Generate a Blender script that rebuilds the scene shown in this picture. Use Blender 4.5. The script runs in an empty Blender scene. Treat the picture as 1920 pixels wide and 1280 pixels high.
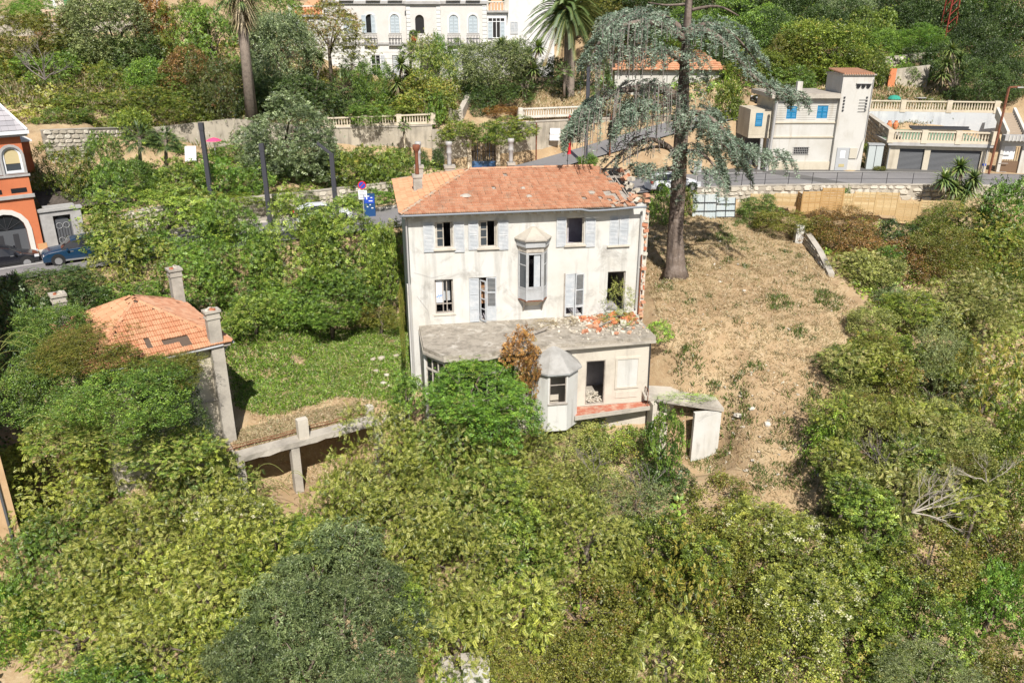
import bpy, bmesh, math, random
import numpy as np
from mathutils import Vector, Matrix
from mathutils.geometry import tessellate_polygon, delaunay_2d_cdt
R = math.radians
DEBUG = False
SC = bpy.context.scene
COL = SC.collection
# ------------------------------------------------------------------ camera
CAM_Z, PITCH, FPX = 20.0, R(21.5), 1500.0
cam = bpy.data.cameras.new('camera'); camo = bpy.data.objects.new('camera', cam); COL.objects.link(camo)
cam.sensor_width = 36.0; cam.lens = FPX / 1920 * 36; cam.clip_start = 0.1; cam.clip_end = 2000
camo.location = (0, 0, CAM_Z); camo.rotation_euler = (R(90) - PITCH, 0, 0)
SC.camera = camo
# ------------------------------------------------------------------ sky, sun, exposure
SUN_EL, SUN_AZ = R(47), R(9)          # elevation, degrees to the right of straight behind the camera
world = bpy.data.worlds.new('World'); SC.world = world; world.use_nodes = True
wn = world.node_tree.nodes; wl = world.node_tree.links
sky = wn.new('ShaderNodeTexSky'); sky.sky_type = 'NISHITA'; sky.sun_disc = False
sky.sun_elevation = SUN_EL; sky.sun_rotation = math.pi - SUN_AZ; sky.altitude = 60
sky.air_density = 1.0; sky.dust_density = 1.5
bg = wn['Background']; bg.inputs[1].default_value = 0.068; wl.new(sky.outputs[0], bg.inputs[0])
sun = bpy.data.lights.new('sun', 'SUN'); suno = bpy.data.objects.new('sun', sun); COL.objects.link(suno)
sun.energy = 4.8; sun.angle = R(0.55); sun.color = (1.0, 0.95, 0.87)
sv = Vector((math.sin(SUN_AZ) * math.cos(SUN_EL), -math.cos(SUN_AZ) * math.cos(SUN_EL), math.sin(SUN_EL)))
suno.rotation_euler = sv.to_track_quat('Z', 'Y').to_euler(); suno.location = sv * 80
SC.view_settings.view_transform = 'Standard'; SC.view_settings.look = 'None'
SC.view_settings.gamma = 1.0; SC.view_settings.exposure = 0.43
SC.cycles.max_bounces = 6; SC.cycles.diffuse_bounces = 3; SC.cycles.glossy_bounces = 2
SC.cycles.transmission_bounces = 4; SC.cycles.transparent_max_bounces = 4
SC.cycles.caustics_reflective = False; SC.cycles.caustics_refractive = False
# ------------------------------------------------------------------ measuring helpers
CP, SP = math.cos(PITCH), math.sin(PITCH)
def ray(px, py):
    dx, dy = (px - 960) / FPX, (py - 640) / FPX
    return Vector((dx, CP - dy * SP, -SP - dy * CP))
def at(px, py, Y):
    d = ray(px, py); t = Y / d.y
    return Vector((d.x * t, Y, CAM_Z + d.z * t))
def atz(px, py, z):
    d = ray(px, py); t = (z - CAM_Z) / d.z
    return Vector((d.x * t, d.y * t, z))
def ppm(Y, z): return FPX / (Y * CP + (CAM_Z - z) * SP)      # picture pixels for one metre
class Frame:
    def __init__(s, x, y, z, deg):
        s.o = Vector((x, y, z)); s.a = R(deg); s.ux = Vector((math.cos(s.a), math.sin(s.a), 0)); s.uy = Vector((-math.sin(s.a), math.cos(s.a), 0))
    def w(s, x, y, z): return s.o + s.ux * x + s.uy * y + Vector((0, 0, z))
    def px(s, px, py, ly=0.0):                  # where the sight line meets the plane local y = ly
        d = ray(px, py); c = Vector((0, 0, CAM_Z)) - s.o
        t = (ly - c.dot(s.uy)) / d.dot(s.uy); p = c + d * t
        return p.dot(s.ux), p.z
    def rect(s, x0, y0, x1, y1, ly=0.0):        # upright rectangle (x0, z0, x1, z1) from two corners
        xm, ym = (x0 + x1) / 2, (y0 + y1) / 2
        return s.px(x0, ym, ly)[0], s.px(xm, y1, ly)[1], s.px(x1, ym, ly)[0], s.px(xm, y0, ly)[1]
# ------------------------------------------------------------------ objects
def tag(o, label=None, cat=None, group=None, kind=None):
    if label: o['label'] = label
    if cat: o['category'] = cat
    if group: o['group'] = group
    if kind: o['kind'] = kind
    return o
def link(name, me, mat=None, parent=None, loc=None, rz=0.0, kind=None):
    o = bpy.data.objects.new(name, me); COL.objects.link(o)
    if parent is not None: o.parent = parent
    if loc is not None: o.location = loc
    if rz: o.rotation_euler = (0, 0, rz)
    if mat is not None and me is not None:
        if not me.materials: me.materials.append(mat)
        if me.materials[0] is not mat:
            o.material_slots[0].link = 'OBJECT'; o.material_slots[0].material = mat
    if kind: o['kind'] = kind
    return o
def thing(name, loc, deg=0.0, label=None, cat=None, group=None):
    o = link(name, None, loc=loc, rz=R(deg)); o.empty_display_size = 0.3
    return tag(o, label, cat, group)
class MB:
    def __init__(s): s.v, s.f, s.a = [], [], []
    def add(s, vs, fs, a=0.5):
        b = len(s.v); s.v += [tuple(p) for p in vs]; s.f += [tuple(b + i for i in f) for f in fs]; s.a += [a] * len(vs); return s
    def box(s, x0, y0, z0, x1, y1, z1, a=0.5):
        return s.add([(x0, y0, z0), (x1, y0, z0), (x1, y1, z0), (x0, y1, z0), (x0, y0, z1), (x1, y0, z1), (x1, y1, z1), (x0, y1, z1)],
                     [(0, 3, 2, 1), (4, 5, 6, 7), (0, 1, 5, 4), (1, 2, 6, 5), (2, 3, 7, 6), (3, 0, 4, 7)], a)
    def obox(s, c, size, M, a=0.5):             # box turned by the 3x3 matrix M
        c = Vector(c); h = [q / 2 for q in size]; vs = []
        for sx, sy, sz in ((-1,-1,-1),(1,-1,-1),(1,1,-1),(-1,1,-1),(-1,-1,1),(1,-1,1),(1,1,1),(-1,1,1)):
            vs.append(c + M @ Vector((sx * h[0], sy * h[1], sz * h[2])))
        return s.add(vs, [(0, 3, 2, 1), (4, 5, 6, 7), (0, 1, 5, 4), (1, 2, 6, 5), (2, 3, 7, 6), (3, 0, 4, 7)], a)
    def beam(s, p0, p1, w, h, a=0.5):
        p0, p1 = Vector(p0), Vector(p1); d = (p1 - p0); L = d.length; d.normalize()
        up = Vector((0, 0, 1)) if abs(d.z) < 0.95 else Vector((0, 1, 0))
        x = d.cross(up).normalized(); z = x.cross(d)
        M = Matrix((x, d, z)).transposed()
        return s.obox((p0 + p1) / 2, (w, L, h), M, a)
    def tube(s, pts, rad, n=6, a=0.5, cap=True):
        pts = [Vector(p) for p in pts]; m = len(pts)
        if not hasattr(rad, '__len__'): rad = [rad] * m
        vs = []; ref = None
        for i, p in enumerate(pts):
            d = (pts[min(i + 1, m - 1)] - pts[max(i - 1, 0)]).normalized()
            if ref is None: ref = Vector((1, 0, 0)) if abs(d.x) < 0.8 else Vector((0, 1, 0))
            x = (ref - d * ref.dot(d)).normalized(); y = d.cross(x); ref = x
            for k in range(n):
                t = 2 * math.pi * k / n; vs.append(p + (x * math.cos(t) + y * math.sin(t)) * rad[i])
        fs = [(i * n + k, i * n + (k + 1) % n, (i + 1) * n + (k + 1) % n, (i + 1) * n + k) for i in range(m - 1) for k in range(n)]
        if cap: fs += [tuple(range(n - 1, -1, -1)), tuple((m - 1) * n + k for k in range(n))]
        return s.add(vs, fs, a)
    def lathe(s, prof, n=8, c=(0, 0, 0), a=0.5):
        c = Vector(c); vs = []
        for r, z in prof:
            for k in range(n):
                t = 2 * math.pi * (k + .5) / n; vs.append(c + Vector((r * math.cos(t), r * math.sin(t), z)))
        m = len(prof)
        fs = [(i * n + k, i * n + (k + 1) % n, (i + 1) * n + (k + 1) % n, (i + 1) * n + k) for i in range(m - 1) for k in range(n)]
        fs += [tuple(range(n - 1, -1, -1)), tuple((m - 1) * n + k for k in range(n))]
        return s.add(vs, fs, a)
    def loft(s, rings, closed=True, cap=True, a=0.5):
        n = len(rings[0]); m = len(rings); vs = [p for r in rings for p in r]; e = n if closed else n - 1
        fs = [(i * n + k, i * n + (k + 1) % n, (i + 1) * n + (k + 1) % n, (i + 1) * n + k) for i in range(m - 1) for k in range(e)]
        if cap: fs += [tuple(range(n - 1, -1, -1)), tuple((m - 1) * n + k for k in range(n))]
        return s.add(vs, fs, a)
    def prism(s, poly, z0, z1, a=0.5):          # plan polygon raised from z0 to z1
        return s.loft([[(x, y, z0) for x, y in poly], [(x, y, z1) for x, y in poly]], a=a)
    def wall(s, outer, holes=(), y0=0.0, t=0.3, a=0.5):   # upright plate in local xz with holes through it
        loops = [[Vector((x, z, 0)) for x, z in l] for l in (outer, *holes)]
        flat = [p for l in loops for p in l]; tri = tessellate_polygon(loops); n = len(flat)
        fr = [(p.x, y0, p.y) for p in flat]; bk = [(p.x, y0 + t, p.y) for p in flat]
        fs = []
        for q in tri:
            A, B, C = (flat[i] for i in q)
            cr = (B.x - A.x) * (C.y - A.y) - (B.y - A.y) * (C.x - A.x)
            q = q if cr > 0 else (q[0], q[2], q[1])
            fs.append(tuple(q)); fs.append((q[0] + n, q[2] + n, q[1] + n))
        b = 0
        for l in loops:
            m = len(l)
            fs += [(b + i, b + (i + 1) % m, n + b + (i + 1) % m, n + b + i) for i in range(m)]; b += m
        return s.add(fr + bk, fs, a)
    def mesh(s, name, smooth=False):
        me = bpy.data.meshes.new(name); me.from_pydata(s.v, [], s.f)
        at_ = me.attributes.new('v', 'FLOAT', 'POINT'); at_.data.foreach_set('value', s.a)
        bm = bmesh.new(); bm.from_mesh(me); bmesh.ops.recalc_face_normals(bm, faces=bm.faces); bm.to_mesh(me); bm.free()
        if smooth: me.polygons.foreach_set('use_smooth', [True] * len(me.polygons))
        me.update(); return me
    def build(s, name, mat, parent=None, loc=None, rz=0.0, smooth=False, kind=None):
        return link(name, s.mesh(name, smooth), mat, parent, loc, rz, kind)
def rectp(x0, z0, x1, z1): return [(x0, z0), (x1, z0), (x1, z1), (x0, z1)]
def archp(x0, z0, x1, z1, n=8):                 # upright rectangle with a round head
    r = (x1 - x0) / 2; cx = (x0 + x1) / 2
    return [(x0, z0), (x1, z0)] + [(cx + r * math.cos(math.pi * k / n), z1 - r + r * math.sin(math.pi * k / n)) for k in range(n + 1)]
# ------------------------------------------------------------------ materials
def nodes(name):
    m = bpy.data.materials.new(name); m.use_nodes = True; n = m.node_tree.nodes; n.clear()
    return m, n, m.node_tree.links, n.new('ShaderNodeOutputMaterial')
def mixc(n, l, fac, a, b, mode='MIX'):
    x = n.new('ShaderNodeMix'); x.data_type = 'RGBA'; x.blend_type = mode
    for sock, val in ((x.inputs[0], fac), (x.inputs[6], a), (x.inputs[7], b)):
        if hasattr(val, 'links'): l.new(val, sock)
        elif isinstance(val, (int, float)): sock.default_value = val
        else: sock.default_value = (*val[:3], 1)
    return x.outputs[2]
def noise(n, l, scale, detail=4, rough=0.6, stretch=None, dist=0.0):
    g = n.new('ShaderNodeNewGeometry'); src = g.outputs['Position']
    if stretch:
        mp = n.new('ShaderNodeMapping'); mp.inputs['Scale'].default_value = stretch; l.new(src, mp.inputs[0]); src = mp.outputs[0]
    t = n.new('ShaderNodeTexNoise'); t.inputs['Scale'].default_value = scale; t.inputs['Detail'].default_value = detail
    t.inputs['Roughness'].default_value = rough; t.inputs['Distortion'].default_value = dist; l.new(src, t.inputs['Vector'])
    return t.outputs[0]
def ramp(n, l, src, lo, hi, a=(0, 0, 0), b=(1, 1, 1)):
    r = n.new('ShaderNodeValToRGB'); e = r.color_ramp.elements
    e[0].position, e[1].position = lo, hi; e[0].color = (*a, 1); e[1].color = (*b, 1); l.new(src, r.inputs[0]); return r.outputs[0]
def attr(n, name):
    a = n.new('ShaderNodeAttribute'); a.attribute_name = name; return a.outputs['Fac']
MATS = {}
def surf(name, base, c2=None, c2at=(0.45, 0.65), c2scale=1.2, streak=None, streak_at=(0.52, 0.75), grain=0.12, gscale=14.0,
         rough=0.85, bump=0.25, bscale=18.0, metal=0.0, spec=0.3, per=0.0, blotch=None, blotch_at=(0.6, 0.68), blotch_scale=0.7, percol=None):
    if name in MATS: return MATS[name]
    m, n, l, out = nodes(name); c = base
    if percol: c = mixc(n, l, ramp(n, l, attr(n, 'v'), 0.15, 0.95), base, percol)
    if c2: c = mixc(n, l, ramp(n, l, noise(n, l, c2scale, 5, 0.65), *c2at), c, c2)
    if blotch: c = mixc(n, l, ramp(n, l, noise(n, l, blotch_scale, 6, 0.7, dist=0.6), *blotch_at), c, blotch)
    if streak: c = mixc(n, l, ramp(n, l, noise(n, l, 1.0, 5, 0.6, (2.0, 2.0, 0.26)), *streak_at), c, streak)
    if per:
        k = n.new('ShaderNodeMapRange'); k.inputs[3].default_value = 1 - per; k.inputs[4].default_value = 1 + per; l.new(attr(n, 'v'), k.inputs[0])
        c = mixc(n, l, 1.0, c, k.outputs[0], 'MULTIPLY')
    if grain:
        k = n.new('ShaderNodeMapRange'); k.inputs[3].default_value = 1 - grain; k.inputs[4].default_value = 1 + grain
        l.new(noise(n, l, gscale, 6, 0.7), k.inputs[0]); c = mixc(n, l, 1.0, c, k.outputs[0], 'MULTIPLY')
    b = n.new('ShaderNodeBsdfPrincipled'); b.inputs['Roughness'].default_value = rough; b.inputs['Metallic'].default_value = metal
    b.inputs['Specular IOR Level'].default_value = spec
    if hasattr(c, 'links'): l.new(c, b.inputs['Base Color'])
    else: b.inputs['Base Color'].default_value = (*c, 1)
    if bump:
        bp = n.new('ShaderNodeBump'); bp.inputs['Strength'].default_value = bump; bp.inputs['Distance'].default_value = 0.05
        l.new(noise(n, l, bscale, 5, 0.65), bp.inputs['Height']); l.new(bp.outputs[0], b.inputs['Normal'])
    l.new(b.outputs[0], out.inputs[0]); MATS[name] = m; return m
def leafmat(name, dark, mid, light, flower=(0.5, 0.45, 0.12), trans=0.16, var=0.22, gloss=0.06):
    if name in MATS: return MATS[name]
    m, n, l, out = nodes(name)
    r = n.new('ShaderNodeValToRGB'); e = r.color_ramp.elements; e[0].color = (*dark, 1); e[1].color = (*light, 1)
    e[0].position, e[1].position = 0.08, 0.95; q = e.new(0.5); q.color = (*mid, 1)
    l.new(attr(n, 'v'), r.inputs[0]); c = r.outputs[0]
    oi = n.new('ShaderNodeObjectInfo'); h = n.new('ShaderNodeHueSaturation'); l.new(c, h.inputs['Color'])
    k = n.new('ShaderNodeMapRange'); k.inputs[3].default_value = 1 - var; k.inputs[4].default_value = 1 + var; l.new(oi.outputs['Random'], k.inputs[0]); l.new(k.outputs[0], h.inputs['Value'])
    k2 = n.new('ShaderNodeMapRange'); k2.inputs[3].default_value = 0.485; k2.inputs[4].default_value = 0.515
    l.new(noise(n, l, 0.35, 3), k2.inputs[0]); l.new(k2.outputs[0], h.inputs['Hue'])
    c = mixc(n, l, attr(n, 'f'), h.outputs[0], flower)
    d = n.new('ShaderNodeBsdfDiffuse'); t = n.new('ShaderNodeBsdfTranslucent'); g = n.new('ShaderNodeBsdfGlossy'); g.inputs['Roughness'].default_value = 0.5
    tc = mixc(n, l, 1.0, c, (1.1, 1.15, 0.55), 'MULTIPLY')
    l.new(c, d.inputs[0]); l.new(tc, t.inputs[0])
    m1 = n.new('ShaderNodeMixShader'); m1.inputs[0].default_value = trans; l.new(d.outputs[0], m1.inputs[1]); l.new(t.outputs[0], m1.inputs[2])
    m2 = n.new('ShaderNodeMixShader'); m2.inputs[0].default_value = gloss; l.new(m1.outputs[0], m2.inputs[1]); l.new(g.outputs[0], m2.inputs[2])
    l.new(m2.outputs[0], out.inputs[0]); MATS[name] = m; return m
def glassmat(name, col, rough=0.08):
    return surf(name, col, grain=0, bump=0, rough=rough, spec=0.6)
M = dict(
 plaster=surf('old_white_plaster', (0.60, 0.595, 0.57), c2=(0.53, 0.505, 0.45), c2scale=0.45, c2at=(0.42, 0.72), streak=(0.31, 0.295, 0.27), streak_at=(0.52, 0.84), blotch=(0.32, 0.305, 0.28), blotch_at=(0.57, 0.74), blotch_scale=0.5, grain=0.06, bump=0.3),
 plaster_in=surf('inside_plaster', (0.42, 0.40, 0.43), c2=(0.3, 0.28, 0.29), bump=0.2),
 plaster_low=surf('stained_plaster', (0.58, 0.53, 0.45), c2=(0.47, 0.425, 0.36), c2scale=0.6, streak=(0.36, 0.33, 0.29), streak_at=(0.56, 0.85), blotch=(0.42, 0.39, 0.35), blotch_at=(0.62, 0.74), grain=0.1),
 cream=surf('cream_render', (0.55, 0.495, 0.395), c2=(0.46, 0.405, 0.31), c2scale=0.4, streak=(0.30, 0.26, 0.20), streak_at=(0.56, 0.85), grain=0.1),
 white=surf('white_render', (0.55, 0.535, 0.50), c2=(0.48, 0.46, 0.415), c2scale=0.35, streak=(0.37, 0.32, 0.25), streak_at=(0.55, 0.86), blotch=(0.44, 0.41, 0.36), blotch_at=(0.6, 0.8), grain=0.06, bump=0.12),
 villa_white=surf('villa_white_paint', (0.68, 0.675, 0.66), c2=(0.63, 0.615, 0.59), grain=0.03, bump=0.05),
 villa_pink=surf('villa_pale_render', (0.62, 0.595, 0.565), c2=(0.58, 0.55, 0.515), grain=0.03, bump=0.05),
 orange=surf('orange_render', (0.58, 0.185, 0.082), c2=(0.50, 0.155, 0.07), c2scale=0.6, streak=(0.42, 0.14, 0.075), streak_at=(.55, .85), grain=0.08, bump=0.15),
 grey_trim=surf('grey_stone_trim', (0.42, 0.41, 0.40), c2=(0.34, 0.33, 0.32), grain=0.06),
 concrete=surf('weathered_concrete', (0.46, 0.42, 0.36), c2=(0.32, 0.29, 0.25), c2scale=0.8, blotch=(0.22, 0.20, 0.17), blotch_at=(0.62, 0.8), grain=0.18, bump=0.5),
 conc_wall=surf('concrete_wall', (0.47, 0.42, 0.34), c2=(0.33, 0.295, 0.24), c2scale=0.5, streak=(0.20, 0.18, 0.15), streak_at=(0.50, 0.78), blotch=(0.55, 0.51, 0.44), grain=0.12, bump=0.4),
 bitumen=surf('bitumen_roof', (0.36, 0.32, 0.265), c2=(0.22, 0.195, 0.16), c2scale=2.6, blotch=(0.52, 0.48, 0.42), blotch_at=(0.54, 0.70), blotch_scale=1.6, grain=0.28),
 tile=surf('orange_roof_tile', (0.43, 0.205, 0.12), percol=(0.53, 0.295, 0.185), c2=(0.46, 0.32, 0.22), c2scale=1.6, c2at=(0.52, 0.78), blotch=(0.27, 0.20, 0.15), blotch_at=(0.58, 0.78), blotch_scale=0.9, grain=0.2, gscale=9, bump=0.15),
 tile_hot=surf('bright_roof_tile', (0.49, 0.235, 0.13), percol=(0.55, 0.30, 0.175), c2=(0.50, 0.32, 0.21), c2scale=1.1, c2at=(0.6, 0.85), grain=0.16, gscale=7, bump=0.15),
 brick=surf('red_brick', (0.42, 0.15, 0.08), percol=(0.58, 0.34, 0.22), grain=0.2),
 zinc=surf('grey_zinc', (0.42, 0.43, 0.44), c2=(0.33, 0.33, 0.33), rough=0.55, grain=0.1, bump=0.05),
 slate=surf('grey_slate', (0.30, 0.29, 0.31), percol=(0.40, 0.38, 0.40), grain=0.1, rough=0.6),
 shutter=surf('faded_shutter_paint', (0.43, 0.455, 0.48), c2=(0.54, 0.55, 0.56), c2scale=2.0, streak=(0.28, 0.29, 0.31), streak_at=(0.6, 0.8), grain=0.1),
 shutter_b=surf('pale_blue_shutter', (0.44, 0.50, 0.54), grain=0.08),
 shutter_blue=surf('bright_blue_shutter', (0.012, 0.19, 0.38), grain=0.1, rough=0.5),
 shutter_green=surf('green_shutter', (0.10, 0.42, 0.20), grain=0.08),
 oldwood=surf('weathered_wood', (0.36, 0.32, 0.28), c2=(0.25, 0.22, 0.19), c2scale=3, grain=0.2),
 woodframe=surf('painted_frame', (0.52, 0.48, 0.42), c2=(0.36, 0.32, 0.27), c2scale=3, grain=0.15),
 pine=surf('new_pine_boards', (0.48, 0.33, 0.16), percol=(0.60, 0.46, 0.26), grain=0.15, gscale=6),
 darkwood=surf('dark_wood', (0.11, 0.08, 0.06), grain=0.2),
 reed=surf('dark_reed_screen', (0.075, 0.062, 0.052), c2=(0.12, 0.10, 0.085), c2scale=5, grain=0.3),
 glass=glassmat('window_glass', (0.06, 0.07, 0.08)),
 glass_dark=glassmat('dark_glass', (0.02, 0.022, 0.026)),
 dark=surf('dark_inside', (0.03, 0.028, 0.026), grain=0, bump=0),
 iron=surf('dark_iron', (0.045, 0.045, 0.05), rough=0.5, grain=0.05, bump=0),
 lamp=surf('lamp_post_paint', (0.06, 0.06, 0.072), rough=0.45, grain=0.05, bump=0),
 greydoor=surf('grey_door_paint', (0.10, 0.105, 0.115), rough=0.55, grain=0.06),
 rust=surf('rusty_iron', (0.23, 0.085, 0.045), c2=(0.13, 0.06, 0.04), c2scale=6, grain=0.2),
 redpaint=surf('red_steel_paint', (0.26, 0.05, 0.035), grain=0.15, rough=0.6),
 bluegate=surf('blue_gate_paint', (0.05, 0.12, 0.26), c2=(0.09, 0.15, 0.25), c2scale=3, grain=0.1, rough=0.5),
 asphalt=surf('asphalt', (0.225, 0.215, 0.215), c2=(0.185, 0.178, 0.178), c2scale=0.4, blotch=(0.14, 0.135, 0.135), blotch_at=(0.66, 0.74), blotch_scale=0.35, grain=0.12, gscale=20, bump=0.2),
 pave=surf('pavement', (0.40, 0.36, 0.31), c2=(0.33, 0.29, 0.25), grain=0.12),
 kerb=surf('kerb_stone', (0.55, 0.51, 0.45), grain=0.1),
 paint=surf('road_paint', (0.70, 0.68, 0.64), grain=0.1),
 stone=surf('pale_rubble_stone', (0.46, 0.41, 0.33), percol=(0.66, 0.61, 0.52), c2=(0.34, 0.30, 0.24), c2scale=2.5, c2at=(0.52, 0.75), grain=0.2, bump=0.6),
 mortar=surf('wall_mortar', (0.40, 0.36, 0.30), c2=(0.28, 0.25, 0.21), grain=0.2, bump=0.5),
 balus=surf('cast_stone', (0.62, 0.54, 0.42), c2=(0.50, 0.43, 0.33), grain=0.1),
 balus_w=surf('white_cast_stone', (0.66, 0.62, 0.55), c2=(0.5, 0.46, 0.40), grain=0.08),
 terracotta=surf('terracotta', (0.62, 0.22, 0.10), grain=0.15),
 bark=surf('cedar_bark', (0.17, 0.13, 0.105), c2=(0.27, 0.22, 0.19), c2scale=2.4, streak=(0.085, 0.065, 0.055), streak_at=(0.48, 0.62), grain=0.3, gscale=8, bump=1.0, bscale=7),
 bark2=surf('brown_bark', (0.13, 0.10, 0.075), c2=(0.20, 0.165, 0.13), grain=0.25, bump=0.6),
 twig=surf('grey_twig', (0.19, 0.165, 0.15), grain=0.2, bump=0),
 deadwood=surf('bleached_branch', (0.36, 0.32, 0.27), grain=0.2, bump=0.2),
 palmtrunk=surf('palm_trunk', (0.27, 0.22, 0.18), c2=(0.18, 0.145, 0.12), c2scale=4, grain=0.25, bump=0.7),
 metalwhite=surf('white_metal', (0.75, 0.76, 0.78), rough=0.4, grain=0.02, bump=0),
 pipe=surf('grey_pipe', (0.40, 0.39, 0.38), rough=0.5, grain=0.06, bump=0),
 pink=surf('pink_canvas', (0.80, 0.08, 0.20), grain=0.05, bump=0),
 signblue=surf('sign_blue', (0.03, 0.08, 0.45), grain=0, bump=0, rough=0.4),
 signred=surf('sign_red', (0.62, 0.02, 0.03), grain=0, bump=0, rough=0.4),
 signgrey=surf('sign_back', (0.40, 0.41, 0.42), grain=0.02, bump=0, rough=0.4),
 meterblue=surf('meter_blue', (0.02, 0.07, 0.19), grain=0.03, bump=0, rough=0.4),
 rubber=surf('tyre_rubber', (0.02, 0.02, 0.021), grain=0.05, bump=0, rough=0.8),
 alloy=surf('alloy_rim', (0.45, 0.45, 0.46), grain=0.02, bump=0, rough=0.35, metal=0.7),
 carblue=surf('car_blue', (0.008, 0.036, 0.082), grain=0, bump=0, rough=0.22, spec=0.7),
 carblack=surf('car_black', (0.012, 0.013, 0.018), grain=0, bump=0, rough=0.2, spec=0.7),
 carwhite=surf('car_white', (0.72, 0.74, 0.78), grain=0, bump=0, rough=0.25, spec=0.6),
 tail=surf('tail_lamp', (0.45, 0.01, 0.012), grain=0, bump=0, rough=0.2),
 lampglass=surf('headlamp_glass', (0.55, 0.57, 0.6), grain=0, bump=0, rough=0.15),
 corr=surf('corrugated_sheet', (0.42, 0.48, 0.50), c2=(0.50, 0.53, 0.52), c2scale=1.2, grain=0.1, rough=0.5),
 redfloor=surf('red_floor_tiles', (0.42, 0.145, 0.09), c2=(0.5, 0.36, 0.27), c2scale=2.5, grain=0.15),
 greenfloor=surf('green_terrace_floor', (0.20, 0.30, 0.20), grain=0.1),
)
# ------------------------------------------------------------------ terrain
ROAD = [(-70, 25, 4.6, 3.6), (-45, 40.3, 5.1, 3.6), (-32, 49.6, 5.6, 3.4), (-20, 56.2, 6.0, 3.3), (-11, 60.3, 6.2, 3.2), (-1, 64.0, 6.9, 3.2), (9, 66.3, 7.7, 3.2), (20, 67.3, 8.1, 3.2), (32, 67.3, 8.15, 3.2), (45, 66.2, 8.1, 3.2), (75, 62.0, 8.0, 3.2)]
SIDE = [(-7.5, 69.5, 7.0, 2.0), (0.5, 72.4, 7.9, 2.4), (8, 76, 9.3, 2.4), (16, 80.5, 10.9, 2.4), (24, 84.0, 12.0, 2.4)]
def catmull(P, sub=6):
    P = [np.array(p, float) for p in P]; out = []
    for i in range(len(P) - 1):
        a, b, c, d = P[max(i - 1, 0)], P[i], P[i + 1], P[min(i + 2, len(P) - 1)]
        for k in range(sub):
            t = k / sub
            out.append(0.5 * ((2 * b) + (c - a) * t + (2 * a - 5 * b + 4 * c - d) * t * t + (3 * b - a - 3 * c + d) * t ** 3))
    out.append(P[-1]); return out
ROADC, SIDEC = catmull(ROAD), catmull(SIDE)
def offs(C, i, d):
    a, b = C[max(i - 1, 0)], C[min(i + 1, len(C) - 1)]; t = (b - a)[:2]; t = t / np.linalg.norm(t)
    return C[i][0] - t[1] * d, C[i][1] + t[0] * d
TP = []                                            # (x, y, z) terrain points
for x in (-90, -60, -40, -25, -10, 5, 20, 35, 55, 95):
    TP += [(x, -12, -11), (x, 12, -8.6), (x, 22, -7.0), (x, 29, -5.4), (x * 0.98, 33.5, -4.4 if x < 15 else -2.8)]
TP += [(-17, 34.9, -4.0), (-13.4, 35.4, -3.8), (-9, 38.2, -3.6), (-15.0, 37.9, -3.6), (-10.7, 40.9, -3.5), (-7.0, 41.0, -3.3), (-5.2, 38.4, -3.6), (2, 38.2, -3.6), (8, 38.3, -3.5), (11.3, 39.0, -3.4), (12.4, 40.0, -2.0), (8.2, 39.9, -3.2), (8.4, 41.2, -3.0), (10.4, 40.9, -3.1), (11.8, 41.0, -2.8), (11.2, 41.7, .8), (12.4, 41.2, .2),
       (-15.6, 38.7, -0.60), (-11.0, 41.6, -0.60), (-7.1, 41.6, -0.45), (-5.6, 43, 0.2), (-13, 44, -0.2), (-8, 47, 0.1), (-7.4, 52.5, 0.4), (-13, 52, 0.3), (-20, 47, 0.2),
       (-19, 35, -1.4), (-24, 39, -1.4), (-20.5, 42, -0.4), (-24.5, 44.5, 0.6), (-30, 38, -2.4), (-29, 44.5, 1.8), (-33, 30, -5), (-45, 33, -3),
       (2, 41, -0.6), (8, 42.4, -0.4), (5, 46, 0.0), (3, 50, 0.3), (-1, 53, 0.5),
       (8.6, 44.5, 3.6), (8.8, 47, 4.2), (10.8, 51.0, 4.85), (7.8, 54.5, 4.6), (2, 56.5, 2.4), (-6, 55.5, 1.2), (14, 60.5, 6.5), (9, 60.8, 6.4), (20, 60.5, 6.1), (21.4, 57.5, 5.4), (20.8, 50, 4.6), (17.8, 43.4, 2.8),
       (10.2, 42.2, 2.3), (13.3, 41.6, 1.5), (12.8, 39.3, -1.0), (13.2, 37.3, -1.7), (13.6, 35.0, -2.7), (12.0, 33.0, -3.8), (15.5, 40, 1.0), (17.0, 37, -1.0), (13.6, 46, 3.7), (15, 52, 5.0),
       (21.5, 41, 0.8), (24, 46, 2.6), (25, 53, 4.4), (30, 45, 1.2), (30, 37, -2), (40, 46, 1.4), (45, 38, -2), (28, 60.3, 5.7), (36, 60, 5.6), (48, 59, 5.4), (38, 54, 4), (80, 50, 3), (80, 57, 5)]
for i in range(0, len(ROADC), 3):
    z = ROADC[i][2]; hw = ROADC[i][3]
    right_ = ROADC[i][0] > 9
    for d in (-hw - (0.12 if right_ else 0.9), -hw, 0, hw, hw + 1.5): x, y = offs(ROADC, i, d); TP.append((x, y, z - 0.14))
    x, y = offs(ROADC, i, -hw - (.85 if right_ else 1.7)); TP.append((x, y, z - (2.0 if right_ else 2.6)))
for i in range(0, len(SIDEC), 3):
    for d in (-2.8, 0, 2.8): x, y = offs(SIDEC, i, d); TP.append((x, y, SIDEC[i][2] - 0.14))
WALLS = [(95, 322, 63.0, 3.1), (180, 318, 65.5, 3.2), (300, 308, 72.9, 3.2), (445, 296, 77, 3.6), (620, 292, 78.4, 2.5), (700, 291, 79.3, 2.6), (812, 300, 79.6, 3.1), (884, 320, 79.2, 3.9), (928, 320, 79.4, 4.4), (1010, 306, 81, 4.0), (1100, 285, 83, 3.2), (1250, 262, 87, 2.4)]
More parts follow.
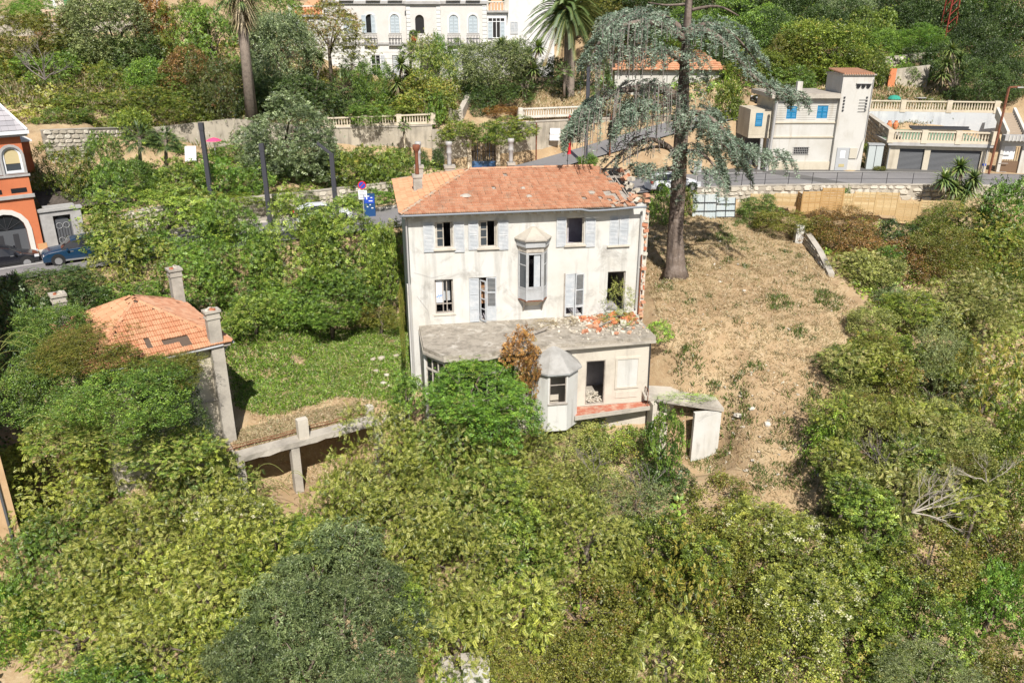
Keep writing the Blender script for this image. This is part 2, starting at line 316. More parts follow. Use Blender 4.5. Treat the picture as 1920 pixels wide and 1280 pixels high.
for px_, py_, Y_, h_ in WALLS:
    p_ = at(px_, py_, Y_); TP += [(p_.x, Y_ - 0.5, p_.z - .1), (p_.x - .3, Y_ + 0.75, p_.z + h_ - .25)]
TP += [(-36, 55.5, 6.2), (-32, 58, 7.2), (-27, 61.5, 8.2), (-18, 66.0, 8.0), (-10, 66.2, 7.6), (-14, 72.5, 8.4), (-8, 73.6, 8.2), (-24, 69.5, 8.8), (-27, 73, 9.0), (-40, 58, 8.5), (-48, 62, 11.5),
       (-12, 86, 12.9), (-4, 88, 13.4), (4, 90, 13.4), (-14, 95.5, 14.0), (4, 96.0, 14.0), (14, 96, 14.4), (-22, 84, 13.6), (-30, 82, 14.4), (-38, 72, 13.6), (-44, 80, 16.2), (-36, 88, 16.6), (-28, 90, 15.6), (-22, 95, 15.6),
       (-60, 60, 12), (-60, 88, 17.5), (-56, 93.4, 18.4), (-40, 94.4, 18.4), (-30, 96.4, 18.6), (-56, 96, 19.6), (-40, 97, 19.6), (-28, 99, 19.4), (-14, 104, 15.5), (-12, 112, 16), (6, 112, 16), (18, 104, 17),
       (22, 78.0, 8.6), (36, 77.0, 8.4), (46, 76, 8.4), (50, 76, 8.8), (50.5, 79.4, 9.4), (29.5, 82.6, 9.6), (36, 81.9, 9.6), (42, 80.8, 9.6), (47, 79.8, 9.6), (30, 71.6, 8.2), (40, 70.8, 8.1), (52, 69.5, 8.1), (24, 84.6, 12.2), (32.5, 84.0, 12.1), (42, 82.3, 12.0), (47.6, 81.4, 12.0), (33, 88, 12.6), (47, 87, 12.8), (58, 78, 12.6),
       (22, 90, 14), (28, 93, 16), (38, 92, 15.6), (50, 92, 16.5), (64, 88, 17), (30, 102, 20), (46, 104, 21), (64, 102, 22), (30, 118, 30), (46, 120, 32), (64, 118, 32), (10, 122, 24), (-20, 128, 26), (-60, 125, 28), (90, 100, 24), (90, 75, 13),
       (-95, 60, 14), (-95, 120, 28), (-60, 175, 60), (0, 175, 60), (60, 175, 62), (110, 175, 62), (-110, 175, 60), (110, 60, 8), (110, 10, -9), (-110, 10, -9)]
TPa = np.array(TP, float)
_r = delaunay_2d_cdt([Vector((p[0], p[1])) for p in TP], [], [], 0, 1e-5)
_orig = [o[0] for o in _r[3]]
TRI = [tuple(_orig[i] for i in f) for f in _r[2]]
def gzs(X, Y):                                      # terrain height, arrays
    X = np.asarray(X, float); Y = np.asarray(Y, float); Z = np.full(X.shape, -9.0)
    for a, b, c in TRI:
        A, B, C = TPa[a], TPa[b], TPa[c]
        lo, hi = np.minimum(np.minimum(A, B), C), np.maximum(np.maximum(A, B), C)
        k = np.nonzero((X >= lo[0]) & (X <= hi[0]) & (Y >= lo[1]) & (Y <= hi[1]))
        if not len(k[0]): continue
        d = (B[1] - C[1]) * (A[0] - C[0]) + (C[0] - B[0]) * (A[1] - C[1])
        if abs(d) < 1e-9: continue
        x, y = X[k], Y[k]
        u = ((B[1] - C[1]) * (x - C[0]) + (C[0] - B[0]) * (y - C[1])) / d
        v = ((C[1] - A[1]) * (x - C[0]) + (A[0] - C[0]) * (y - C[1])) / d
        w = 1 - u - v; ok = (u >= -1e-6) & (v >= -1e-6) & (w >= -1e-6)
        kk = tuple(q[ok] for q in k); Z[kk] = (u * A[2] + v * B[2] + w * C[2])[ok]
    return Z
def sinnoise(X, Y):
    return (np.sin(X * 1.7 + 1.3 * np.sin(Y * 0.9)) * np.cos(Y * 1.3 + np.sin(X * 1.1)) + 0.5 * np.sin(X * 4.1 + Y * 2.3) * np.cos(Y * 3.7 - X * 1.9))
gx = np.concatenate([np.arange(-108, -46, 2.5), np.arange(-46, 56, 0.55), np.arange(56, 109, 2.5)]); gy = np.concatenate([np.arange(-10, 20, 2.0), np.arange(20, 92, 0.55), np.arange(92, 174, 2.0)])
GX, GY = np.meshgrid(gx, gy); GZ = gzs(GX, GY)
_GZ0 = GZ.copy()
def gz(x, y):
    i = min(max(int(np.searchsorted(gx, x)) - 1, 0), len(gx) - 2); j = min(max(int(np.searchsorted(gy, y)) - 1, 0), len(gy) - 2)
    u, v = (x - gx[i]) / (gx[i + 1] - gx[i]), (y - gy[j]) / (gy[j + 1] - gy[j])
    return float((_GZ0[j, i] * (1 - u) + _GZ0[j, i + 1] * u) * (1 - v) + (_GZ0[j + 1, i] * (1 - u) + _GZ0[j + 1, i + 1] * u) * v)
_far = np.ones_like(GZ)
for c in ROADC + SIDEC: _far = np.minimum(_far, np.clip((np.hypot(GX - c[0], GY - c[1]) - 4.2) / 1.5, 0, 1))
GZ = GZ + 0.10 * sinnoise(GX, GY) * _far
ny, nx = GX.shape
gv = np.stack([GX, GY, GZ], -1).reshape(-1, 3)
ii = (np.arange(ny - 1)[:, None] * nx + np.arange(nx - 1)[None]).ravel()
gf = np.stack([ii, ii + 1, ii + nx + 1, ii + nx], -1)
def npmesh(name, v, f, attrs=None, smooth=False):
    v = np.asarray(v, np.float32); f = np.asarray(f, np.int32); k = f.shape[1]
    me = bpy.data.meshes.new(name); me.vertices.add(len(v)); me.vertices.foreach_set('co', v.ravel())
    me.loops.add(f.size); me.loops.foreach_set('vertex_index', f.ravel())
    me.polygons.add(len(f)); me.polygons.foreach_set('loop_start', np.arange(0, f.size, k, dtype=np.int32))
    if smooth: me.polygons.foreach_set('use_smooth', np.ones(len(f), bool))
    for nm, val in (attrs or {}).items():
        t = me.attributes.new(nm, 'FLOAT', 'POINT'); t.data.foreach_set('value', np.asarray(val, np.float32))
    me.update(calc_edges=True); return me
mg, n, l, out = nodes('dry_soil_and_straw')
c = mixc(n, l, ramp(n, l, noise(n, l, 0.22, 5, 0.6), 0.40, 0.62), (0.40, 0.285, 0.17), (0.60, 0.485, 0.30))
c = mixc(n, l, ramp(n, l, noise(n, l, 1.1, 6, 0.7), 0.45, 0.7), c, (0.40, 0.265, 0.145))
c = mixc(n, l, ramp(n, l, noise(n, l, 0.55, 5, 0.7, dist=.8), 0.52, 0.66), c, (0.33, 0.225, 0.13))
c = mixc(n, l, ramp(n, l, noise(n, l, 3.2, 6, 0.75), 0.55, 0.72), c, (0.60, 0.51, 0.37))
c = mixc(n, l, ramp(n, l, noise(n, l, 24, 4, 0.7), 0.3, 0.75), c, (0.34, 0.24, 0.145), 'MIX')
b = n.new('ShaderNodeBsdfPrincipled'); b.inputs['Roughness'].default_value = 0.95; b.inputs['Specular IOR Level'].default_value = 0.1
bp = n.new('ShaderNodeBump'); bp.inputs['Strength'].default_value = 0.7; bp.inputs['Distance'].default_value = 0.08
l.new(noise(n, l, 9, 6, 0.7), bp.inputs['Height']); l.new(bp.outputs[0], b.inputs['Normal']); l.new(c, b.inputs['Base Color']); l.new(b.outputs[0], out.inputs[0])
tag(link('ground', npmesh('ground', gv, gf, smooth=True), mg), 'sloping bare soil and dry grass of the hillside', kind='structure')
# ------------------------------------------------------------------ roads
def ribbon(name, C, d0, d1, dz, mat, label, i0=0, i1=None, thick=0.0):
    i1 = len(C) if i1 is None else i1; vs = []; fs = []
    for i in range(i0, i1):
        for d in (d0, d1): x, y = offs(C, i, d); vs.append((x, y, C[i][2] + dz))
    m = i1 - i0
    fs = [(2 * i, 2 * i + 1, 2 * i + 3, 2 * i + 2) for i in range(m - 1)]
    if thick:
        b = len(vs); vs += [(x, y, z - thick) for x, y, z in vs]
        fs += [(2 * i, 2 * i + 2, b + 2 * i + 2, b + 2 * i) for i in range(m - 1)] + [(2 * i + 1, 2 * i + 3, b + 2 * i + 3, b + 2 * i + 1) for i in range(m - 1)]
    o = MB().add(vs, fs).build(name, mat); return tag(o, label, kind='structure')
ribbon('road', ROADC, -3.2, 3.2, 0.0, M['asphalt'], 'grey asphalt road curving behind the ruined house')
ribbon('side_street', SIDEC, -2.3, 2.3, 0.012, M['asphalt'], 'narrow side street climbing beside the retaining wall')
ribbon('pavement', ROADC, 3.2, 4.7, 0.12, M['pave'], 'pavement along the far side of the road', 0, 32, thick=0.3)
ribbon('kerb', ROADC, 3.08, 3.2, 0.13, M['kerb'], 'pale kerb stone line along the pavement', 0, 32, thick=0.3)
ribbon('road_marking', ROADC, -0.06, 0.06, 0.008, M['paint'], 'white centre line on the road', 0, 22)
ribbon('road_marking', ROADC, 2.98, 3.1, 0.008, M['paint'], 'pale edge line on the upper road', 40, 56)
ribbon('gutter_strip', ROADC, 3.2, 5.2, 0.012, surf('dark_asphalt', (0.13, 0.125, 0.12), grain=0.15), 'dark asphalt strip along the foot of the white building', 40, 52)
p = [offs(ROADC, i, d) + (ROADC[i][2] + 0.009,) for i, d in ((43, 3.1), (44, 3.1), (46, -3.1), (45, -3.1))]
tag(MB().add(p, [(0, 1, 2, 3)]).build('road_patch', MATS['dark_asphalt']), 'dark repair strip crossing the upper road', kind='structure')
# ------------------------------------------------------------------ foliage library
def quadleaf(base, d, side, L, W, bend=0.0, nrm=None):
    tip = base + d * L; midp = base + d * (L * 0.5)
    if nrm is not None: midp = midp + nrm * bend * L
    return [base, midp + side * (W / 2), tip, midp - side * (W / 2)]
def spray(kind, rng):
    q = []; X = np.array([1., 0, 0]); Yv = np.array([0, 1., 0]); Z = np.array([0, 0, 1.])
    if kind == 'pinnate':
        for i in range(6):
            t = 0.18 + 0.14 * i; o = np.array([t, 0, -0.35 * t * t])
            for s in (-1, 1):
                d = np.array([0.42, s * 0.85, -0.30 + rng.uniform(-.15, .15)]); d /= np.linalg.norm(d)
                q.append(quadleaf(o, d, np.cross(Z, d), 0.36, 0.15, 0.06, Z))
        q.append(quadleaf(np.array([0.95, 0, -.32]), np.array([.9, 0, -.42]), Yv, 0.3, 0.13))
    elif kind == 'broad':
        for i in range(7):
            a = i * 2.4 + rng.uniform(-.3, .3); d = np.array([math.cos(a), math.sin(a), rng.uniform(-.45, .35)]); d /= np.linalg.norm(d)
            s = np.cross(Z, d); s /= np.linalg.norm(s) + 1e-9
            q.append(quadleaf(d * 0.12 + X * 0.3 * rng.random(), d, s, 0.46, 0.27, 0.1, Z))
    elif kind == 'narrow':
        for i in range(9):
            a = i * 2.4; d = np.array([0.5 + .5 * math.cos(a), 0.8 * math.sin(a), -0.9 + rng.uniform(-.3, .3)]); d /= np.linalg.norm(d)
            s = np.cross(d, np.array([math.sin(a), -math.cos(a), .3])); s /= np.linalg.norm(s) + 1e-9
            q.append(quadleaf(np.array([0.12 * i, 0, -.02 * i]), d, s, 0.5, 0.14))
    elif kind == 'fine':
        for i in range(11):
            t = i / 11; a = i * 2.4; d = np.array([0.7, math.cos(a) * .7, math.sin(a) * .7]); d /= np.linalg.norm(d)
            s = np.cross(d, X); s /= np.linalg.norm(s) + 1e-9
            q.append(quadleaf(np.array([t, 0, -.25 * t * t]), d, s, 0.3, 0.075))
    elif kind == 'fine2':
        for i in range(10):
            t = i / 10; a = i * 2.4; d = np.array([0.7, math.cos(a) * .7, math.sin(a) * .7]); d /= np.linalg.norm(d)
            s = np.cross(d, X); s /= np.linalg.norm(s) + 1e-9
            q.append(quadleaf(np.array([t, 0, -.25 * t * t]), d, s, 0.36, 0.15))
    else:                                          # small round leaves
        for i in range(10):
            o = rng.normal(size=3) * np.array([.28, .28, .2]); d = rng.normal(size=3); d /= np.linalg.norm(d)
            s = np.cross(d, rng.normal(size=3)); s /= np.linalg.norm(s) + 1e-9
            q.append(quadleaf(o, d, s, 0.30, 0.20))
    return np.array(q)
#          template  sprays/R^2  size  lumps lumpR  droop flower
KINDS = {
 'ailanthus': ('pinnate', 480, 0.265, 26, 0.40, 0.45, 0.50),
 'leafy':     ('broad',   560, 0.225, 26, 0.39, 0.25, 0.10),
 'laurel':    ('narrow',  430, 0.33, 30, 0.34, 0.75, 0.02),
 'olive':     ('fine',    500, 0.38, 26, 0.40, 0.45, 0.05),
 'evergreen': ('small',   480, 0.36, 22, 0.43, 0.15, 0.04),
 'bramble':   ('small',   400, 0.33, 30, 0.38, 0.40, 0.16),
 'hedge':     ('small',   520, 0.30, 70, 0.27, 0.05, 0.03),
 'creeper':   ('fine',    420, 0.48, 48, 0.34, 0.80, 0.10),
 'grove':     ('broad',   520, 0.25, 18, 0.45, 0.30, 0.10),
 'feathery':  ('fine2',   420, 0.46, 28, 0.40, 0.45, 0.05),
 'wispy':     ('fine',    170, 0.46, 26, 0.42, 0.30, 0.05),
}
_crowns = {}
def crown(kind, rc, seed, far=False):
    key = (kind, rc, seed, far)
    if key in _crowns: return _crowns[key]
    tm, dens, size, nl, lr, droop, flower = KINDS[kind]; rng = np.random.default_rng(hash((kind, rc, seed)) % 9999 + 7 if False else sum(map(ord, kind)) * 31 + int(rc * 10) * 7 + seed * 101)
    if far: dens, size = dens * 0.85, size * 1.3
    N = int(dens * rc * rc)
    # lumps spread over an ellipsoid, uneven
    k = np.arange(nl) + .5; ph = np.arccos(1 - 1.72 * k / nl); th = math.pi * (1 + 5 ** .5) * k
    ld = np.stack([np.cos(th) * np.sin(ph), np.sin(th) * np.sin(ph), np.cos(ph)], 1) + rng.normal(size=(nl, 3)) * 0.16
    ld /= np.linalg.norm(ld, axis=1)[:, None]; lrad = rng.uniform(0.46, 0.98, nl)
    lc = ld * lrad[:, None]; lsz = lr * rng.uniform(0.5, 1.45, nl); lv = rng.random(nl); lf = rng.random(nl)
    li = rng.choice(nl, N, p=lsz ** 2 / (lsz ** 2).sum())
    dr = rng.normal(size=(N, 3)); dr /= np.linalg.norm(dr, axis=1)[:, None]; dr = dr + ld[li] * 0.7 + np.array([0, 0, 0.22]); dr /= np.linalg.norm(dr, axis=1)[:, None]
    P = (lc[li] + dr * (lsz[li] * np.where(rng.random(N) < .06, rng.uniform(1.05, 1.4, N), rng.uniform(0.72, 1.06, N)))[:, None]) * rc
    up = np.array([0, 0, 1.])
    g = dr * 0.7 + rng.normal(size=(N, 3)) * 0.85 - up * droop; g /= np.linalg.norm(g, axis=1)[:, None]
    nn = dr * 0.55 + up * 0.35 + rng.normal(size=(N, 3)) * 0.62; nn -= g * (nn * g).sum(1)[:, None]; nn /= np.linalg.norm(nn, axis=1)[:, None]
    sd = np.cross(nn, g); sc = size * rng.uniform(0.65, 1.3, N)
    T = [spray(tm, rng) for _ in range(4)]; q = len(T[0]); Tq = np.stack(T)[rng.integers(0, 4, N)]      # N,q,4,3
    V = (P[:, None, None] + (Tq[..., 0:1] * g[:, None, None] + Tq[..., 1:2] * sd[:, None, None] + Tq[..., 2:3] * nn[:, None, None]) * sc[:, None, None, None])
    a3 = rng.uniform(0, 6.28, 6); k1, k2 = 5.2, 11.5                 # light and dark leaf clusters about half a metre across
    n3 = np.sin(P[:, 0] * k1 + a3[0] + 1.3 * np.sin(P[:, 1] * 2.1)) * np.sin(P[:, 1] * k1 + a3[1] + 1.2 * np.sin(P[:, 2] * 2.3)) * np.sin(P[:, 2] * k1 + a3[2]) * 1.5 + .6 * np.sin(P[:, 0] * k2 + a3[3]) * np.sin(P[:, 1] * k2 + a3[4]) * np.sin(P[:, 2] * k2 + a3[5])
    n3 = np.clip(.5 + .62 * n3, 0, 1)
    v = np.clip(0.22 * lv[li] + 0.50 * n3 + 0.30 * rng.random(N), 0, 1)[:, None] + rng.normal(size=(N, q)) * 0.12
    fl = ((rng.random(N) < flower * np.clip(2.6 * (.55 * n3 + .45 * lf[li]) - 0.55, 0, 2.0)) & (dr[:, 2] > -0.15))[:, None] * np.ones((1, q)) * rng.uniform(0.35, 1, (N, q))
    me = npmesh('crown_' + kind, V.reshape(-1, 3), np.arange(N * q * 4).reshape(-1, 4),
                {'v': np.repeat(np.clip(v, 0, 1).ravel(), 4), 'f': np.repeat(fl.ravel(), 4)})
    _crowns[key] = me; return me
LM = dict(
 ail=leafmat('tree_of_heaven_leaf', (0.030, 0.060, 0.009), (0.206, 0.255, 0.030), (0.553, 0.577, 0.086), (0.43, 0.43, 0.115)),
 ailg=leafmat('fresh_green_leaf', (0.027, 0.057, 0.009), (0.150, 0.233, 0.030), (0.408, 0.505, 0.073), (0.42, 0.4, 0.12)),
 bright=leafmat('bright_green_leaf', (0.029, 0.072, 0.008), (0.114, 0.232, 0.024), (0.285, 0.467, 0.054), (0.30, 0.33, 0.05)),
 lime=leafmat('yellow_green_leaf', (0.030, 0.055, 0.007), (0.148, 0.210, 0.025), (0.376, 0.449, 0.062), (0.48, 0.38, 0.07)),
 mid=leafmat('mid_green_leaf', (0.026, 0.061, 0.009), (0.119, 0.217, 0.029), (0.338, 0.507, 0.069), (0.25, 0.24, 0.07)),
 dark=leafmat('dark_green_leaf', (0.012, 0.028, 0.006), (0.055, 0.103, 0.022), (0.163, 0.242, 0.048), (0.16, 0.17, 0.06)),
 laurel=leafmat('blue_green_leaf', (0.023, 0.041, 0.015), (0.111, 0.154, 0.054), (0.288, 0.352, 0.137), (0.24, 0.26, 0.13), gloss=0.05),
 olive=leafmat('grey_olive_leaf', (0.049, 0.066, 0.024), (0.182, 0.227, 0.081), (0.435, 0.486, 0.183), (0.28, 0.27, 0.12)),
 visc=leafmat('grey_green_leaf', (0.035, 0.059, 0.024), (0.161, 0.222, 0.087), (0.407, 0.497, 0.217), (0.26, 0.28, 0.14), gloss=0.1),
 brown=leafmat('olive_brown_leaf', (0.053, 0.064, 0.010), (0.176, 0.193, 0.026), (0.338, 0.328, 0.055), (0.30, 0.16, 0.06)),
 rusty=leafmat('rusty_leaf', (0.054, 0.033, 0.009), (0.211, 0.120, 0.034), (0.510, 0.283, 0.092), (0.14, 0.17, 0.03)),
 vine=leafmat('autumn_vine_leaf', (0.081, 0.037, 0.009), (0.313, 0.147, 0.037), (0.624, 0.353, 0.101), (0.17, 0.20, 0.035)),
 red=leafmat('red_tinted_leaf', (0.023, 0.042, 0.010), (0.092, 0.121, 0.027), (0.237, 0.258, 0.066), (0.24, 0.055, 0.03)),
 clem=leafmat('flowering_creeper_leaf', (0.054, 0.079, 0.013), (0.244, 0.289, 0.047), (0.612, 0.619, 0.109), (0.60, 0.56, 0.40)),
 pale=leafmat('pale_dry_leaf', (0.057, 0.074, 0.018), (0.229, 0.258, 0.057), (0.558, 0.576, 0.152), (0.42, 0.36, 0.14)),
 cedar=leafmat('blue_cedar_needle', (0.111, 0.167, 0.122), (0.232, 0.308, 0.222), (0.372, 0.457, 0.340), gloss=0.04, trans=0.12),
 palm=leafmat('palm_green', (0.042, 0.091, 0.022), (0.098, 0.168, 0.035), (0.196, 0.266, 0.063), (0.36, 0.25, 0.09), trans=0.15, gloss=0.12),
 yucca=leafmat('yucca_green', (0.062, 0.119, 0.027), (0.138, 0.213, 0.044), (0.300, 0.350, 0.088), (0.45, 0.36, 0.16), trans=0.12, gloss=0.15),
 deadfrond=leafmat('dead_palm_leaf', (0.200, 0.150, 0.080), (0.330, 0.260, 0.150), (0.450, 0.370, 0.230), (0.5, 0.4, 0.2), trans=0.1),
 weed=leafmat('dark_weed', (0.035, 0.065, 0.012), (0.085, 0.135, 0.022), (0.15, 0.20, 0.035), (0.35, 0.30, 0.12)),
 grassg=leafmat('green_weed', (0.054, 0.101, 0.012), (0.204, 0.351, 0.041), (0.542, 0.782, 0.098), (0.35, 0.30, 0.12), trans=0.25),
 grassd=leafmat('dry_straw', (0.30, 0.215, 0.12), (0.48, 0.375, 0.22), (0.68, 0.57, 0.36), (0.12, 0.16, 0.03), trans=0.25),
)
SEED = [0]
def trunk_mb(base, top, r, rng, limbs=4, rc=2.0):
    mb = MB(); base, top = Vector(base), Vector(top); m = (base + top) / 2 + Vector((rng.uniform(-.2, .2), rng.uniform(-.2, .2), 0))
    mb.tube([base - Vector((0, 0, .3)), m, top], [r * 1.2, r, r * 0.6], 6)
    for k in range(limbs):
        a = k * 2.4 + rng.random(); s = m.lerp(top, rng.uniform(.2, 1)); e = top + Vector((math.cos(a) * rc * .6, math.sin(a) * rc * .6, rc * rng.uniform(.0, .5)))
        mb.tube([s, s.lerp(e, .5) + Vector((0, 0, .15 * rc)), e], [r * .5, r * .35, r * .15], 5)
    return mb
def plant(name, px, py, Y, hw, hh, kind, mat, label, cat='tree', group=None, far=None, ry=1.0, trunk=True, bark=None):
    """crown centred where the sight line through (px, py) is Y metres away; hw, hh its half width and height in picture pixels there"""
    if DEBUG: _dbg(label, px, py, Y, hh)
    c = at(px, py, Y); k = ppm(c.y, c.z); rx, hm = hw / k, hh / k
    dep = math.atan2(CAM_Z - c.z, c.y); sn, cs = math.sin(max(dep, .02)), math.cos(dep)
    ryy = min(rx, .78 * hm / sn); rz = math.sqrt(max(hm * hm - (ryy * sn) ** 2, .04)) / cs
    SEED[0] += 1; s = SEED[0]; rng = random.Random(s)
    far = (Y > 60) if far is None else far
    g = gz(c.x, c.y); hang = any(q in label for q in ('creeper', 'ivy', 'vine', 'overhang', 'thicket behind', 'weeds'))
    if c.z - g > 4 and hh < 45 and Y < 46: g = c.z - rz
    elif not hang and hw < 70 and .1 < c.z - rz - g < 2.2 and Y > 56:      # shrubs are leafy to the ground
        top = c.z + rz; c.z = (top + g) / 2; rz = (top - g) / 2
    if Y < 42 and hw > 60 and not hang: c.z -= .28 * rz; rz *= 1.28      # crowns of the wood reach deep down
    rc = 3.2 if rx > 2.4 else (2.0 if rx > 1.35 else 1.1)
    if far: rc = 3.2 if rx > 2.7 else (2.0 if rx > 1.3 else 1.1)
    t = thing(name, (c.x, c.y, min(g, c.z - rz * .6)), 0, label, cat, group)
    if far and kind in ('olive', 'creeper'): kind = 'feathery'
    me = crown(kind, rc, s % (3 if kind in ('ailanthus', 'leafy') else 2))
    flat = ryy < rx * .97
    o = link('crown', me, LM[mat], t, (0, 0, c.z - t.location.z), rng.choice((0, math.pi)) if flat else rng.uniform(0, 6.28))
    o.scale = (rx * .90 / rc, ryy * .90 / rc, rz * .90 / rc)
    if hang: trunk = False
    if trunk:
        r = 0.05 + 0.035 * rx
        trunk_mb((0, 0, 0), (0, 0, max(c.z - t.location.z, .4)), r, rng, 4, rx).build('trunk', bark or M['bark2'], t, smooth=True)
    return t
def _dbg(label, px, py, Y, hh):
    best = None
    ys = np.arange(20, Y, .5); d = ray(px, py - hh * .5); zs_ = CAM_Z + d.z * ys / d.y; g_ = gzs(d.x * ys / d.y, ys); k = np.nonzero(g_ > zs_ + .1)[0]
    if len(k): print('HID', label, 'Y', Y, 'ground at', ys[k[0]], round(float(g_[k[0]]), 1))
    c = at(px, py, Y); gg = gz(c.x, c.y)
    if c.z - gg > 4.5 and Y > 40: print('HIGH', label, 'c.z', round(c.z, 1), 'ground', round(gg, 1), 'xy', round(c.x, 1), Y)
# ------------------------------------------------------------------ the ruined house
def tile_prof(tw): return [(0, .018), (.2 * tw, .055), (.42 * tw, .014), (.62 * tw, .055), (.82 * tw, .014), (tw, .018)]
def tile_geo(tw, th):
    pr = tile_prof(tw); vs = [(u, 0, h + .062) for u, h in pr] + [(u, th * 1.06, h) for u, h in pr] + [(u, 0, h - .01) for u, h in pr]; n = len(pr)
    fs = [(i, i + 1, n + i + 1, n + i) for i in range(n - 1)] + [(2 * n + i, 2 * n + i + 1, i + 1, i) for i in range(n - 1)]
    return vs, fs
def tiles(mb, O, U, V, wu, wv, tw, th, inside, rng, miss=0.0, jit=0.02):
    O, U, V = Vector(O), Vector(U).normalized(), Vector(V).normalized(); N = U.cross(V); vs, fs = tile_geo(tw, th)
    for j in range(int(wv / th)):
        for i in range(int(wu / tw) + 1):
            u, v = i * tw, j * th
            if not inside(u + tw / 2, v + th / 2) or rng.random() < miss: continue
            a = rng.random(); ju, jv, jn = rng.uniform(-jit, jit), rng.uniform(-jit, jit) * 1.3, rng.uniform(0, jit * .7); tw_ = rng.uniform(-.02, .02)
            sag = 0.0
            mb.add([O + U * (u + x + ju - tw_ * y) + V * (v + y + jv + tw_ * x) + N * (z + jn + .02) for x, y, z in vs], fs, a)
def louvre(mb, x0, z0, x1, z1, y, t=0.045, solid=0.0, n=None):
    """louvred shutter leaf; 'solid' = share of plain panel at the foot"""
    fr = 0.065; mb.box(x0, y, z0, x0 + fr, y + t, z1); mb.box(x1 - fr, y, z0, x1, y + t, z1)
    zs = z0 + (z1 - z0) * solid
    for z in ({z0, zs, (zs + z1) / 2 - .03, z1 - fr} if solid else {z0, (z0 + z1) / 2 - .03, z1 - fr}): mb.box(x0 + fr, y, z, x1 - fr, y + t, z + fr)
    if solid: mb.box(x0 + fr, y + t * .4, z0 + fr, x1 - fr, y + t * .8, zs)
    k = n or max(6, int((z1 - zs) / 0.075)); d = (z1 - zs) / k
    for i in range(k):
        z = zs + i * d
        mb.add([(x0 + fr, y + t * .1, z), (x1 - fr, y + t * .1, z), (x1 - fr, y + t * .9, z + d * .85), (x0 + fr, y + t * .9, z + d * .85)], [(0, 1, 2, 3)])
def louvre_at(hx, hy, z0, z1, w, ang, parent, mat, solid=0.0, name='shutter'):
    """leaf hung on the upright at (hx, hy), turned 'ang' degrees"""
    mb = MB(); louvre(mb, 0, z0, w, z1, -0.045, solid=solid)
    o = mb.build(name, mat, parent, (hx, hy, 0), R(ang)); return o
def frame_rect(mb, x0, z0, x1, z1, y, t, fr, bars=(), posts=()):
    mb.box(x0, y, z0, x0 + fr, y + t, z1); mb.box(x1 - fr, y, z0, x1, y + t, z1)
    mb.box(x0 + fr, y, z0, x1 - fr, y + t, z0 + fr); mb.box(x0 + fr, y, z1 - fr, x1 - fr, y + t, z1)
    for b in bars: z = z0 + (z1 - z0) * b; mb.box(x0 + fr, y + t * .15, z - fr * .4, x1 - fr, y + t * .85, z + fr * .4)
    for b in posts: x = x0 + (x1 - x0) * b; mb.box(x - fr * .4, y + t * .1, z0 + fr, x + fr * .4, y + t * .9, z1 - fr)
H = Frame(-5.68, 43.0, 0.0, 10.0); HW, HD, HE, HR = 13.55, 9.3, 10.55, 12.0
house = thing('ruined_house', H.o, 10, 'abandoned white three-storey house with a collapsing orange tiled roof', 'house')
rng = random.Random(5)
op = dict(w1=H.rect(816, 416, 849.5, 466), w2=H.rect(898, 413.5, 932, 464), w3=H.rect(1062, 408, 1095, 458.5), w4=H.rect(1143, 406, 1178, 459),
          w5=H.rect(816, 524, 850, 588), w6=H.rect(880, 520, 931, 616), w7=H.rect(1059, 513, 1094, 604), w8=H.rect(1138, 509, 1171, 600), w9=H.rect(976, 470, 1021, 560))
def hole(k): x0, z0, x1, z1 = op[k]; return rectp(x0, z0, x1, z1)
TZ = 4.02                                            # terrace roof level
op['w6'] = (op['w6'][0], TZ + .02, *op['w6'][2:]); op['w7'] = (op['w7'][0], TZ + .05, *op['w7'][2:]); op['w8'] = (op['w8'][0], TZ + .05, *op['w8'][2:])
MB().wall(rectp(0, 0, HW, HE), [hole(k) for k in op], 0, 0.45).build('front_wall', M['plaster'], house)
MB().box(0, .45, 0, .45, HD, HE - .002).build('side_wall', M['plaster'], house)
MB().box(.45, HD - .45, 0, HW, HD - .001, HE - .002).build('rear_wall', M['plaster'], house)
# broken end wall with a ragged brick and rubble edge
zz = [HE + .9, HE + 1.35, HE + .9, HE + .3, HE - .4, HE - .2]
MB().loft([[(HW - .42, y, 0), (HW - .02, y, 0), (HW - .02, y, z), (HW - .42, y, z)] for y, z in zip((HD - .5, HD * .62, HD * .4, HD * .22, 1.0, .46), (HE + .1, HE + 1.0, HE + .9, HE + .2, HE - .5, HE - .1))]).build('end_wall', M['mortar'], house)
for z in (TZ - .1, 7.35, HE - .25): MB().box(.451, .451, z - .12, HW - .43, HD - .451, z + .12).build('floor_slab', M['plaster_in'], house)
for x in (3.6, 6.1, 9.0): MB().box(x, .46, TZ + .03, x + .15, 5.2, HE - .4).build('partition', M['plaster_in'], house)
MB().box(.46, 5.2, TZ + .03, HW - .44, 5.35, HE - .4).build('partition', M['plaster_in'], house)
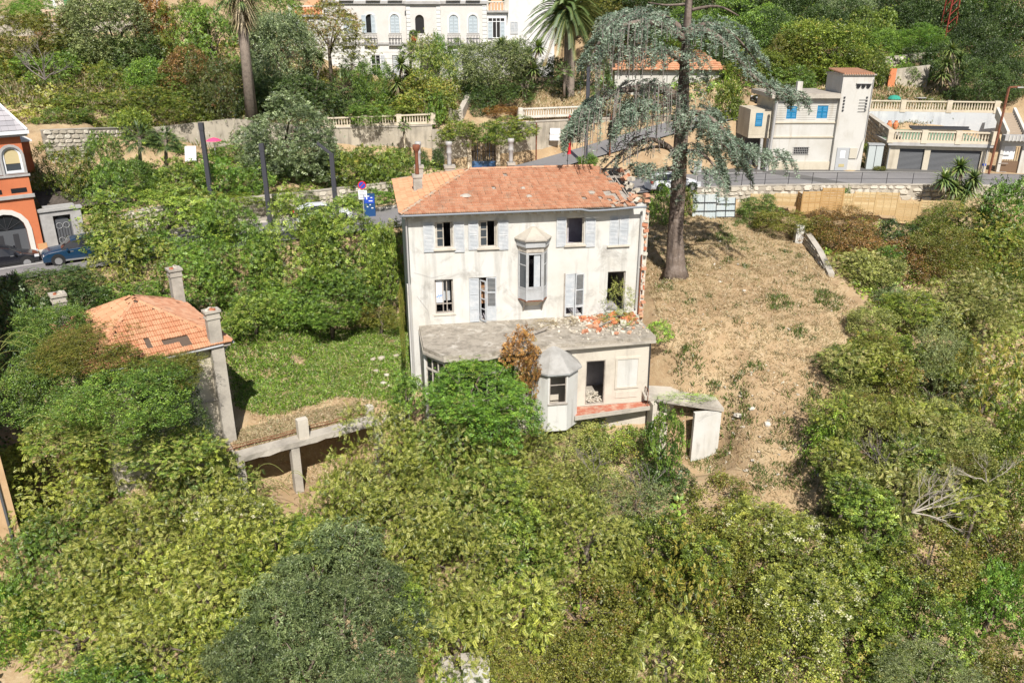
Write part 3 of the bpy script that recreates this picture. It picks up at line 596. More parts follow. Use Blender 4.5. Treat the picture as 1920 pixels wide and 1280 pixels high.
# roof deck and tiles
EX, EY = 0.45, 0.62; XR = 11.95; HX = 4.0; YM = HD / 2
e0 = HE + .02
roof = MB().add([(-EX, -EY, e0), (XR + .9, -EY, e0), (XR - .1, YM, HR), (HX, YM, HR), (-EX, HD + EY, e0), (XR - 1.2, HD + EY, e0)],
         [(0, 1, 2, 3), (0, 3, 4), (3, 2, 5, 4)]).build('roof', M['oldwood'], house)
TW, TH = .235, .335
fs_ = math.hypot(YM + EY, HR - e0); V = Vector((0, YM + EY, HR - e0)).normalized()
mb = MB()
def inf(u, v):
    x = u - EX; k = v / fs_
    right = XR + .75 * (1 - k) + .22 * math.sin(v * 3.1) + .15 * math.sin(v * 7.7)
    if 0.02 < k < 0.34 and x > XR - .9 + .3 * math.sin(v * 5): return x < right and rng.random() < .45
    return x > -EX + k * (HX + EX) and x < right
tiles(mb, (-EX, -EY, e0), (1, 0, 0), V, HW + 1, fs_ + .1, TW, TH, inf, rng, 0.003, 0.013)
mb.build('roof_tiles', M['tile'], roof, kind='stuff')
mb = MB(); ls = math.hypot(HX + EX, HR - e0); V2 = Vector((HX + EX, 0, HR - e0)).normalized()
def inl(u, v):
    k = v / ls; return u > k * (YM + EY) and u < HD + 2 * EY - k * (YM + EY)
tiles(mb, (-EX, HD + EY, e0), (0, -1, 0), V2, HD + 1.1, ls, TW, TH, inl, rng, 0.002, .012)
mb.build('roof_tiles', M['tile_hot'], roof, kind='stuff')
mb = MB(); V3 = Vector((0, -(YM + EY), HR - e0)).normalized()
tiles(mb, (XR + .5, HD + EY, e0), (-1, 0, 0), V3, XR + 1, fs_, TW, TH, lambda u, v: (XR + .5 - u) > -EX + v / fs_ * (HX + EX) and u > .8, rng, .01)
mb.build('roof_tiles', M['tile'], roof, kind='stuff')
def capline(p0, p1, name, mat, parent, r=.105, L=.38):
    p0, p1 = Vector(p0), Vector(p1); d = p1 - p0; n = int(d.length / L); d.normalize(); x = d.cross(Vector((0, 0, 1))).normalized(); z = x.cross(d)
    for i in range(n):
        a = rng.random(); b = p0 + d * (i * L); e = b + d * (L * 1.08); rr = r * rng.uniform(.95, 1.08)
        ring = lambda p, q: [p + x * (q * math.cos(t)) + z * (q * math.sin(t) * .8) for t in (0, .8, 1.57, 2.34, 3.14)]
        MB().loft([ring(b, rr * 1.1), ring(e, rr * .92)], closed=False, cap=False, a=a).build(name, mat, parent)
capm = surf('lichen_ridge_tile', (0.46, 0.24, 0.13), c2=(0.42, 0.36, 0.28), c2scale=3, c2at=(.42, .6), grain=.2)
capline((-EX, -EY, e0 + .05), (HX, YM, HR + .05), 'hip_tile', capm, roof)
capline((HX, YM, HR + .05), (XR - .2, YM, HR + .05), 'ridge_tile', M['tile'], roof)
capline((-EX, HD + EY, e0 + .05), (HX, YM, HR + .05), 'hip_tile', capm, roof)
for x, y, z, s in ((3.35, 1.25, .0, .36), (10.6, 1.1, 0, .26), (6.9, .9, 0, .2), (6.75, 1.9, 0, .16)):      # mortar dumps and a stone on the tiles
    zc = e0 + (HR - e0) * (y + EY) / (YM + EY) + .06
    MB().lathe([(s, -.02), (s * .8, .05), (s * .3, .10)], 7, (x, y, zc)).build('mortar_patch', M['concrete'], roof)
# gutter, fascia, brackets
zs_ = [(x, e0 - .1 - (0.10 * math.sin((x - 8) / 4.6 * 3.1) if 9.6 < x < 12.6 else 0)) for x in np.linspace(-EX, HW - .2, 30)]
MB().tube([(x, -EY - .03, z + .06) for x, z in zs_], .062, 6).build('gutter', surf('dark_zinc', (.22, .24, .27), rough=.55, grain=.1, bump=0), house, smooth=True)
MB().wall([(x, z - .0) for x, z in zs_] + [(x, z + .09) for x, z in zs_[::-1]], (), -EY + .06, .03).build('fascia', MATS['dark_zinc'], house)
MB().box(-EX, -EY + .1, e0 - .06, 11.6, .0, e0 - .02).build('soffit', M['oldwood'], house)
bm_ = MB().box(-.07, -EY + .1, 0, .07, -.002, .17).mesh('bracket')
for i in range(26): link('bracket', bm_, M['plaster'], house, (-.2 + i * .46, 0, e0 - .235))
for i in range(5): MB().beam((XR - .3 + .3 * i, .9, e0 + .1), (XR - .4 + .26 * i, 4.3, e0 + 1.25), .07, .1).build('rafter', M['oldwood'], house)
for y, z in ((3.3, 11.6), (4.3, 11.9)): MB().beam((XR - .9, y, z), (HW - .3, y + .2, z - .1), .1, .12).build('purlin', M['oldwood'], house)
for x in (XR + .25, XR + .75): MB().beam((x, 3.6, HE - .3), (x + .03, 3.5, 11.6), .09, .09).build('post', M['woodframe'], house)
# broken masonry along the torn corner
for i in range(70):
    z = rng.uniform(3.6, HE + .6); w = rng.uniform(.14, .34); h = rng.uniform(.07, .2)
    x = HW + rng.uniform(-.08, .16); y = rng.uniform(-.02, .35)
    Mx = Matrix.Rotation(rng.uniform(-.2, .2), 3, 'Y') @ Matrix.Rotation(rng.uniform(-.3, .3), 3, 'Z')
    MB().obox((x, y, z), (w, rng.uniform(.12, .3), h), Mx, rng.random()).build('brick', M['brick'] if rng.random() < .62 else M['stone'], house)
for i in range(34):
    t = rng.random(); y = .5 + t * 5.0; z = (HE - .1) + (1.15 if t > .45 else -.3 + t * 2.6) + rng.uniform(-.1, .22)
    Mx = Matrix.Rotation(rng.uniform(-.6, .6), 3, 'Y') @ Matrix.Rotation(rng.uniform(-1, 1), 3, 'Z')
    MB().obox((HW - .22 + rng.uniform(-.22, .22), y, z), (rng.uniform(.15, .4), rng.uniform(.15, .4), rng.uniform(.1, .26)), Mx, rng.random()).build('brick', M['stone'] if rng.random() < .7 else M['brick'], house)
for i in range(26):   # fallen tiles heaped on the eave of the broken corner
    Mx = Matrix.Rotation(rng.uniform(-.7, .7), 3, 'X') @ Matrix.Rotation(rng.uniform(-.6, .6), 3, 'Y') @ Matrix.Rotation(rng.uniform(0, 3), 3, 'Z')
    MB().obox((rng.uniform(11.6, HW - .1), rng.uniform(-.4, .9), e0 + rng.uniform(.05, .3)), (.24, .36, .03), Mx, rng.random()).build('broken_tile', M['tile'] if i % 3 else M['stone'], house)
MB().box(HW - .06, .3, 3.3, HW + .32, .75, HE - .6).build('pilaster', M['plaster_low'], house)
MB().tube([(HW - .28, -.12, HE - .35), (HW - .28, -.12, 5.6), (HW - .32, -.12, TZ + .3)], .06, 6).build('downpipe', M['pipe'], house)
MB().tube([(HW - .12, -.1, 7.6), (HW - .12, -.1, TZ)], .05, 6).build('downpipe', M['rust'], house)
MB().tube([(-.1, -.06, HE - .2), (-.1, -.06, .3)], .05, 6).build('downpipe', M['pipe'], house)
MB().box(-.22, .1, 0, -.01, .5, 6.4).build('pilaster', M['plaster'], house)
# chimneys on the roof
def chimney(px, py, base, w, h, name, pot):
    t = MB(); lx, ly, lz = base; t.box(lx - w / 2, ly - w / 2, lz - .5, lx + w / 2, ly + w / 2, lz + h); t.box(lx - w / 2 - .05, ly - w / 2 - .05, lz + h - .12, lx + w / 2 + .05, ly + w / 2 + .05, lz + h + .04)
    o = t.build('chimney', M['concrete'], roof)
    p = MB()
    if pot == 'rust': p.lathe([(.10, 0), (.12, .1), (.10, 1.2), (.13, 1.35), (.22, 1.5), (.23, 1.7), (.2, 1.74)], 8, (lx, ly, lz + h))
    else: p.lathe([(.16, 0), (.13, .2), (.15, .75), (.20, .82), (.15, .9), (.17, 1.25), (.22, 1.3), (.20, 1.5)], 8, (lx, ly, lz + h))
    p.build('chimney_pot', M['rust'] if pot == 'rust' else M['pipe'], o, smooth=True)
chimney(0, 0, (.85, 4.0, 11.15), .52, .75, 'a', 'rust'); chimney(0, 0, (1.2, 7.9, 11.1), .5, .7, 'b', 'grey'); chimney(0, 0, (3.1, 7.6, 11.3), .62, .5, 'c', 'grey'); chimney(0, 0, (6.9, 6.8, 11.2), .4, .8, 'd', 'grey')
# windows of the upper floor
def sill(k, d=.14): x0, z0, x1, z1 = op[k]; MB().box(x0 - .12, -d, z0 - .09, x1 + .12, .1, z0 - .004).build('sill', M['plaster_low'], house)
for k in ('w1', 'w2'):
    x0, z0, x1, z1 = op[k]; xm = x0 + (x1 - x0) * .48; mb = MB(); frame_rect(mb, x0, z0, x1, z1, .12, .08, .06); frame_rect(mb, x0 + .06, z0 + .06, xm, z1 - .06, .10, .05, .055, (.36, .68))
    w = mb.build('window', M['woodframe'], house)
    MB().box(x0 + .1, .12, z0 + .1, xm - .04, .13, z1 - .1).build('pane', M['glass'], w)
    mb = MB(); frame_rect(mb, 0, z0 + .06, .5, z1 - .06, 0, .05, .055, (.36, .68)); mb.build('casement', M['woodframe'], w, (x1 - .08, .16, 0), R(80)); sill(k)
    s0, s1 = ((793.7, 813.5), (851.5, 870.5)) if k == 'w1' else ((878, 896.3), (934, 953))
    for a, b in (s0, s1):
        q = H.rect(a, 417 if k == 'w1' else 414, b, 472.5 if k == 'w1' else 468); mb = MB(); louvre(mb, q[0], q[1], q[2], q[3], -.07); mb.build('shutter', M['shutter'], house)
x0, z0, x1, z1 = op['w3']; mb = MB(); frame_rect(mb, x0, z0, x1, z1, .12, .08, .06); w = mb.build('window', M['woodframe'], house); sill('w3')
MB().box(x0 - .6, 1.5, z0 - .6, x1 + .6, 1.55, z1 + .3).build('inner_panel', surf('lilac_wallpaper', (.34, .32, .40), c2=(.24, .22, .28)), w)
for a, b in ((1043, 1061), (1097, 1116)):
    q = H.rect(a, 408.5, b, 462.5); mb = MB(); louvre(mb, *q, -.07); mb.build('shutter', M['shutter'], house)
x0, z0, x1, z1 = op['w4']; sill('w4')
for a, b in ((x0 - .02, (x0 + x1) / 2 - .01), ((x0 + x1) / 2 + .01, x1 + .02)): mb = MB(); louvre(mb, a, z0, b, z1 + .05, -.02); mb.build('shutter', M['shutter'], house)
# windows of the middle floor
x0, z0, x1, z1 = op['w5']; mb = MB(); frame_rect(mb, x0, z0, x1, z1, .15, .08, .07, (.27,), (.44, .66)); w = mb.build('window', M['oldwood'], house); sill('w5', .06)
MB().box(x0 + .08, .2, z0 + .62, x0 + .5, .21, z1 - .1).build('pane', surf('whitewashed_pane', (.72, .74, .78), grain=.05), w)
MB().box(x0 + .5, .9, z0 + .5, x1 - .1, .93, z1 - .15).build('inner_panel', M['shutter'], w)
g = MB()      # blue spray-paint scrawl on the whitewashed pane
for a, b in (((.12, .55), (.2, .8)), ((.2, .8), (.26, .5)), ((.26, .5), (.34, .78)), ((.34, .78), (.4, .56)), ((.1, .62), (.45, .72))): g.beam((x0 + a[0], .195, z0 + .35 + a[1]), (x0 + b[0], .195, z0 + .35 + b[1]), .012, .03)
g.build('graffiti', surf('blue_spray', (.05, .2, .6), grain=0, bump=0), w)
x0, z0, x1, z1 = op['w6']; mb = MB(); frame_rect(mb, x0, z0, x1, z1, .2, .08, .07, (.72,), (.42,)); d = mb.build('door_frame', M['oldwood'], house)
louvre_at(x0, -.03, z0 + .02, z1 - .02, .56, 0, house, M['shutter'], .28); o = louvre_at(x1, -.02, z0 + .02, z1 - .02, .58, 172, house, M['shutter'], .3)
mb = MB(); frame_rect(mb, 0, z0 + .05, .5, z1 - .15, 0, .05, .07, (.3, .55, .75)); mb.build('door_leaf', M['shutter'], house, (x0 + .62, .1, 0), R(-55))
MB().box(x0 + .75, .6, z0 + .9, x0 + 1.2, .64, z1 - .3).build('board', surf('brown_board', (.30, .16, .08), grain=.2), house)
x0, z0, x1, z1 = op['w7']; xm = (x0 + x1) / 2
MB().box(x0 - .08, -.04, z0, x0, .2, z1 + .05).build('door_frame', M['oldwood'], house)
for h_, a, wd in ((x0, -8, xm - x0), (x1, 188, x1 - xm)):
    mb = MB(); louvre(mb, 0, z0 + .6, wd - .01, z1 + .02, -.045); frame_rect(mb, 0, z0, wd - .01, z0 + .6, -.045, .045, .06); mb.build('shutter', M['shutter'], house, (h_, -.03 if a < 90 else -.08, 0), R(a))
x0, z0, x1, z1 = op['w8']; mb = MB(); mb.box(x1 - .06, .1, z0, x1 - .002, .2, z1); mb.box(x0, .1, z1 - .08, x1 - .07, .2, z1 - .002); mb.build('door_frame', M['oldwood'], house)
# oriel window
ox = (op['w9'][0] + op['w9'][2]) / 2
def half(w, d, k=.58): return [(ox - w, .02), (ox - w, -.08), (ox - w * k, -d), (ox + w * k, -d), (ox + w, -.08), (ox + w, .02)]
zr = lambda py: H.px(1000, py, -.5)[1]
zt, z1, z2, z3, z4, z5 = zr(432), zr(450), zr(462), zr(473), zr(540), zr(562)
orl = MB().loft([[(x, y, z1) for x, y in half(1.06, .92)], [(x, y, z1 + .07) for x, y in half(1.06, .92)], [(ox + (x - ox) * .12, y * .25, zt + .1) for x, y in half(1.06, .92)]]).build('oriel_roof', M['concrete'], house)
MB().prism(half(.95, .80), z2, z1 - .002).build('oriel_cornice', M['zinc'], house)
MB().prism(half(.84, .68), z3 + .02, z2 - .002).build('oriel_frieze', M['woodframe'], house)
pp = half(.80, .64); ob = MB()
for (x, y) in pp[1:5]: ob.box(x - .05, y - .045, z5, x + .05, y + .045, z3 + .018)
for a, b in zip(pp[1:4], pp[2:5]):
    for z, h in ((z4 - .0, .09), (z3 - .06, .09)): ob.beam((*a, z), (*b, z), .07, h)
    m_ = ((a[0] + b[0]) / 2, (a[1] + b[1]) / 2)
ofr = ob.build('oriel_frame', M['zinc'], house)
for i, (a, b) in enumerate(zip(pp[1:4], pp[2:5])):
    A = Vector((a[0], a[1], 0)); B = Vector((b[0], b[1], 0)); d = (B - A).normalized()
    MB().beam(A + Vector((0, 0, (z4 + z5) / 2)), B + Vector((0, 0, (z4 + z5) / 2)), .04, z4 - z5 - .05).build('oriel_apron', M['zinc'], house)
    if i != 1:
        MB().beam(A.lerp(B, .12) + Vector((0, 0, (z4 + z3) / 2)), B.lerp(A, .12) + Vector((0, 0, (z4 + z3) / 2)), .02, z3 - z4 - .1).build('pane', M['glass'], ofr)
        MB().beam(A.lerp(B, .1) + Vector((0, 0, z4 * .35 + z3 * .65)), B.lerp(A, .1) + Vector((0, 0, z4 * .35 + z3 * .65)), .05, .06).build('glazing_bar', M['zinc'], ofr)
mb = MB(); frame_rect(mb, pp[2][0] + .05, z4 + .05, pp[3][0] - .05, z3 - .06, pp[2][1] - .02, .05, .06); mb.build('sash', M['zinc'], ofr)
MB().box(pp[2][0] + .42, pp[2][1] + .05, z4 + .08, pp[2][0] + .78, pp[2][1] + .07, z3 - .1).build('sash_leaf', M['shutter'], ofr)
MB().loft([[(x, y, z5 - .04) for x, y in half(.86, .70)], [(x, y, z5) for x, y in half(.86, .70)]]).build('oriel_sill', M['rust'], house)
MB().loft([[(ox + (x - ox) * .6, y * .35, z5 - .42) for x, y in half(.8, .64)], [(x, y, z5 - .045) for x, y in half(.78, .62)]]).build('oriel_base', M['plaster_low'], house)
for s in (-1, 1): MB().beam((ox + s * .55, -.03, z5 - .75), (ox + s * .55, -.5, z5 - .06), .07, .09).build('oriel_bracket', M['oldwood'], house)
for px_, py_, w_, h_ in ((1155, 470, .5, .35),): pass
# cables on the facade
MB().tube([(.2, -.03, 7.2), (1.2, -.05, 6.85), (2.0, -.03, 7.0)], .006, 4).build('cable', M['pipe'], house)
MB().tube([(.3, -.03, 5.8), (.9, -.04, 4.9), (1.0, -.03, 4.1)], .006, 4).build('cable', M['pipe'], house)
# ------------------------------------------------------------------ ground-floor annexe of the house
AF = -4.25
apoly = [(.35, -.001), (.35, -3.4), (1.3, -4.75), (3.6, -4.85), (5.0, -4.3), (13.15, -4.05), (13.15, -.001)]
MB().prism(apoly, TZ - .22, TZ).build('terrace_roof', M['bitumen'], house)
MB().loft([[(x * 1.0 + (-.05 if x < 1 else 0), y - .06 if y < -1 else y, z) for x, y in apoly] for z in (TZ - .36, TZ - .225)]).build('terrace_cornice', M['concrete'], house)
F0 = 0.02
H2 = H
dd = H.rect(1098, 676, 1134, 757, -3.85); bl = H.rect(1157, 672, 1195, 724, -3.85)
MB().wall(rectp(5.2, F0, 12.95, TZ - .362), [rectp(dd[0], F0 + .05, dd[2], dd[3])], -3.85, .35).build('annexe_wall', M['plaster_low'], house)
MB().box(12.6, -3.499, F0, 12.95, -.002, TZ - .362).build('annexe_side_wall', M['plaster_low'], house)
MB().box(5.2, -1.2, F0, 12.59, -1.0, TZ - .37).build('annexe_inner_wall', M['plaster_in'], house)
MB().box(5.1, -3.84, F0 - .2, 12.97, -.01, F0 - .001).build('annexe_floor', M['concrete'], house)
mb = MB(); frame_rect(mb, dd[0], F0 + .05, dd[2], dd[3], -3.82, .1, .05); mb.build('door_frame', M['oldwood'], house)
mb = MB(); frame_rect(mb, bl[0] - .12, bl[1] - .1, bl[2] + .12, bl[3] + .1, -3.91, .06, .12); mb.build('window_surround', M['plaster_low'], house)
MB().box(bl[0], -3.87, bl[1], bl[2], -3.82, bl[3]).build('blocked_window', M['plaster'], house)
MB().box(bl[0] - .05, -3.89, .35, bl[2] + .05, -3.853, bl[1] - .3).build('blind_panel', M['plaster_low'], house)
MB().tube([(12.9, -3.95, TZ - .4), (12.95, -3.95, .2)], .035, 6).build('downpipe', M['iron'], house)
# glazed left half under the overhanging roof
mb = MB()
gl = [(.5, -3.2), (1.35, -4.5), (3.6, -4.6), (5.0, -4.1)]
for a, b in zip(gl[:-1], gl[1:]):
    for z in (3.45, 2.75, 1.2): mb.beam((*a, z), (*b, z), .08, .1)
    for t in (0, .33, .66): mb.beam((a[0] + (b[0] - a[0]) * t, a[1] + (b[1] - a[1]) * t, .1), (a[0] + (b[0] - a[0]) * t, a[1] + (b[1] - a[1]) * t, 3.62), .07, .07)
mb.build('veranda_frame', M['woodframe'], house)
for a, b in zip(gl[:-1], gl[1:]): MB().beam((a[0], a[1] + .05, 2.3), (b[0], b[1] + .05, 2.3), .015, 2.0).build('pane', M['glass_dark'], house)
MB().box(.5, -3.0, F0 - .3, 5.1, -.01, F0).build('veranda_floor', M['concrete'], house)
MB().box(.36, -3.2, F0 - 3.2, .56, -.01, TZ - .37).build('veranda_side_wall', M['plaster'], house)
# octagonal bow with a zinc cap
bc = H.px(1041, 740, -4.9)[0]
def octo(r, cy=-4.15): return [(bc + r * math.cos(t), cy + r * math.sin(t) * .98) for t in [R(22.5 + 45 * k - 180) for k in range(8)]]
bowr, bcy = 1.38, -4.25; zb0 = -.55; zb1 = H.px(1041, 700, -5.5)[1]
o8 = octo(bowr, bcy)
bw = H.rect(1032, 706, 1064, 756, bcy - bowr * .905)
for i in range(8):
    a, b = Vector((*o8[i], 0)), Vector((*o8[(i + 1) % 8], 0)); L = (b - a).length; ang = math.degrees(math.atan2(b.y - a.y, b.x - a.x))
    mid_ = (a + b) / 2
    if mid_.y > bcy + .9: continue
    front = mid_.y < bcy - 1.0
    cx = L / 2; holes = [rectp(cx - .46, bw[1], cx + .46, bw[3])] if front else []
    MB().wall(rectp(0, zb0, L, zb1), holes, 0, .12).build('bow_wall', M['plaster'], house, (a.x, a.y, 0), R(ang))
    if front:
        mb = MB(); frame_rect(mb, cx - .46, bw[1], cx + .46, bw[3], .03, .06, .05, (.68,)); mb.build('window', M['oldwood'], house, (a.x, a.y, 0), R(ang))
        MB().box(cx - .55, -.06, bw[1] - .07, cx + .55, .05, bw[1] - .003).build('sill', M['oldwood'], house, (a.x, a.y, 0), R(ang))
bap = Vector((bc, bcy + .15, zb1 + 1.12))
e8 = octo(bowr + .22, bcy)
bro = MB()
for i in range(8):
    a, b = Vector((*e8[i], zb1 + .02)), Vector((*e8[(i + 1) % 8], zb1 + .02)); m1, m2 = a.lerp(bap, .55) + Vector((0, 0, .12)), b.lerp(bap, .55) + Vector((0, 0, .12))
    bro.add([a, b, m2, m1], [(0, 1, 2, 3)], rng.random()); bro.add([m1, m2, bap], [(0, 1, 2)], rng.random())
bo = bro.build('bow_roof', surf('zinc_cap', (.36, .35, .33), c2=(.28, .27, .25), c2scale=1.5, streak=(.30, .29, .27), rough=.6, grain=.08), house)
MB().prism(octo(bowr + .2, bcy), zb1 - .06, zb1 + .015).build('bow_eave', M['zinc'], bo)
MB().prism(octo(bowr - .15, bcy), zb0 + .02, .0).build('bow_floor', M['concrete'], house)
# balcony and the hollow under it
bx0 = bc + 1.1
MB().add([(bx0, -5.1, -.22), (12.95, -4.55, -.22), (12.95, -3.852, -.22), (bx0, -3.852, -.22), (bx0, -5.1, .0), (12.95, -4.55, .0), (12.95, -3.852, .0), (bx0, -3.852, .0)],
         [(0, 3, 2, 1), (4, 5, 6, 7), (0, 1, 5, 4), (1, 2, 6, 5), (2, 3, 7, 6), (3, 0, 4, 7)]).build('balcony', M['concrete'], house)
MB().add([(bx0 + .05, -4.98, .006), (12.9, -4.46, .006), (12.9, -3.9, .006), (bx0 + .05, -3.9, .006)], [(0, 1, 2, 3)]).build('balcony_floor', M['redfloor'], house)
MB().box(5.0, -3.9, -3.6, 12.9, -3.6, -.225).build('basement_wall', M['plaster_low'], house)
for p0, p1 in (((12.75, -4.5, 0), (12.75, -4.5, 1.0)), ((12.75, -4.0, 0), (12.75, -4.0, 1.0)), ((12.75, -4.5, 1.0), (12.75, -3.95, 1.0)), ((12.75, -4.25, 0), (12.75, -4.25, 1.0))): MB().beam(p0, p1, .03, .03).build('railing', M['rust'], house)
# low outbuilding stump attached on the slope
lx0, lx1 = 13.0, H.px(1352, 790, -5.6)[0]
lz = H.px(1330, 766, -5.6)[1]
MB().add([(12.6, -4.4, .55), (lx1 + .05, -5.7, lz), (lx1 + .05, -3.6, lz + .25), (12.6, -3.3, .8), (12.6, -4.4, .35), (lx1 + .05, -5.7, lz - .22), (lx1 + .05, -3.6, lz), (12.6, -3.3, .55)],
         [(0, 1, 2, 3), (4, 7, 6, 5), (0, 4, 5, 1), (1, 5, 6, 2), (2, 6, 7, 3), (3, 7, 4, 0)]).build('outbuilding_roof', M['concrete'], house)
wl_ = H.px(1301, 800, -5.55)[0]
MB().box(wl_, -5.55, -4.0, lx1, -5.3, lz - .25).build('outbuilding_wall', M['plaster'], house)
MB().box(lx1 - .25, -5.29, -4.0, lx1, -3.5, lz - .05).build('outbuilding_wall', M['plaster'], house)
MB().box(13.0, -3.9, -3.8, wl_ + 1, -3.7, .3).build('outbuilding_wall', M['plaster_low'], house)
MB().box(12.9, -5.0, -3.9, 13.15, -4.3, .3).build('outbuilding_post', M['plaster_low'], house)
MB().box(13.6, -4.6, -4.0, 14.0, -4.2, -1.2).build('outbuilding_post', M['stone'], house)
# rubble lying on the terrace roof
def rubble(name, pts, label, smin, smax, mat, seed, dark=False, group=None):
    r = random.Random(seed); mb = MB()
    for p in pts:
        s = r.uniform(smin, smax); Mx = Matrix.Rotation(r.uniform(-.5, .5), 3, 'X') @ Matrix.Rotation(r.uniform(-.5, .5), 3, 'Y') @ Matrix.Rotation(r.uniform(0, 3), 3, 'Z')
        mb.obox(Vector(p) + Vector((0, 0, s * .2)), (s * r.uniform(.7, 1.5), s * r.uniform(.5, 1), s * r.uniform(.3, .7)), Mx, r.random())
    return tag(mb.build(name, mat), label, 'rubble', group, 'stuff')
r = random.Random(3)
P = []
for i in range(420):
    x = min(12.9, max(5.5, r.gauss(11.0, 1.7))); y = -abs(r.gauss(0, 1.6)) - .1
    if y > -3.9: P.append(H.w(x, y, TZ))
rubble('rubble', P, 'pale plaster crumbs and brick rubble on the terrace roof', .05, .22, M['stone'], 4)
P = []
for i in range(110):
    x = min(12.9, max(6.5, r.gauss(11.6, 1.0))); y = -abs(r.gauss(.9, .9)) - .2
    if y > -3.4: P.append(H.w(x, y, TZ + .04))
rubble('rubble', P, 'broken orange brick rubble heaped beside the torn corner of the house', .08, .3, M['brick'], 8)
sh = [(9.4, -.75, .35, 0, .25), (9.9, -.7, .3, .2, .2), (11.6, -.9, .5, .6, .7), (12.1, -.6, .55, 1.2, .5), (12.3, -1.4, .5, .4, .3), (11.4, -1.8, .45, 2, .4), (11.9, -2.0, .5, 1.5, .2), (10.4, -1.7, .4, .9, .15)]
for i, (x, y, s, a, tl) in enumerate(sh):
    p = H.w(x, y, TZ + .14 + s * tl * .4); o = MB().obox((0, 0, 0), (s, s * .7, .07), Matrix.Rotation(tl, 3, 'X') @ Matrix.Rotation(a, 3, 'Z'), r.random()).build('brick_slab', M['terracotta'] if i % 3 else M['plaster_low'])
    o.location = p; tag(o, 'broken hollow-brick slab lying among the rubble on the terrace roof', 'brick', 'broken slabs on the terrace roof')
for i, (a, b) in enumerate((((10.4, -2.2), (11.7, -1.5)), ((10.9, -.9), (12.2, -1.1)), ((6.6, -2.7), (7.4, -2.3)))):
    o = MB().beam(H.w(*a, TZ + .12), H.w(*b, TZ + .3), .09, .06).build('plank', M['oldwood']); tag(o, (('weathered plank lying across the rubble, nearer the roof edge', 'weathered plank lying across the rubble, nearer the house wall')[i] if i < 2 else 'short weathered plank beside the autumn vine on the terrace roof'), 'plank', 'planks on the terrace roof')
P = [H.w(dd[0] + r.uniform(.1, 1.0), -3.7 + abs(r.gauss(0, .7)), r.uniform(.02, .3)) for _ in range(130)]
rubble('rubble', P, 'pale debris heap filling the annexe doorway', .05, .18, M['stone'], 9)
# ------------------------------------------------------------------ small overgrown house
# right corner R, front side towards the left, square on plan, pyramid-like hip roof
SA = 37.7; ER = atz(436, 641, 5.0)                   # eave corner
SW, SD, SE, SR = 6.9, 8.2, 5.0, 6.95
S = Frame(ER.x, ER.y, 0, SA)                          # local x: along the front to the right (so the house is at x<0), local y: back
cot = thing('overgrown_cottage', (S.o.x, S.o.y, -0.6), SA, 'small cottage with a hipped orange tile roof half buried in creepers', 'house')
Z0 = -0.6
def L(z): return z - Z0
ov = .45
MB().wall(rectp(-SW + ov, -1.5, -ov, L(SE - .1)), [rectp(-2.6, L(3.6), -1.75, L(4.75))], ov, .35).build('front_wall', M['cream'], cot)
MB().box(-ov - .35, ov + .351, -1.5, -ov, SD - ov, L(SE - .1)).build('side_wall', M['cream'], cot)
MB().box(-SW + ov, ov + .351, -1.5, -SW + ov + .35, SD - ov, L(SE - .1)).build('side_wall', M['cream'], cot)
MB().box(-SW + ov + .351, SD - ov - .35, -1.5, -ov - .351, SD - ov - .001, L(SE - .1)).build('rear_wall', M['cream'], cot)
MB().box(-2.6, ov + .2, L(3.6), -1.75, ov + .24, L(4.75)).build('window_pane', M['glass_dark'], cot)
a0, a1 = (-SW / 2, SW / 2 + .3), (-SW / 2, SD - SW / 2 - .3)
zR, zE = L(SR), L(SE)
croof = MB().add([(-SW, 0, zE), (0, 0, zE), (0, SD, zE), (-SW, SD, zE), (*a0, zR), (*a1, zR)], [(0, 1, 4), (1, 2, 5, 4), (2, 3, 5), (3, 0, 4, 5)]).build('roof', M['darkwood'], cot)
# one object per tile on the sunny front slope
rng = random.Random(11)
tv, tf = tile_geo(.25, .36); tmesh = []
for k in range(6): tmesh.append(MB().add(tv, tf, k / 5).mesh('tile'))
sl = math.hypot(a0[1], zR - zE); V = Vector((0, a0[1], zR - zE)).normalized(); U = Vector((1, 0, 0)); N = U.cross(V)
cnt = 0
for j in range(int(sl / .36)):
    for i in range(int(SW / .25) + 1):
        u, v = i * .25, j * .36; k = (v + .18) / sl; um = u + .12
        if um < k * SW / 2 or um > SW - k * SW / 2: continue
        if (3.7 < u < 4.3 and .7 < v < 1.05) or (4.45 < u < 4.8 and .3 < v < .75) or (2.9 < u < 3.1 and 1.0 < v < 1.4) or rng.random() < .012: continue
        o = link('tile', tmesh[rng.randrange(6)], M['tile_hot'], croof)
        Mt = Matrix.Rotation(rng.uniform(-.03, .03), 3, N) @ Matrix((U, V, N)).transposed()
        o.matrix_local = Matrix.Translation(Vector((-SW, 0, zE)) + U * u + V * v + N * (.02 + rng.uniform(0, .025))) @ Mt.to_4x4(); cnt += 1
mb = MB(); V = Vector((-SW / 2, 0, zR - zE)); sl2 = V.length
tiles(mb, (0, 0, zE), (0, 1, 0), V, SD, sl2, .25, .36, lambda u, v: u > v / sl2 * a0[1] and u < SD - v / sl2 * (SD - a1[1]), rng, .01)
mb.build('roof_tiles', M['tile'], croof, kind='stuff')
mb = MB(); V = Vector((SW / 2, 0, zR - zE))
tiles(mb, (-SW, SD, zE), (0, -1, 0), V, SD, sl2, .25, .36, lambda u, v: u > v / sl2 * (SD - a1[1]) and u < SD - v / sl2 * a0[1], rng, .03)
mb.build('roof_tiles', M['tile_hot'], croof, kind='stuff')
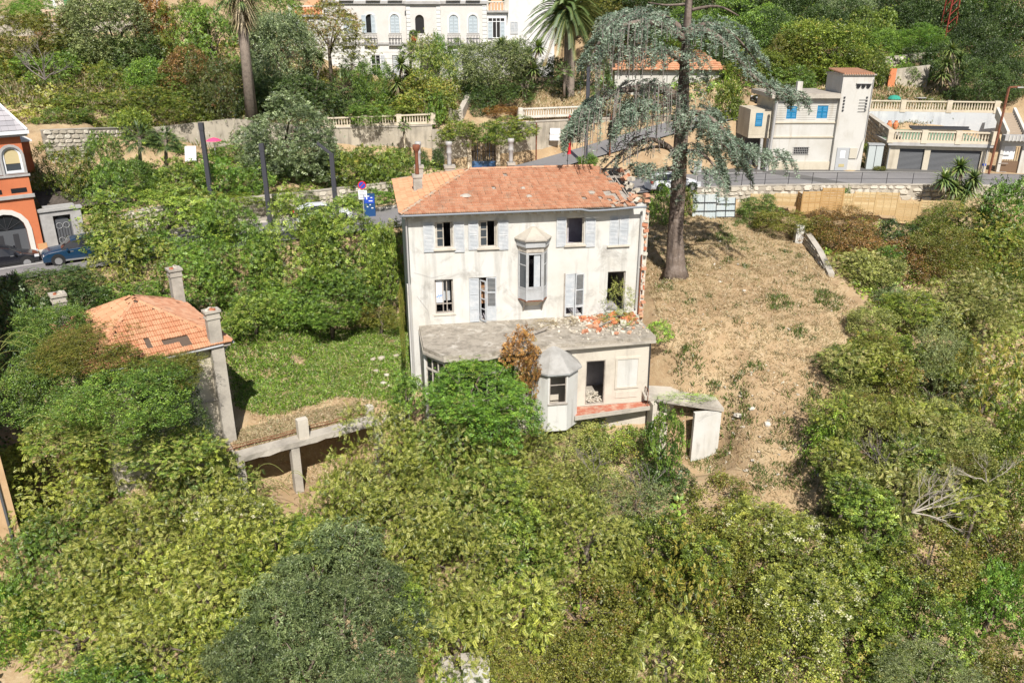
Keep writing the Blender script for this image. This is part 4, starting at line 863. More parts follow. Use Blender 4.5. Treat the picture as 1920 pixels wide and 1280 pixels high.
for p0, p1 in (((-SW, 0, zE), (*a0, zR)), ((0, 0, zE), (*a0, zR)), ((*a0, zR), (*a1, zR)), ((0, SD, zE), (*a1, zR)), ((-SW, SD, zE), (*a1, zR))):
    capline(Vector(p0) + Vector((0, 0, .06)), Vector(p1) + Vector((0, 0, .06)), 'hip_tile', M['tile_hot'], croof, .11, .4)
MB().tube([(-SW + .2, -.06, zE - .06), (-.5, -.06, zE - .03)], .055, 6).build('gutter', M['zinc'], cot)
MB().tube([(.06, .1, zE - .05), (.06, SD * .4, zE - .03)], .07, 6).build('gutter', M['zinc'], cot)
MB().tube([(.0, .35, zE - .1), (-.3, .5, zE - .5), (-.38, .6, zE - .9)], .05, 6).build('downpipe', M['zinc'], cot)
MB().box(-SW + .1, .02, zE - .14, -.1, ov, zE - .08).build('soffit', M['oldwood'], cot)
def stack(x, y, z0, z1, w, d, nm='chimney'):
    o = MB().box(x - w / 2, y - d / 2, z0, x + w / 2, y + d / 2, z1 - .45).build('chimney', M['concrete'], cot)
    mb = MB(); mb.box(x - w / 2 - .05, y - d / 2 - .05, z1 - .449, x + w / 2 + .05, y + d / 2 + .05, z1 - .36); mb.box(x - w / 2 - .02, y - d / 2 - .02, z1 - .359, x + w / 2 + .02, y + d / 2 + .02, z1 - .12); mb.box(x - w / 2 - .09, y - d / 2 - .09, z1 - .119, x + w / 2 + .09, y + d / 2 + .09, z1)
    mb.build('chimney_cap', M['concrete'], o)
    for k in range(5):
        MB().obox((x + rng.uniform(-.2, .2), y + rng.uniform(-.2, .2), z1 + .05), (.2, .12, .1), Matrix.Rotation(rng.uniform(0, 3), 3, 'Z'), rng.random()).build('chimney_brick', M['brick'] if k % 2 else M['stone'], o)
cc = S.px(393, 600, .1)
stack(-ov - .32, ov - .22, -1.5, L(6.85), .62, .42)
q = MB().box(-ov - 1.5, ov - .09, L(1.9), -ov + .12, ov - .002, L(2.0)); q.build('string_course', M['concrete'], cot)
stack(-.35, SD - .5, L(4.6), L(7.2), .6, .6); stack(-SW + .5, SD - .9, L(4.4), L(7.0), .6, .6)
MB().beam((-2.65, .9, zE + .35), (-2.65, .3, zE + .05), .05, .07).build('batten', M['oldwood'], croof); MB().beam((-2.2, .8, zE + .3), (-2.2, .15, zE + .02), .05, .07).build('batten', M['oldwood'], croof)
# ------------------------------------------------------------------ concrete deck of the garden
dA, dB = atz(447, 858, -.5), atz(660, 800, -.5)
DA = math.degrees(math.atan2(dB.y - dA.y, dB.x - dA.x)); DL = (dB - dA).length + 1.6
deck = thing('garden_deck', (dA.x, dA.y, -.5), DA, 'cracked concrete garden deck edge carried on a pillar above the trees', 'deck')
mb = MB(); mb.loft([[(x, 0 + .04 * math.sin(x * 3), -.32 - .03 * math.sin(x * 5)), (x, -.03 * math.sin(x * 2.3), 0), (x, .75, .02), (x, .75, -.3)] for x in np.linspace(0, DL, 16)]); mb.build('deck_beam', M['concrete'], deck)
MB().loft([[(x, .76, -.18), (x, .76, -.06), (x, 3.2, -.02), (x, 3.2, -.18)] for x in (.1, DL)]).build('deck_slab', mg, deck)
for y, z in ((.9, .12), (1.1, .02), (.82, .3)): MB().tube([(x, y, z + .03 * math.sin(x * 2)) for x in np.linspace(-.6, DL - .3, 12)], .022, 4).build('rail', M['rust'], deck)
xp = Frame(dA.x, dA.y, -.5, DA).px(567, 800, .3)[0]
MB().box(xp - .28, .12, .0, xp + .28, .5, 1.12).build('post', M['plaster_low'], deck)
xq = Frame(dA.x, dA.y, -.5, DA).px(558, 880, .1)[0]
MB().box(xq - .22, .08, -4.0, xq + .22, .52, -.3).build('pillar', M['concrete'], deck)
MB().box(DL - .5, .3, -.6, DL - .12, .7, .75).build('post', M['plaster_low'], deck)
for x in (-.1, DL - .2): MB().box(x, .1, -4.0, x + .4, .5, -.33).build('pillar', M['concrete'], deck)
MB().box(.2, 3.0, -3.6, DL, 3.2, -.2).build('back_wall', M['concrete'], deck)
# ------------------------------------------------------------------ balustrades, rubble walls
BAL = MB().lathe([(.075, 0), (.075, .06), (.045, .1), (.09, .26), (.045, .48), (.07, .54), (.07, .6)], 6).mesh('baluster', True)
def balustrade(name, p0, p1, h, label, mat, posts=(0, 1), step=.26, group=None, cat='balustrade', plinth=.22):
    p0, p1 = Vector(p0), Vector(p1); d = p1 - p0; L_ = math.hypot(d.x, d.y); a = math.degrees(math.atan2(d.y, d.x)); sl_ = d.z / L_
    t = thing(name, p0, a, label, cat, group)
    MB().loft([[(x, -.15, sl_ * x), (x, .15, sl_ * x), (x, .15, sl_ * x + plinth), (x, -.15, sl_ * x + plinth)] for x in (0, L_)]).build('plinth', mat, t)
    MB().loft([[(x, -.14, sl_ * x + h - .12), (x, .14, sl_ * x + h - .12), (x, .14, sl_ * x + h), (x, -.14, sl_ * x + h)] for x in (0, L_)]).build('rail', mat, t)
    for q in posts: MB().box(q * L_ - .24, -.2, sl_ * q * L_ - .05, q * L_ + .24, .2, sl_ * q * L_ + h + .06).build('post', mat, t)
    x = .4; hh = (h - .12 - plinth) / .6
    while x < L_ - .2:
        if min(abs(x - q * L_) for q in posts) > .3:
            o = link('baluster', BAL, mat, t, (x, 0, sl_ * x + plinth)); o.scale = (1, 1, hh)
        x += step
    return t
def stonewall(name, pts, h, t_, label, cat='wall', sw=.38, sh=.26, cap=True, cut=300, group=None, mats=('mortar', 'stone'), seed=1):
    """rubble wall along pts (x, y, zbase, height); each stone is set proud of the mortar"""
    r = random.Random(seed); o0 = Vector(pts[0][:3]); t = thing(name, o0, 0, label, cat, group)
    core = MB(); rings = []
    for i, p in enumerate(pts):
        a, b = pts[max(i - 1, 0)], pts[min(i + 1, len(pts) - 1)]; d = Vector((b[0] - a[0], b[1] - a[1], 0)).normalized(); nn = Vector((-d.y, d.x, 0))
        c_ = Vector(p[:3]) - o0; H_ = p[3]
        rings.append([c_, c_ + nn * t_, c_ + nn * t_ + Vector((0, 0, H_)), c_ + Vector((0, 0, H_))])
    core.loft(rings); core.build('core', M[mats[0]], t)
    mass = MB(); k = 0
    for i in range(len(pts) - 1):
        A, B = Vector(pts[i][:3]) - o0, Vector(pts[i + 1][:3]) - o0; d = B - A; Ls = d.length; d.normalize(); nn = Vector((d.y, -d.x, 0)); ha, hb = pts[i][3], pts[i + 1][3]
        z = .05; row = 0
        while z < max(ha, hb) - .1:
            x = (row % 2) * sw * .4; rh = sh * r.uniform(.75, 1.25)
            while x < Ls:
                w = sw * r.uniform(.6, 1.4); hl = ha + (hb - ha) * x / Ls
                if z + rh * .8 < hl and x + w < Ls + .15:
                    g = .03; c_ = A + d * (x + w / 2) + Vector((0, 0, z + rh / 2)) + nn * .02
                    hw, hh = w / 2 - g, rh / 2 - g * .8; pr = r.uniform(.03, .09); ang = [q + r.uniform(-.3, .3) for q in (.6, 2.2, 3.8, 5.4)] if False else None
                    poly = [(-hw * r.uniform(.8, 1), -hh * r.uniform(.6, 1)), (hw * r.uniform(.3, .9), -hh), (hw, -hh * r.uniform(-.2, .5)), (hw * r.uniform(.5, .95), hh * r.uniform(.8, 1)), (-hw * r.uniform(.2, .7), hh), (-hw, hh * r.uniform(0, .6))]
                    back = [c_ + d * a + Vector((0, 0, b)) - nn * .04 for a, b in poly]; fr = [c_ + d * a * .8 + Vector((0, 0, b * .8)) + nn * pr for a, b in poly]
                    mb_ = mass if k >= cut else MB()
                    mb_.add(back + fr, [(6, 7, 8, 9, 10, 11)] + [(q, (q + 1) % 6, 6 + (q + 1) % 6, 6 + q) for q in range(6)], r.random())
                    if k < cut: mb_.build('stone', M[mats[1]], t)
                    k += 1
                x += w
            z += rh; row += 1
    if mass.v: mass.build('stones', M[mats[1]], t, kind='stuff')
    if cap:
        MB().loft([[q[3] + Vector((0, 0, .0)) + (q[3] - q[2]) * .1, q[2], q[2] + Vector((0, 0, .08)), q[3] + (q[3] - q[2]) * .1 + Vector((0, 0, .08))] for q in rings]).build('coping', M['concrete'], t)
    return t
def plainwall(name, pts, t_, mat, label, cat='wall', coping=None):
    o0 = Vector(pts[0][:3]); t = thing(name, o0, 0, label, cat); rings = []
    for i, p in enumerate(pts):
        a, b = pts[max(i - 1, 0)], pts[min(i + 1, len(pts) - 1)]; d = Vector((b[0] - a[0], b[1] - a[1], 0)).normalized(); nn = Vector((-d.y, d.x, 0)); c_ = Vector(p[:3]) - o0
        rings.append([c_, c_ + nn * t_, c_ + nn * t_ + Vector((0, 0, p[3])), c_ + Vector((0, 0, p[3]))])
    MB().loft(rings).build('wall_body', mat, t)
    if coping: MB().loft([[q[3] + (q[3] - q[2]) * .15, q[2], q[2] + Vector((0, 0, .1)), q[3] + (q[3] - q[2]) * .15 + Vector((0, 0, .1))] for q in rings]).build('coping', coping, t)
    return t
# stone wall across the road, left of the house
def roadpt(i, d): x, y = offs(ROADC, i, d); return x, y
w = []
for i in (14, 18, 22, 26, 30): x, y = roadpt(i, 4.75); w.append((x, y, ROADC[i][2] - .1, 1.75))
stonewall('rubble_wall', w, 1.7, .4, 'pale rubble stone wall along the pavement behind the ticket machine', sw=.5, sh=.34, seed=2)
# retaining wall under the road on the right
w = []
for i in (39, 42, 45, 48, 51, 54, 57): x, y = roadpt(i, -3.25); w.append((x, y - .35, ROADC[i][2] - 2.1, 2.18))
stonewall('retaining_wall', w, 2.2, .4, 'pale stone retaining wall carrying the upper road above the pine fence', sw=.7, sh=.4, seed=3)
# guard rail on it
t = thing('guard_rail', (w[0][0], w[0][1], w[0][2] + 2.2), 0, 'thin black guard rail along the upper road', 'railing'); o0 = t.location
pr = None
for i in range(39, 58):
    x, y = roadpt(i, -3.1); p = Vector((x, y - .3, ROADC[i][2] + .1)) - o0
    MB().tube([p, p + Vector((0, 0, .95))], .025, 4).build('post', M['iron'], t)
    if pr is not None:
        for h in (.92, .45): MB().tube([pr + Vector((0, 0, h)), p + Vector((0, 0, h))], .014, 4).build('bar', M['iron'], t)
    pr = p
# concrete retaining walls of the terraces behind
def P3(px, py, Y, h): p = at(px, py, Y); return (p.x, p.y, p.z - .4, h + .4)
plainwall('terrace_wall', [P3(612, 292, 78.5, 2.55), P3(700, 291, 79.3, 2.6), P3(812, 289, 79.6, 2.7)], .45, M['conc_wall'], 'stained concrete retaining wall below the cream balustrade and its small palm', coping=M['concrete'])
plainwall('terrace_wall', [P3(812, 320, 79.0, 3.9), P3(884, 320, 79.2, 3.9)], .45, M['conc_wall'], 'vine-hung concrete wall beside the blue gate on its steps side')
plainwall('terrace_wall', [P3(928, 320, 79.4, 4.4), P3(1010, 306, 81, 4.0), P3(1100, 285, 83, 3.2), P3(1250, 262, 87, 2.4)], .45, M['conc_wall'], 'long beige concrete wall rising beside the side street behind the cedar', coping=M['concrete'])
plainwall('terrace_wall', [P3(300, 308, 72.9, 3.2), P3(445, 296, 77, 3.6), P3(620, 292, 78.4, 2.5)], .4, M['conc_wall'], 'pale concrete terrace wall behind the pink parasol')
w = [P3(95, 322, 63.0, 3.1), P3(180, 318, 65.5, 3.2), P3(298, 308, 72.7, 3.2)]
stonewall('terrace_wall', w, 3, .4, 'tall whitish stone terrace wall behind the orange house', sw=.5, sh=.3, seed=5)
balustrade('balustrade', at(613, 240, 79.0), at(812, 232, 80.0), .95, 'cream stone balustrade on the stained terrace wall below the villa garden', M['balus'], (0, .36, .68, 1))
balustrade('balustrade', at(975, 222, 82.0), at(1115, 216, 84.5), .95, 'white stone balustrade below the large date palm', M['balus_w'], (0, 1))
balustrade('balustrade', at(836, 178, 88.0), at(878, 178, 88.2), .95, 'short cream balustrade section on the villa garden stair', M['balus'], (0, 1))
MB_ = plainwall('garden_stair_wall', [P3(868, 230, 82, 1.2), P3(884, 200, 86, 1.4)], .5, M['concrete'], 'pale sloping parapet of the villa garden stair')
stonewall('garden_wall', [P3(842, 242, 81.5, 2.0), P3(868, 242, 81.7, 1.6)], 2, .4, 'small patch of pale rubble wall above the vine by the blue gate', sw=.3, sh=.22, seed=9, cap=False)
# blue gate between stone pillars
gp = at(884, 322, 78.8); gq = at(930, 322, 79.0); gh = 3.1
gate = thing('iron_gate', gp, 2, 'tall blue and black iron gate in the terrace wall', 'gate'); gw = (gq - gp).length
for x in (-.35, gw + .0): MB().box(x, -.2, -.3, x + .4, .3, gh + .25).build('pillar', M['balus'], gate)
for s in (0, 1):
    x0 = .06 + s * (gw - .1) / 2; x1 = x0 + (gw - .14) / 2
    lf = MB().box(x0, .02, .05, x1, .08, 1.0).build('gate_panel', M['bluegate'], gate)
    MB().box(x0 + .15, -.01, .25, x1 - .15, .015, .8).build('relief', M['bluegate'], lf)
    for k in range(7): x = x0 + .05 + k * (x1 - x0 - .1) / 6; MB().tube([(x, .05, 1.0), (x, .05, gh - .2 - .1 * abs(k - 3))], .024, 4).build('bar', M['bluegate'] if k % 2 else M['iron'], lf)
    MB().box(x0, .03, 1.9, x1, .07, 1.96).build('crossbar', M['iron'], lf)
# ------------------------------------------------------------------ orange villa at the left edge
oc = at(86, 478, 53.5); OA = 40
O = Frame(oc.x, oc.y, oc.z - .1, OA)                 # origin: right front corner on the pavement; house at x < 0
orv = thing('orange_villa', O.o, OA, 'orange rendered villa with grey arches and a slate mansard roof', 'house')
zs = lambda py, px=40: O.px(px, py)[1]
zc1, zw0, zw1, zt_ = zs(368), zs(328), zs(275), zs(262)
xw = O.px(24, 300)[0]; xd = O.px(18, 440)[0]
ar = [archp(xw - .62 + k, zw0 + .15, xw + .55 + k, zw1 + .05) for k in (0, -1.45, -2.9)]
dr_ = archp(xd - 1.25, .05, xd + 1.05, zs(398))
MB().wall(rectp(-9, -.3, 0, zt_ + .25), ar + [dr_], 0, .4).build('front_wall', M['orange'], orv)
MB().box(-.4, .401, -.3, -.001, 7, zt_ + .25).build('side_wall', M['orange'], orv)
for k in (0, -1.45, -2.9):
    a = archp(xw - .75 + k, zw0 + .1, xw + .68 + k, zw1 + .2); b = archp(xw - .6 + k, zw0 + .15, xw + .53 + k, zw1 + .03)
    MB().wall(a, [b], -.06, .14).build('arch_surround', M['grey_trim'], orv)
    MB().wall(archp(xw - .62 + k, zw0 + .15, xw + .55 + k, zw1 + .05), [archp(xw - .45 + k, zw0 + .3, xw + .4 + k, zw1 - .1)], .08, .06).build('window_frame', M['metalwhite'], orv)
    MB().box(xw - .6 + k, .16, zw0 + .16, xw + .53 + k, .18, zw1).build('pane', M['glass'], orv)
    MB().box(xw - .45 + k, .13, zw0 + .75, xw + .4 + k, .14, zw1 - .1).build('blind', surf('cream_blind', (.55, .46, .26), grain=.08), orv)
    MB().box(xw - .72 + k, -.09, zw0, xw - .62 + k, .0, zw0 + 1.2).build('column', M['grey_trim'], orv)
    MB().box(xw - .5 + k, -.02, zc1 + .25, xw + .42 + k, .02, zc1 + .55).build('vent_panel', M['glass_dark'], orv)
a = archp(xd - 1.55, -.05, xd + 1.35, zs(389)); MB().wall(a, [dr_], -.08, .12).build('door_surround', surf('white_stone_trim', (.66, .64, .60), grain=.05), orv)
MB().box(xd - 1.24, .1, .05, xd + 1.04, .16, zs(430)).build('door', M['greydoor'], orv)
for s in (-.55, .35): MB().box(xd + s - .16, .07, .5, xd + s + .16, .099, zs(432) - .2).build('door_grille', M['iron'], orv)
MB().wall(archp(xd - 1.2, zs(429), xd + 1.0, zs(399)), (), .12, .03).build('fanlight', M['glass_dark'], orv)
for k in range(5): t_ = math.pi * (k + 1) / 6; MB().beam((xd - .1, .1, zs(429)), (xd - .1 + 1.05 * math.cos(t_), .1, zs(429) + .95 * math.sin(t_)), .03, .03).build('fanlight_bar', M['iron'], orv)
for z, d_, h in ((zc1, .16, .22), (zw0 - .02, .1, .14)): MB().box(-9, -d_, z - h / 2, .1, -.001, z + h / 2).build('string_course', M['grey_trim'], orv)
MB().box(-9, -.35, zt_ + .25, .4, .0, zt_ + .4).build('cornice', M['grey_trim'], orv)
MB().box(-9, -.5, zt_ + .401, .5, 7, zt_ + .62).build('eave', M['metalwhite'], orv)
MB().box(-9, -.02, -.3, .06, .3, .35).build('base_course', M['pave'], orv)
MB().box(xd + 1.5, -.02, .3, xd + 2.05, -.001, .95).build('hatch', surf('ochre_hatch', (.55, .32, .16)), orv)
mh = zs(190, 10) + 1.2
orf = MB().loft([[(-9, -.4, zt_ + .63), (.4, -.4, zt_ + .63), (.4, 6.5, zt_ + .63), (-9, 6.5, zt_ + .63)], [(-9, 1.6, zt_ + 3.3), (-1.4, 1.6, zt_ + 3.3), (-1.4, 5, zt_ + 3.3), (-9, 5, zt_ + 3.3)]]).build('roof', M['slate'], orv)
for j in range(9):      # slate courses
    t0, t1 = j / 9, (j + 1) / 9; f = lambda t: (-.4 + 2.0 * t, zt_ + .63 + 2.67 * t, .4 - 1.8 * t)
    (y0, za, xa), (y1, zb, xb) = f(t0), f(t1); x = -9.0
    while x < xa - .1:
        x2 = min(x + .42, xa - .02); MB().add([(x + .01, y0 - .035, za + .03), (x2, y0 - .035, za + .03), (min(x2, xb), y1 - .01, zb + .012), (min(x + .01, xb), y1 - .01, zb + .012)], [(0, 1, 2, 3)], rng.random()).build('slate', M['slate'], orf); x += .42
MB().tube([(.42, -.42, zt_ + .66), (-1.38, 1.6, zt_ + 3.34)], .09, 5).build('hip_flashing', M['metalwhite'], orf)
wing = MB().box(.05, 3.2, zt_ - 2.6, 1.0, 5.2, zt_ - .5).build('rear_volume', M['orange'], orv)
MB().box(.0, 3.0, zt_ - .499, 1.15, 5.4, zt_ - .38).build('rear_wing_roof', M['metalwhite'], wing)
MB().add([(.9, 1.6, zt_ - .2), (1.2, 1.6, zt_ + .4)], []) if False else None
# portal with the iron door, balustraded wall and reed screen
por = thing('gate_portal', O.w(.15, 0, 0), OA, 'grey stone portal with an arched iron door beside the orange villa', 'gate')
PH = O.px(105, 395)[1]
MB().wall(rectp(0, -.3, 2.55, PH), [rectp(.75, .05, 1.85, PH - .35)], 0, .45).build('portal_frame', M['grey_trim'], por)
MB().box(-.08, -.12, PH + .001, 2.65, .5, PH + .16).build('lintel_cornice', M['grey_trim'], por); MB().box(.3, 0, PH + .161, 2.2, .4, PH + .34).build('lintel_crown', M['grey_trim'], por)
dd_ = MB().wall(archp(.76, .06, 1.84, PH - .5), (), .25, .05).build('door', M['greydoor'], por)
for k in range(6): x = .86 + k * .176; MB().tube([(x, .23, .2), (x, .23, PH - 1.0)], .018, 4).build('bar', M['iron'], dd_)
for cx, cz, r_ in ((1.08, PH - 1.1, .2), (1.52, PH - 1.1, .2), (1.08, .9, .2), (1.52, .9, .2)): MB().tube([(cx + r_ * math.cos(t), .22, cz + r_ * math.sin(t)) for t in np.linspace(0, 6.28, 11)], .018, 4).build('scroll', M['signgrey'], dd_)
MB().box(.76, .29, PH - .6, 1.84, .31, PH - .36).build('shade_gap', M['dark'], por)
def text(s, size, mat, parent, loc, rot, name='lettering', align='CENTER'):
    cu = bpy.data.curves.new(name, 'FONT'); cu.body = s; cu.size = size; cu.align_x = align; cu.align_y = 'CENTER'; cu.extrude = .004; cu.materials.append(mat)
    tmp = bpy.data.objects.new(name, cu); COL.objects.link(tmp); bpy.context.view_layer.update()
    me = bpy.data.meshes.new_from_object(tmp.evaluated_get(bpy.context.evaluated_depsgraph_get())); bpy.data.objects.remove(tmp)
    o = link(name, me, mat, parent, loc); o.rotation_euler = rot; return o
text('56', .3, M['iron'], por, (2.2, -.006, PH - .75), (R(90), 0, 0), 'house_number')
MB().box(2.08, -.1, PH - 1.95, 2.5, -.001, PH - 1.9).build('ledge', M['iron'], por)
bw0 = O.w(2.75, .15, 0); bw1 = O.w(6.3, .15, .1)
stonewall('low_wall', [(bw0.x, bw0.y, bw0.z - .4, 1.75), (bw1.x, bw1.y, bw1.z - .4, 1.75)], 1.4, .4, 'white rubble wall under the ochre balustrade beside the portal', sw=.45, sh=.34, seed=7, cap=True)
balustrade('balustrade', (bw0.x, bw0.y + .2, bw0.z + 1.43), (bw1.x, bw1.y + .2, bw1.z + 1.43), .95, 'ochre stone balustrade on the wall beside the grey portal', surf('ochre_stone', (.50, .37, .22), c2=(.38, .27, .16), grain=.12), (0, 1), .3)
rs = thing('reed_screen', O.w(.6, 1.0, PH - .2), OA, 'dark brown reed screen roof behind the portal and balustrade', 'screen')
for k in range(2): MB().loft([[(x, 0, .1 + k * .0), (x, 2.6, 1.1), (x, 2.62, 1.06), (x, .02, .05)] for x in (k * 2.9 + .02, k * 2.9 + 2.85)]).build('screen_panel', M['reed'], rs)
# beige building at the very left edge, in front
bb = at(28, 905, 31.0)
bld = thing('ochre_building', (bb.x - .35, bb.y, -8), 38, 'sunlit ochre building corner with a drainpipe at the lower left edge', 'building')
MB().box(-6, 0, 0, 0, 3.0, 11.4).build('wall', surf('ochre_render', (.56, .38, .22), c2=(.48, .31, .17), grain=.08), bld)
MB().tube([(-.35, -.08, 0), (-.35, -.08, 11.2)], .06, 6).build('drainpipe', M['greydoor'], bld); MB().box(-6.1, -.1, 11.401, .08, 3.1, 11.5).build('eave', MATS['ochre_render'], bld); MB().box(-9, 3.001, 0, -1.2, 9.5, 25).build('rear_volume', MATS['ochre_render'], bld)  # tall rear block is unseen, added to throw shadow over the lane
# ------------------------------------------------------------------ grand white villa behind
V0 = at(600, 152, 97.0); VF = Frame(V0.x, 97.0, V0.z - .6, 0)
vil = thing('grand_villa', VF.o, 0, 'grand white villa with pale blue shutters and rusticated ground floor', 'house')
vx = lambda px, py=60, ly=0: VF.px(px, py, ly)[0]
vz = lambda py, px=740, ly=0: VF.px(px, py, ly)[1]
zf, zcor, ztop = vz(83), vz(6), vz(6) + 4.6
xl, xr = vx(612), vx(913)
fw = [(654, 27, 62), (695, 27, 62), (741, 27, 62), (851, 28, 62), (887, 28, 62)]
fh = [archp(vx(p) - .52, vz(b), vx(p) + .52, vz(a)) for p, a, b in fw]
gw_ = [(705, 103, 148), (850, 102, 146), (887, 100, 128), (745, 104, 148)]
ghol = [rectp(vx(p, 120) - .55, vz(b) , vx(p, 120) + .55, vz(a)) for p, a, b in gw_]
MB().wall(rectp(xl, zf + .1, xr, ztop), fh, 0, .4).build('upper_wall', M['villa_pink'], vil)
MB().wall(rectp(xl - .03, -1, xr + .03, zf + .099), ghol, -.03, .43).build('ground_wall', M['villa_white'], vil)
MB().box(xl, .401, -1, xl + .4, 9, ztop).build('side_wall', M['villa_white'], vil); MB().box(xr - .4, .401, -1, xr, 9, ztop).build('side_wall', M['villa_white'], vil)
MB().box(xl + .5, 3, -1, xr - .5, 3.2, ztop).build('inner_wall', M['plaster_in'], vil)
for k in range(7): z = -.3 + k * (zf + .1) / 7; MB().box(xl - .05, -.045, z, xr + .05, -.031, z + .03).build('rustication_joint', M['grey_trim'], vil) if z > 0 else None
MB().box(xl - .1, -.16, zf - .06, xr + .1, -.031, zf + .16).build('string_course', M['grey_trim'], vil)
MB().box(xl - .15, -.2, zcor - .1, xr + .15, -.001, zcor + .2).build('cornice', M['grey_trim'], vil)
def vshut(x, z0, z1, w, y, closed=True, mat=None):
    for s in (-1, 1):
        mb = MB(); a, b = (x - w, x - .01) if s < 0 else (x + .01, x + w)
        if not closed: a, b = (x - 2 * w, x - w) if s < 0 else (x + w, x + 2 * w)
        louvre(mb, a, z0, b, z1, y, n=12); mb.build('shutter', mat or M['shutter_b'], vil)
for i, (p, a, b) in enumerate(fw):
    x = vx(p); MB().wall(archp(x - .72, vz(b) - .05, x + .72, vz(a) + .2), [archp(x - .52, vz(b), x + .52, vz(a))], -.05, .06).build('window_surround', M['villa_white'], vil)
    MB().box(x - .5, .2, vz(b), x + .5, .22, vz(a)).build('pane', M['glass_dark'], vil)
    if i == 1:
        mb = MB(); louvre(mb, x - .95, vz(b), x - .45, vz(a) - .1, -.09, n=14); mb.build('shutter', M['shutter_b'], vil); mb = MB(); louvre(mb, x + .12, vz(b), x + .62, vz(a) - .1, -.06, n=14); mb.build('shutter', M['shutter_b'], vil)
    else: vshut(x, vz(b) + .02, vz(a) - .12, .5, .02)
    z0 = vz(b) - 1.35; bal = MB().box(x - .75, -.4, z0, x + .75, -.001, z0 + .1).build('balcony', M['grey_trim'], vil)
    for k in range(9): xx = x - .7 + k * .175; MB().tube([(xx, -.36, z0 + .1), (xx + .06 * (-1) ** k, -.38, z0 + .6), (xx, -.36, z0 + 1.1)], .02, 4).build('baluster', M['iron'], bal)
    MB().box(x - .72, -.39, z0 + 1.1, x + .72, -.33, z0 + 1.15).build('rail', M['iron'], bal)
for p in (700, 741, 887, 850, 650, 787): # balconies of the storey above, feet just in view
    x = vx(p, 3); bal = MB().box(x - .8, -.45, zcor + .21, x + .8, -.001, zcor + .3).build('balcony', M['grey_trim'], vil)
    for k in range(8): xx = x - .7 + k * .2; MB().tube([(xx, -.4, zcor + .3), (xx, -.4, zcor + 1.2)], .025, 4).build('baluster', M['iron'], bal)
x = vx(705, 120); mb = MB(); frame_rect(mb, x - .55, vz(148), x + .55, vz(103), .02, .08, .08, (.3, .6), (.5,)); mb.build('window', M['metalwhite'], vil); MB().box(x - .5, .12, vz(148), x + .5, .14, vz(103)).build('pane', M['glass_dark'], vil)
mb = MB(); louvre(mb, x + .57, vz(140), x + 1.05, vz(104), -.09, n=12); mb.build('shutter', M['shutter'], vil)
for p, a, b in gw_[1:]: vshut(vx(p, 120), vz(b) + .02, vz(a) - .02, .5, .03, mat=M['shutter'])
# projecting bay with quoins
bx0, bx1 = vx(764, 60, -.8), vx(826, 60, -.8); ah = archp(vx(787, 50, -.8) - .5, vz(63, 787, -.8), vx(787, 50, -.8) + .5, vz(28, 787, -.8))
bay = MB().wall(rectp(bx0, -1, bx1, ztop), [ah], -.8, .3).build('bay_wall', M['villa_pink'], vil)
MB().wall(archp(vx(787, 50, -.8) - .52, vz(63, 787, -.8) - .02, vx(787, 50, -.8) + .52, vz(28, 787, -.8)), (), -.55, .03).build('bay_pane', M['glass_dark'], vil)
for xa in (bx0 - .05, bx1 - .4):
    for k in range(13): z = zf + .2 + k * .42; MB().box(xa, -.86, z, xa + .45, -.801, z + .37).build('quoin', M['villa_white'], bay)
MB().box(bx1 - .3, -.499, -1, bx1, -.001, ztop).build('bay_side', M['villa_pink'], vil); MB().box(bx0, -.499, -1, bx0 + .3, -.001, ztop).build('bay_side', M['villa_pink'], vil)
MB().box(bx0 - .15, -1.1, zcor - .15, bx1 + .15, -.87, zcor + .15).build('bay_cornice', M['grey_trim'], vil)
MB().box(bx0, -1.2, zf - .3, bx1, -.87, zf + .12).build('bay_balcony', M['pave'], vil)
for xa in (xl, xr - .5):
    for k in range(14): z = zf + .2 + k * .42; MB().box(xa, -.05, z, xa + .5, -.001, z + .37).build('quoin', M['villa_white'], vil)
MB().add([(vx(790), -2.6, vz(100)), (vx(826), -2.6, vz(112)), (vx(826), -.9, vz(104)), (vx(790), -.9, vz(96))], [(0, 1, 2, 3)]).build('porch_roof', M['zinc'], vil)
pot = MB().lathe([(.16, 0), (.26, .25), (.3, .6), (.24, .75)], 8); pc = VF.w(vx(776, 78, -1.1), -1.1, zf + .13)
pt = pot.build('flower_pot', surf('red_glaze', (.55, .02, .03), grain=.05, rough=.4), None, pc); tag(pt, 'red flower pot on the ledge under the arched villa window', 'flower pot')
ptl = link('leaves', crown('leafy', 1.1, 0, True), LM['mid'], pt, (0, 0, .95)); ptl.scale = (.35, .35, .4)
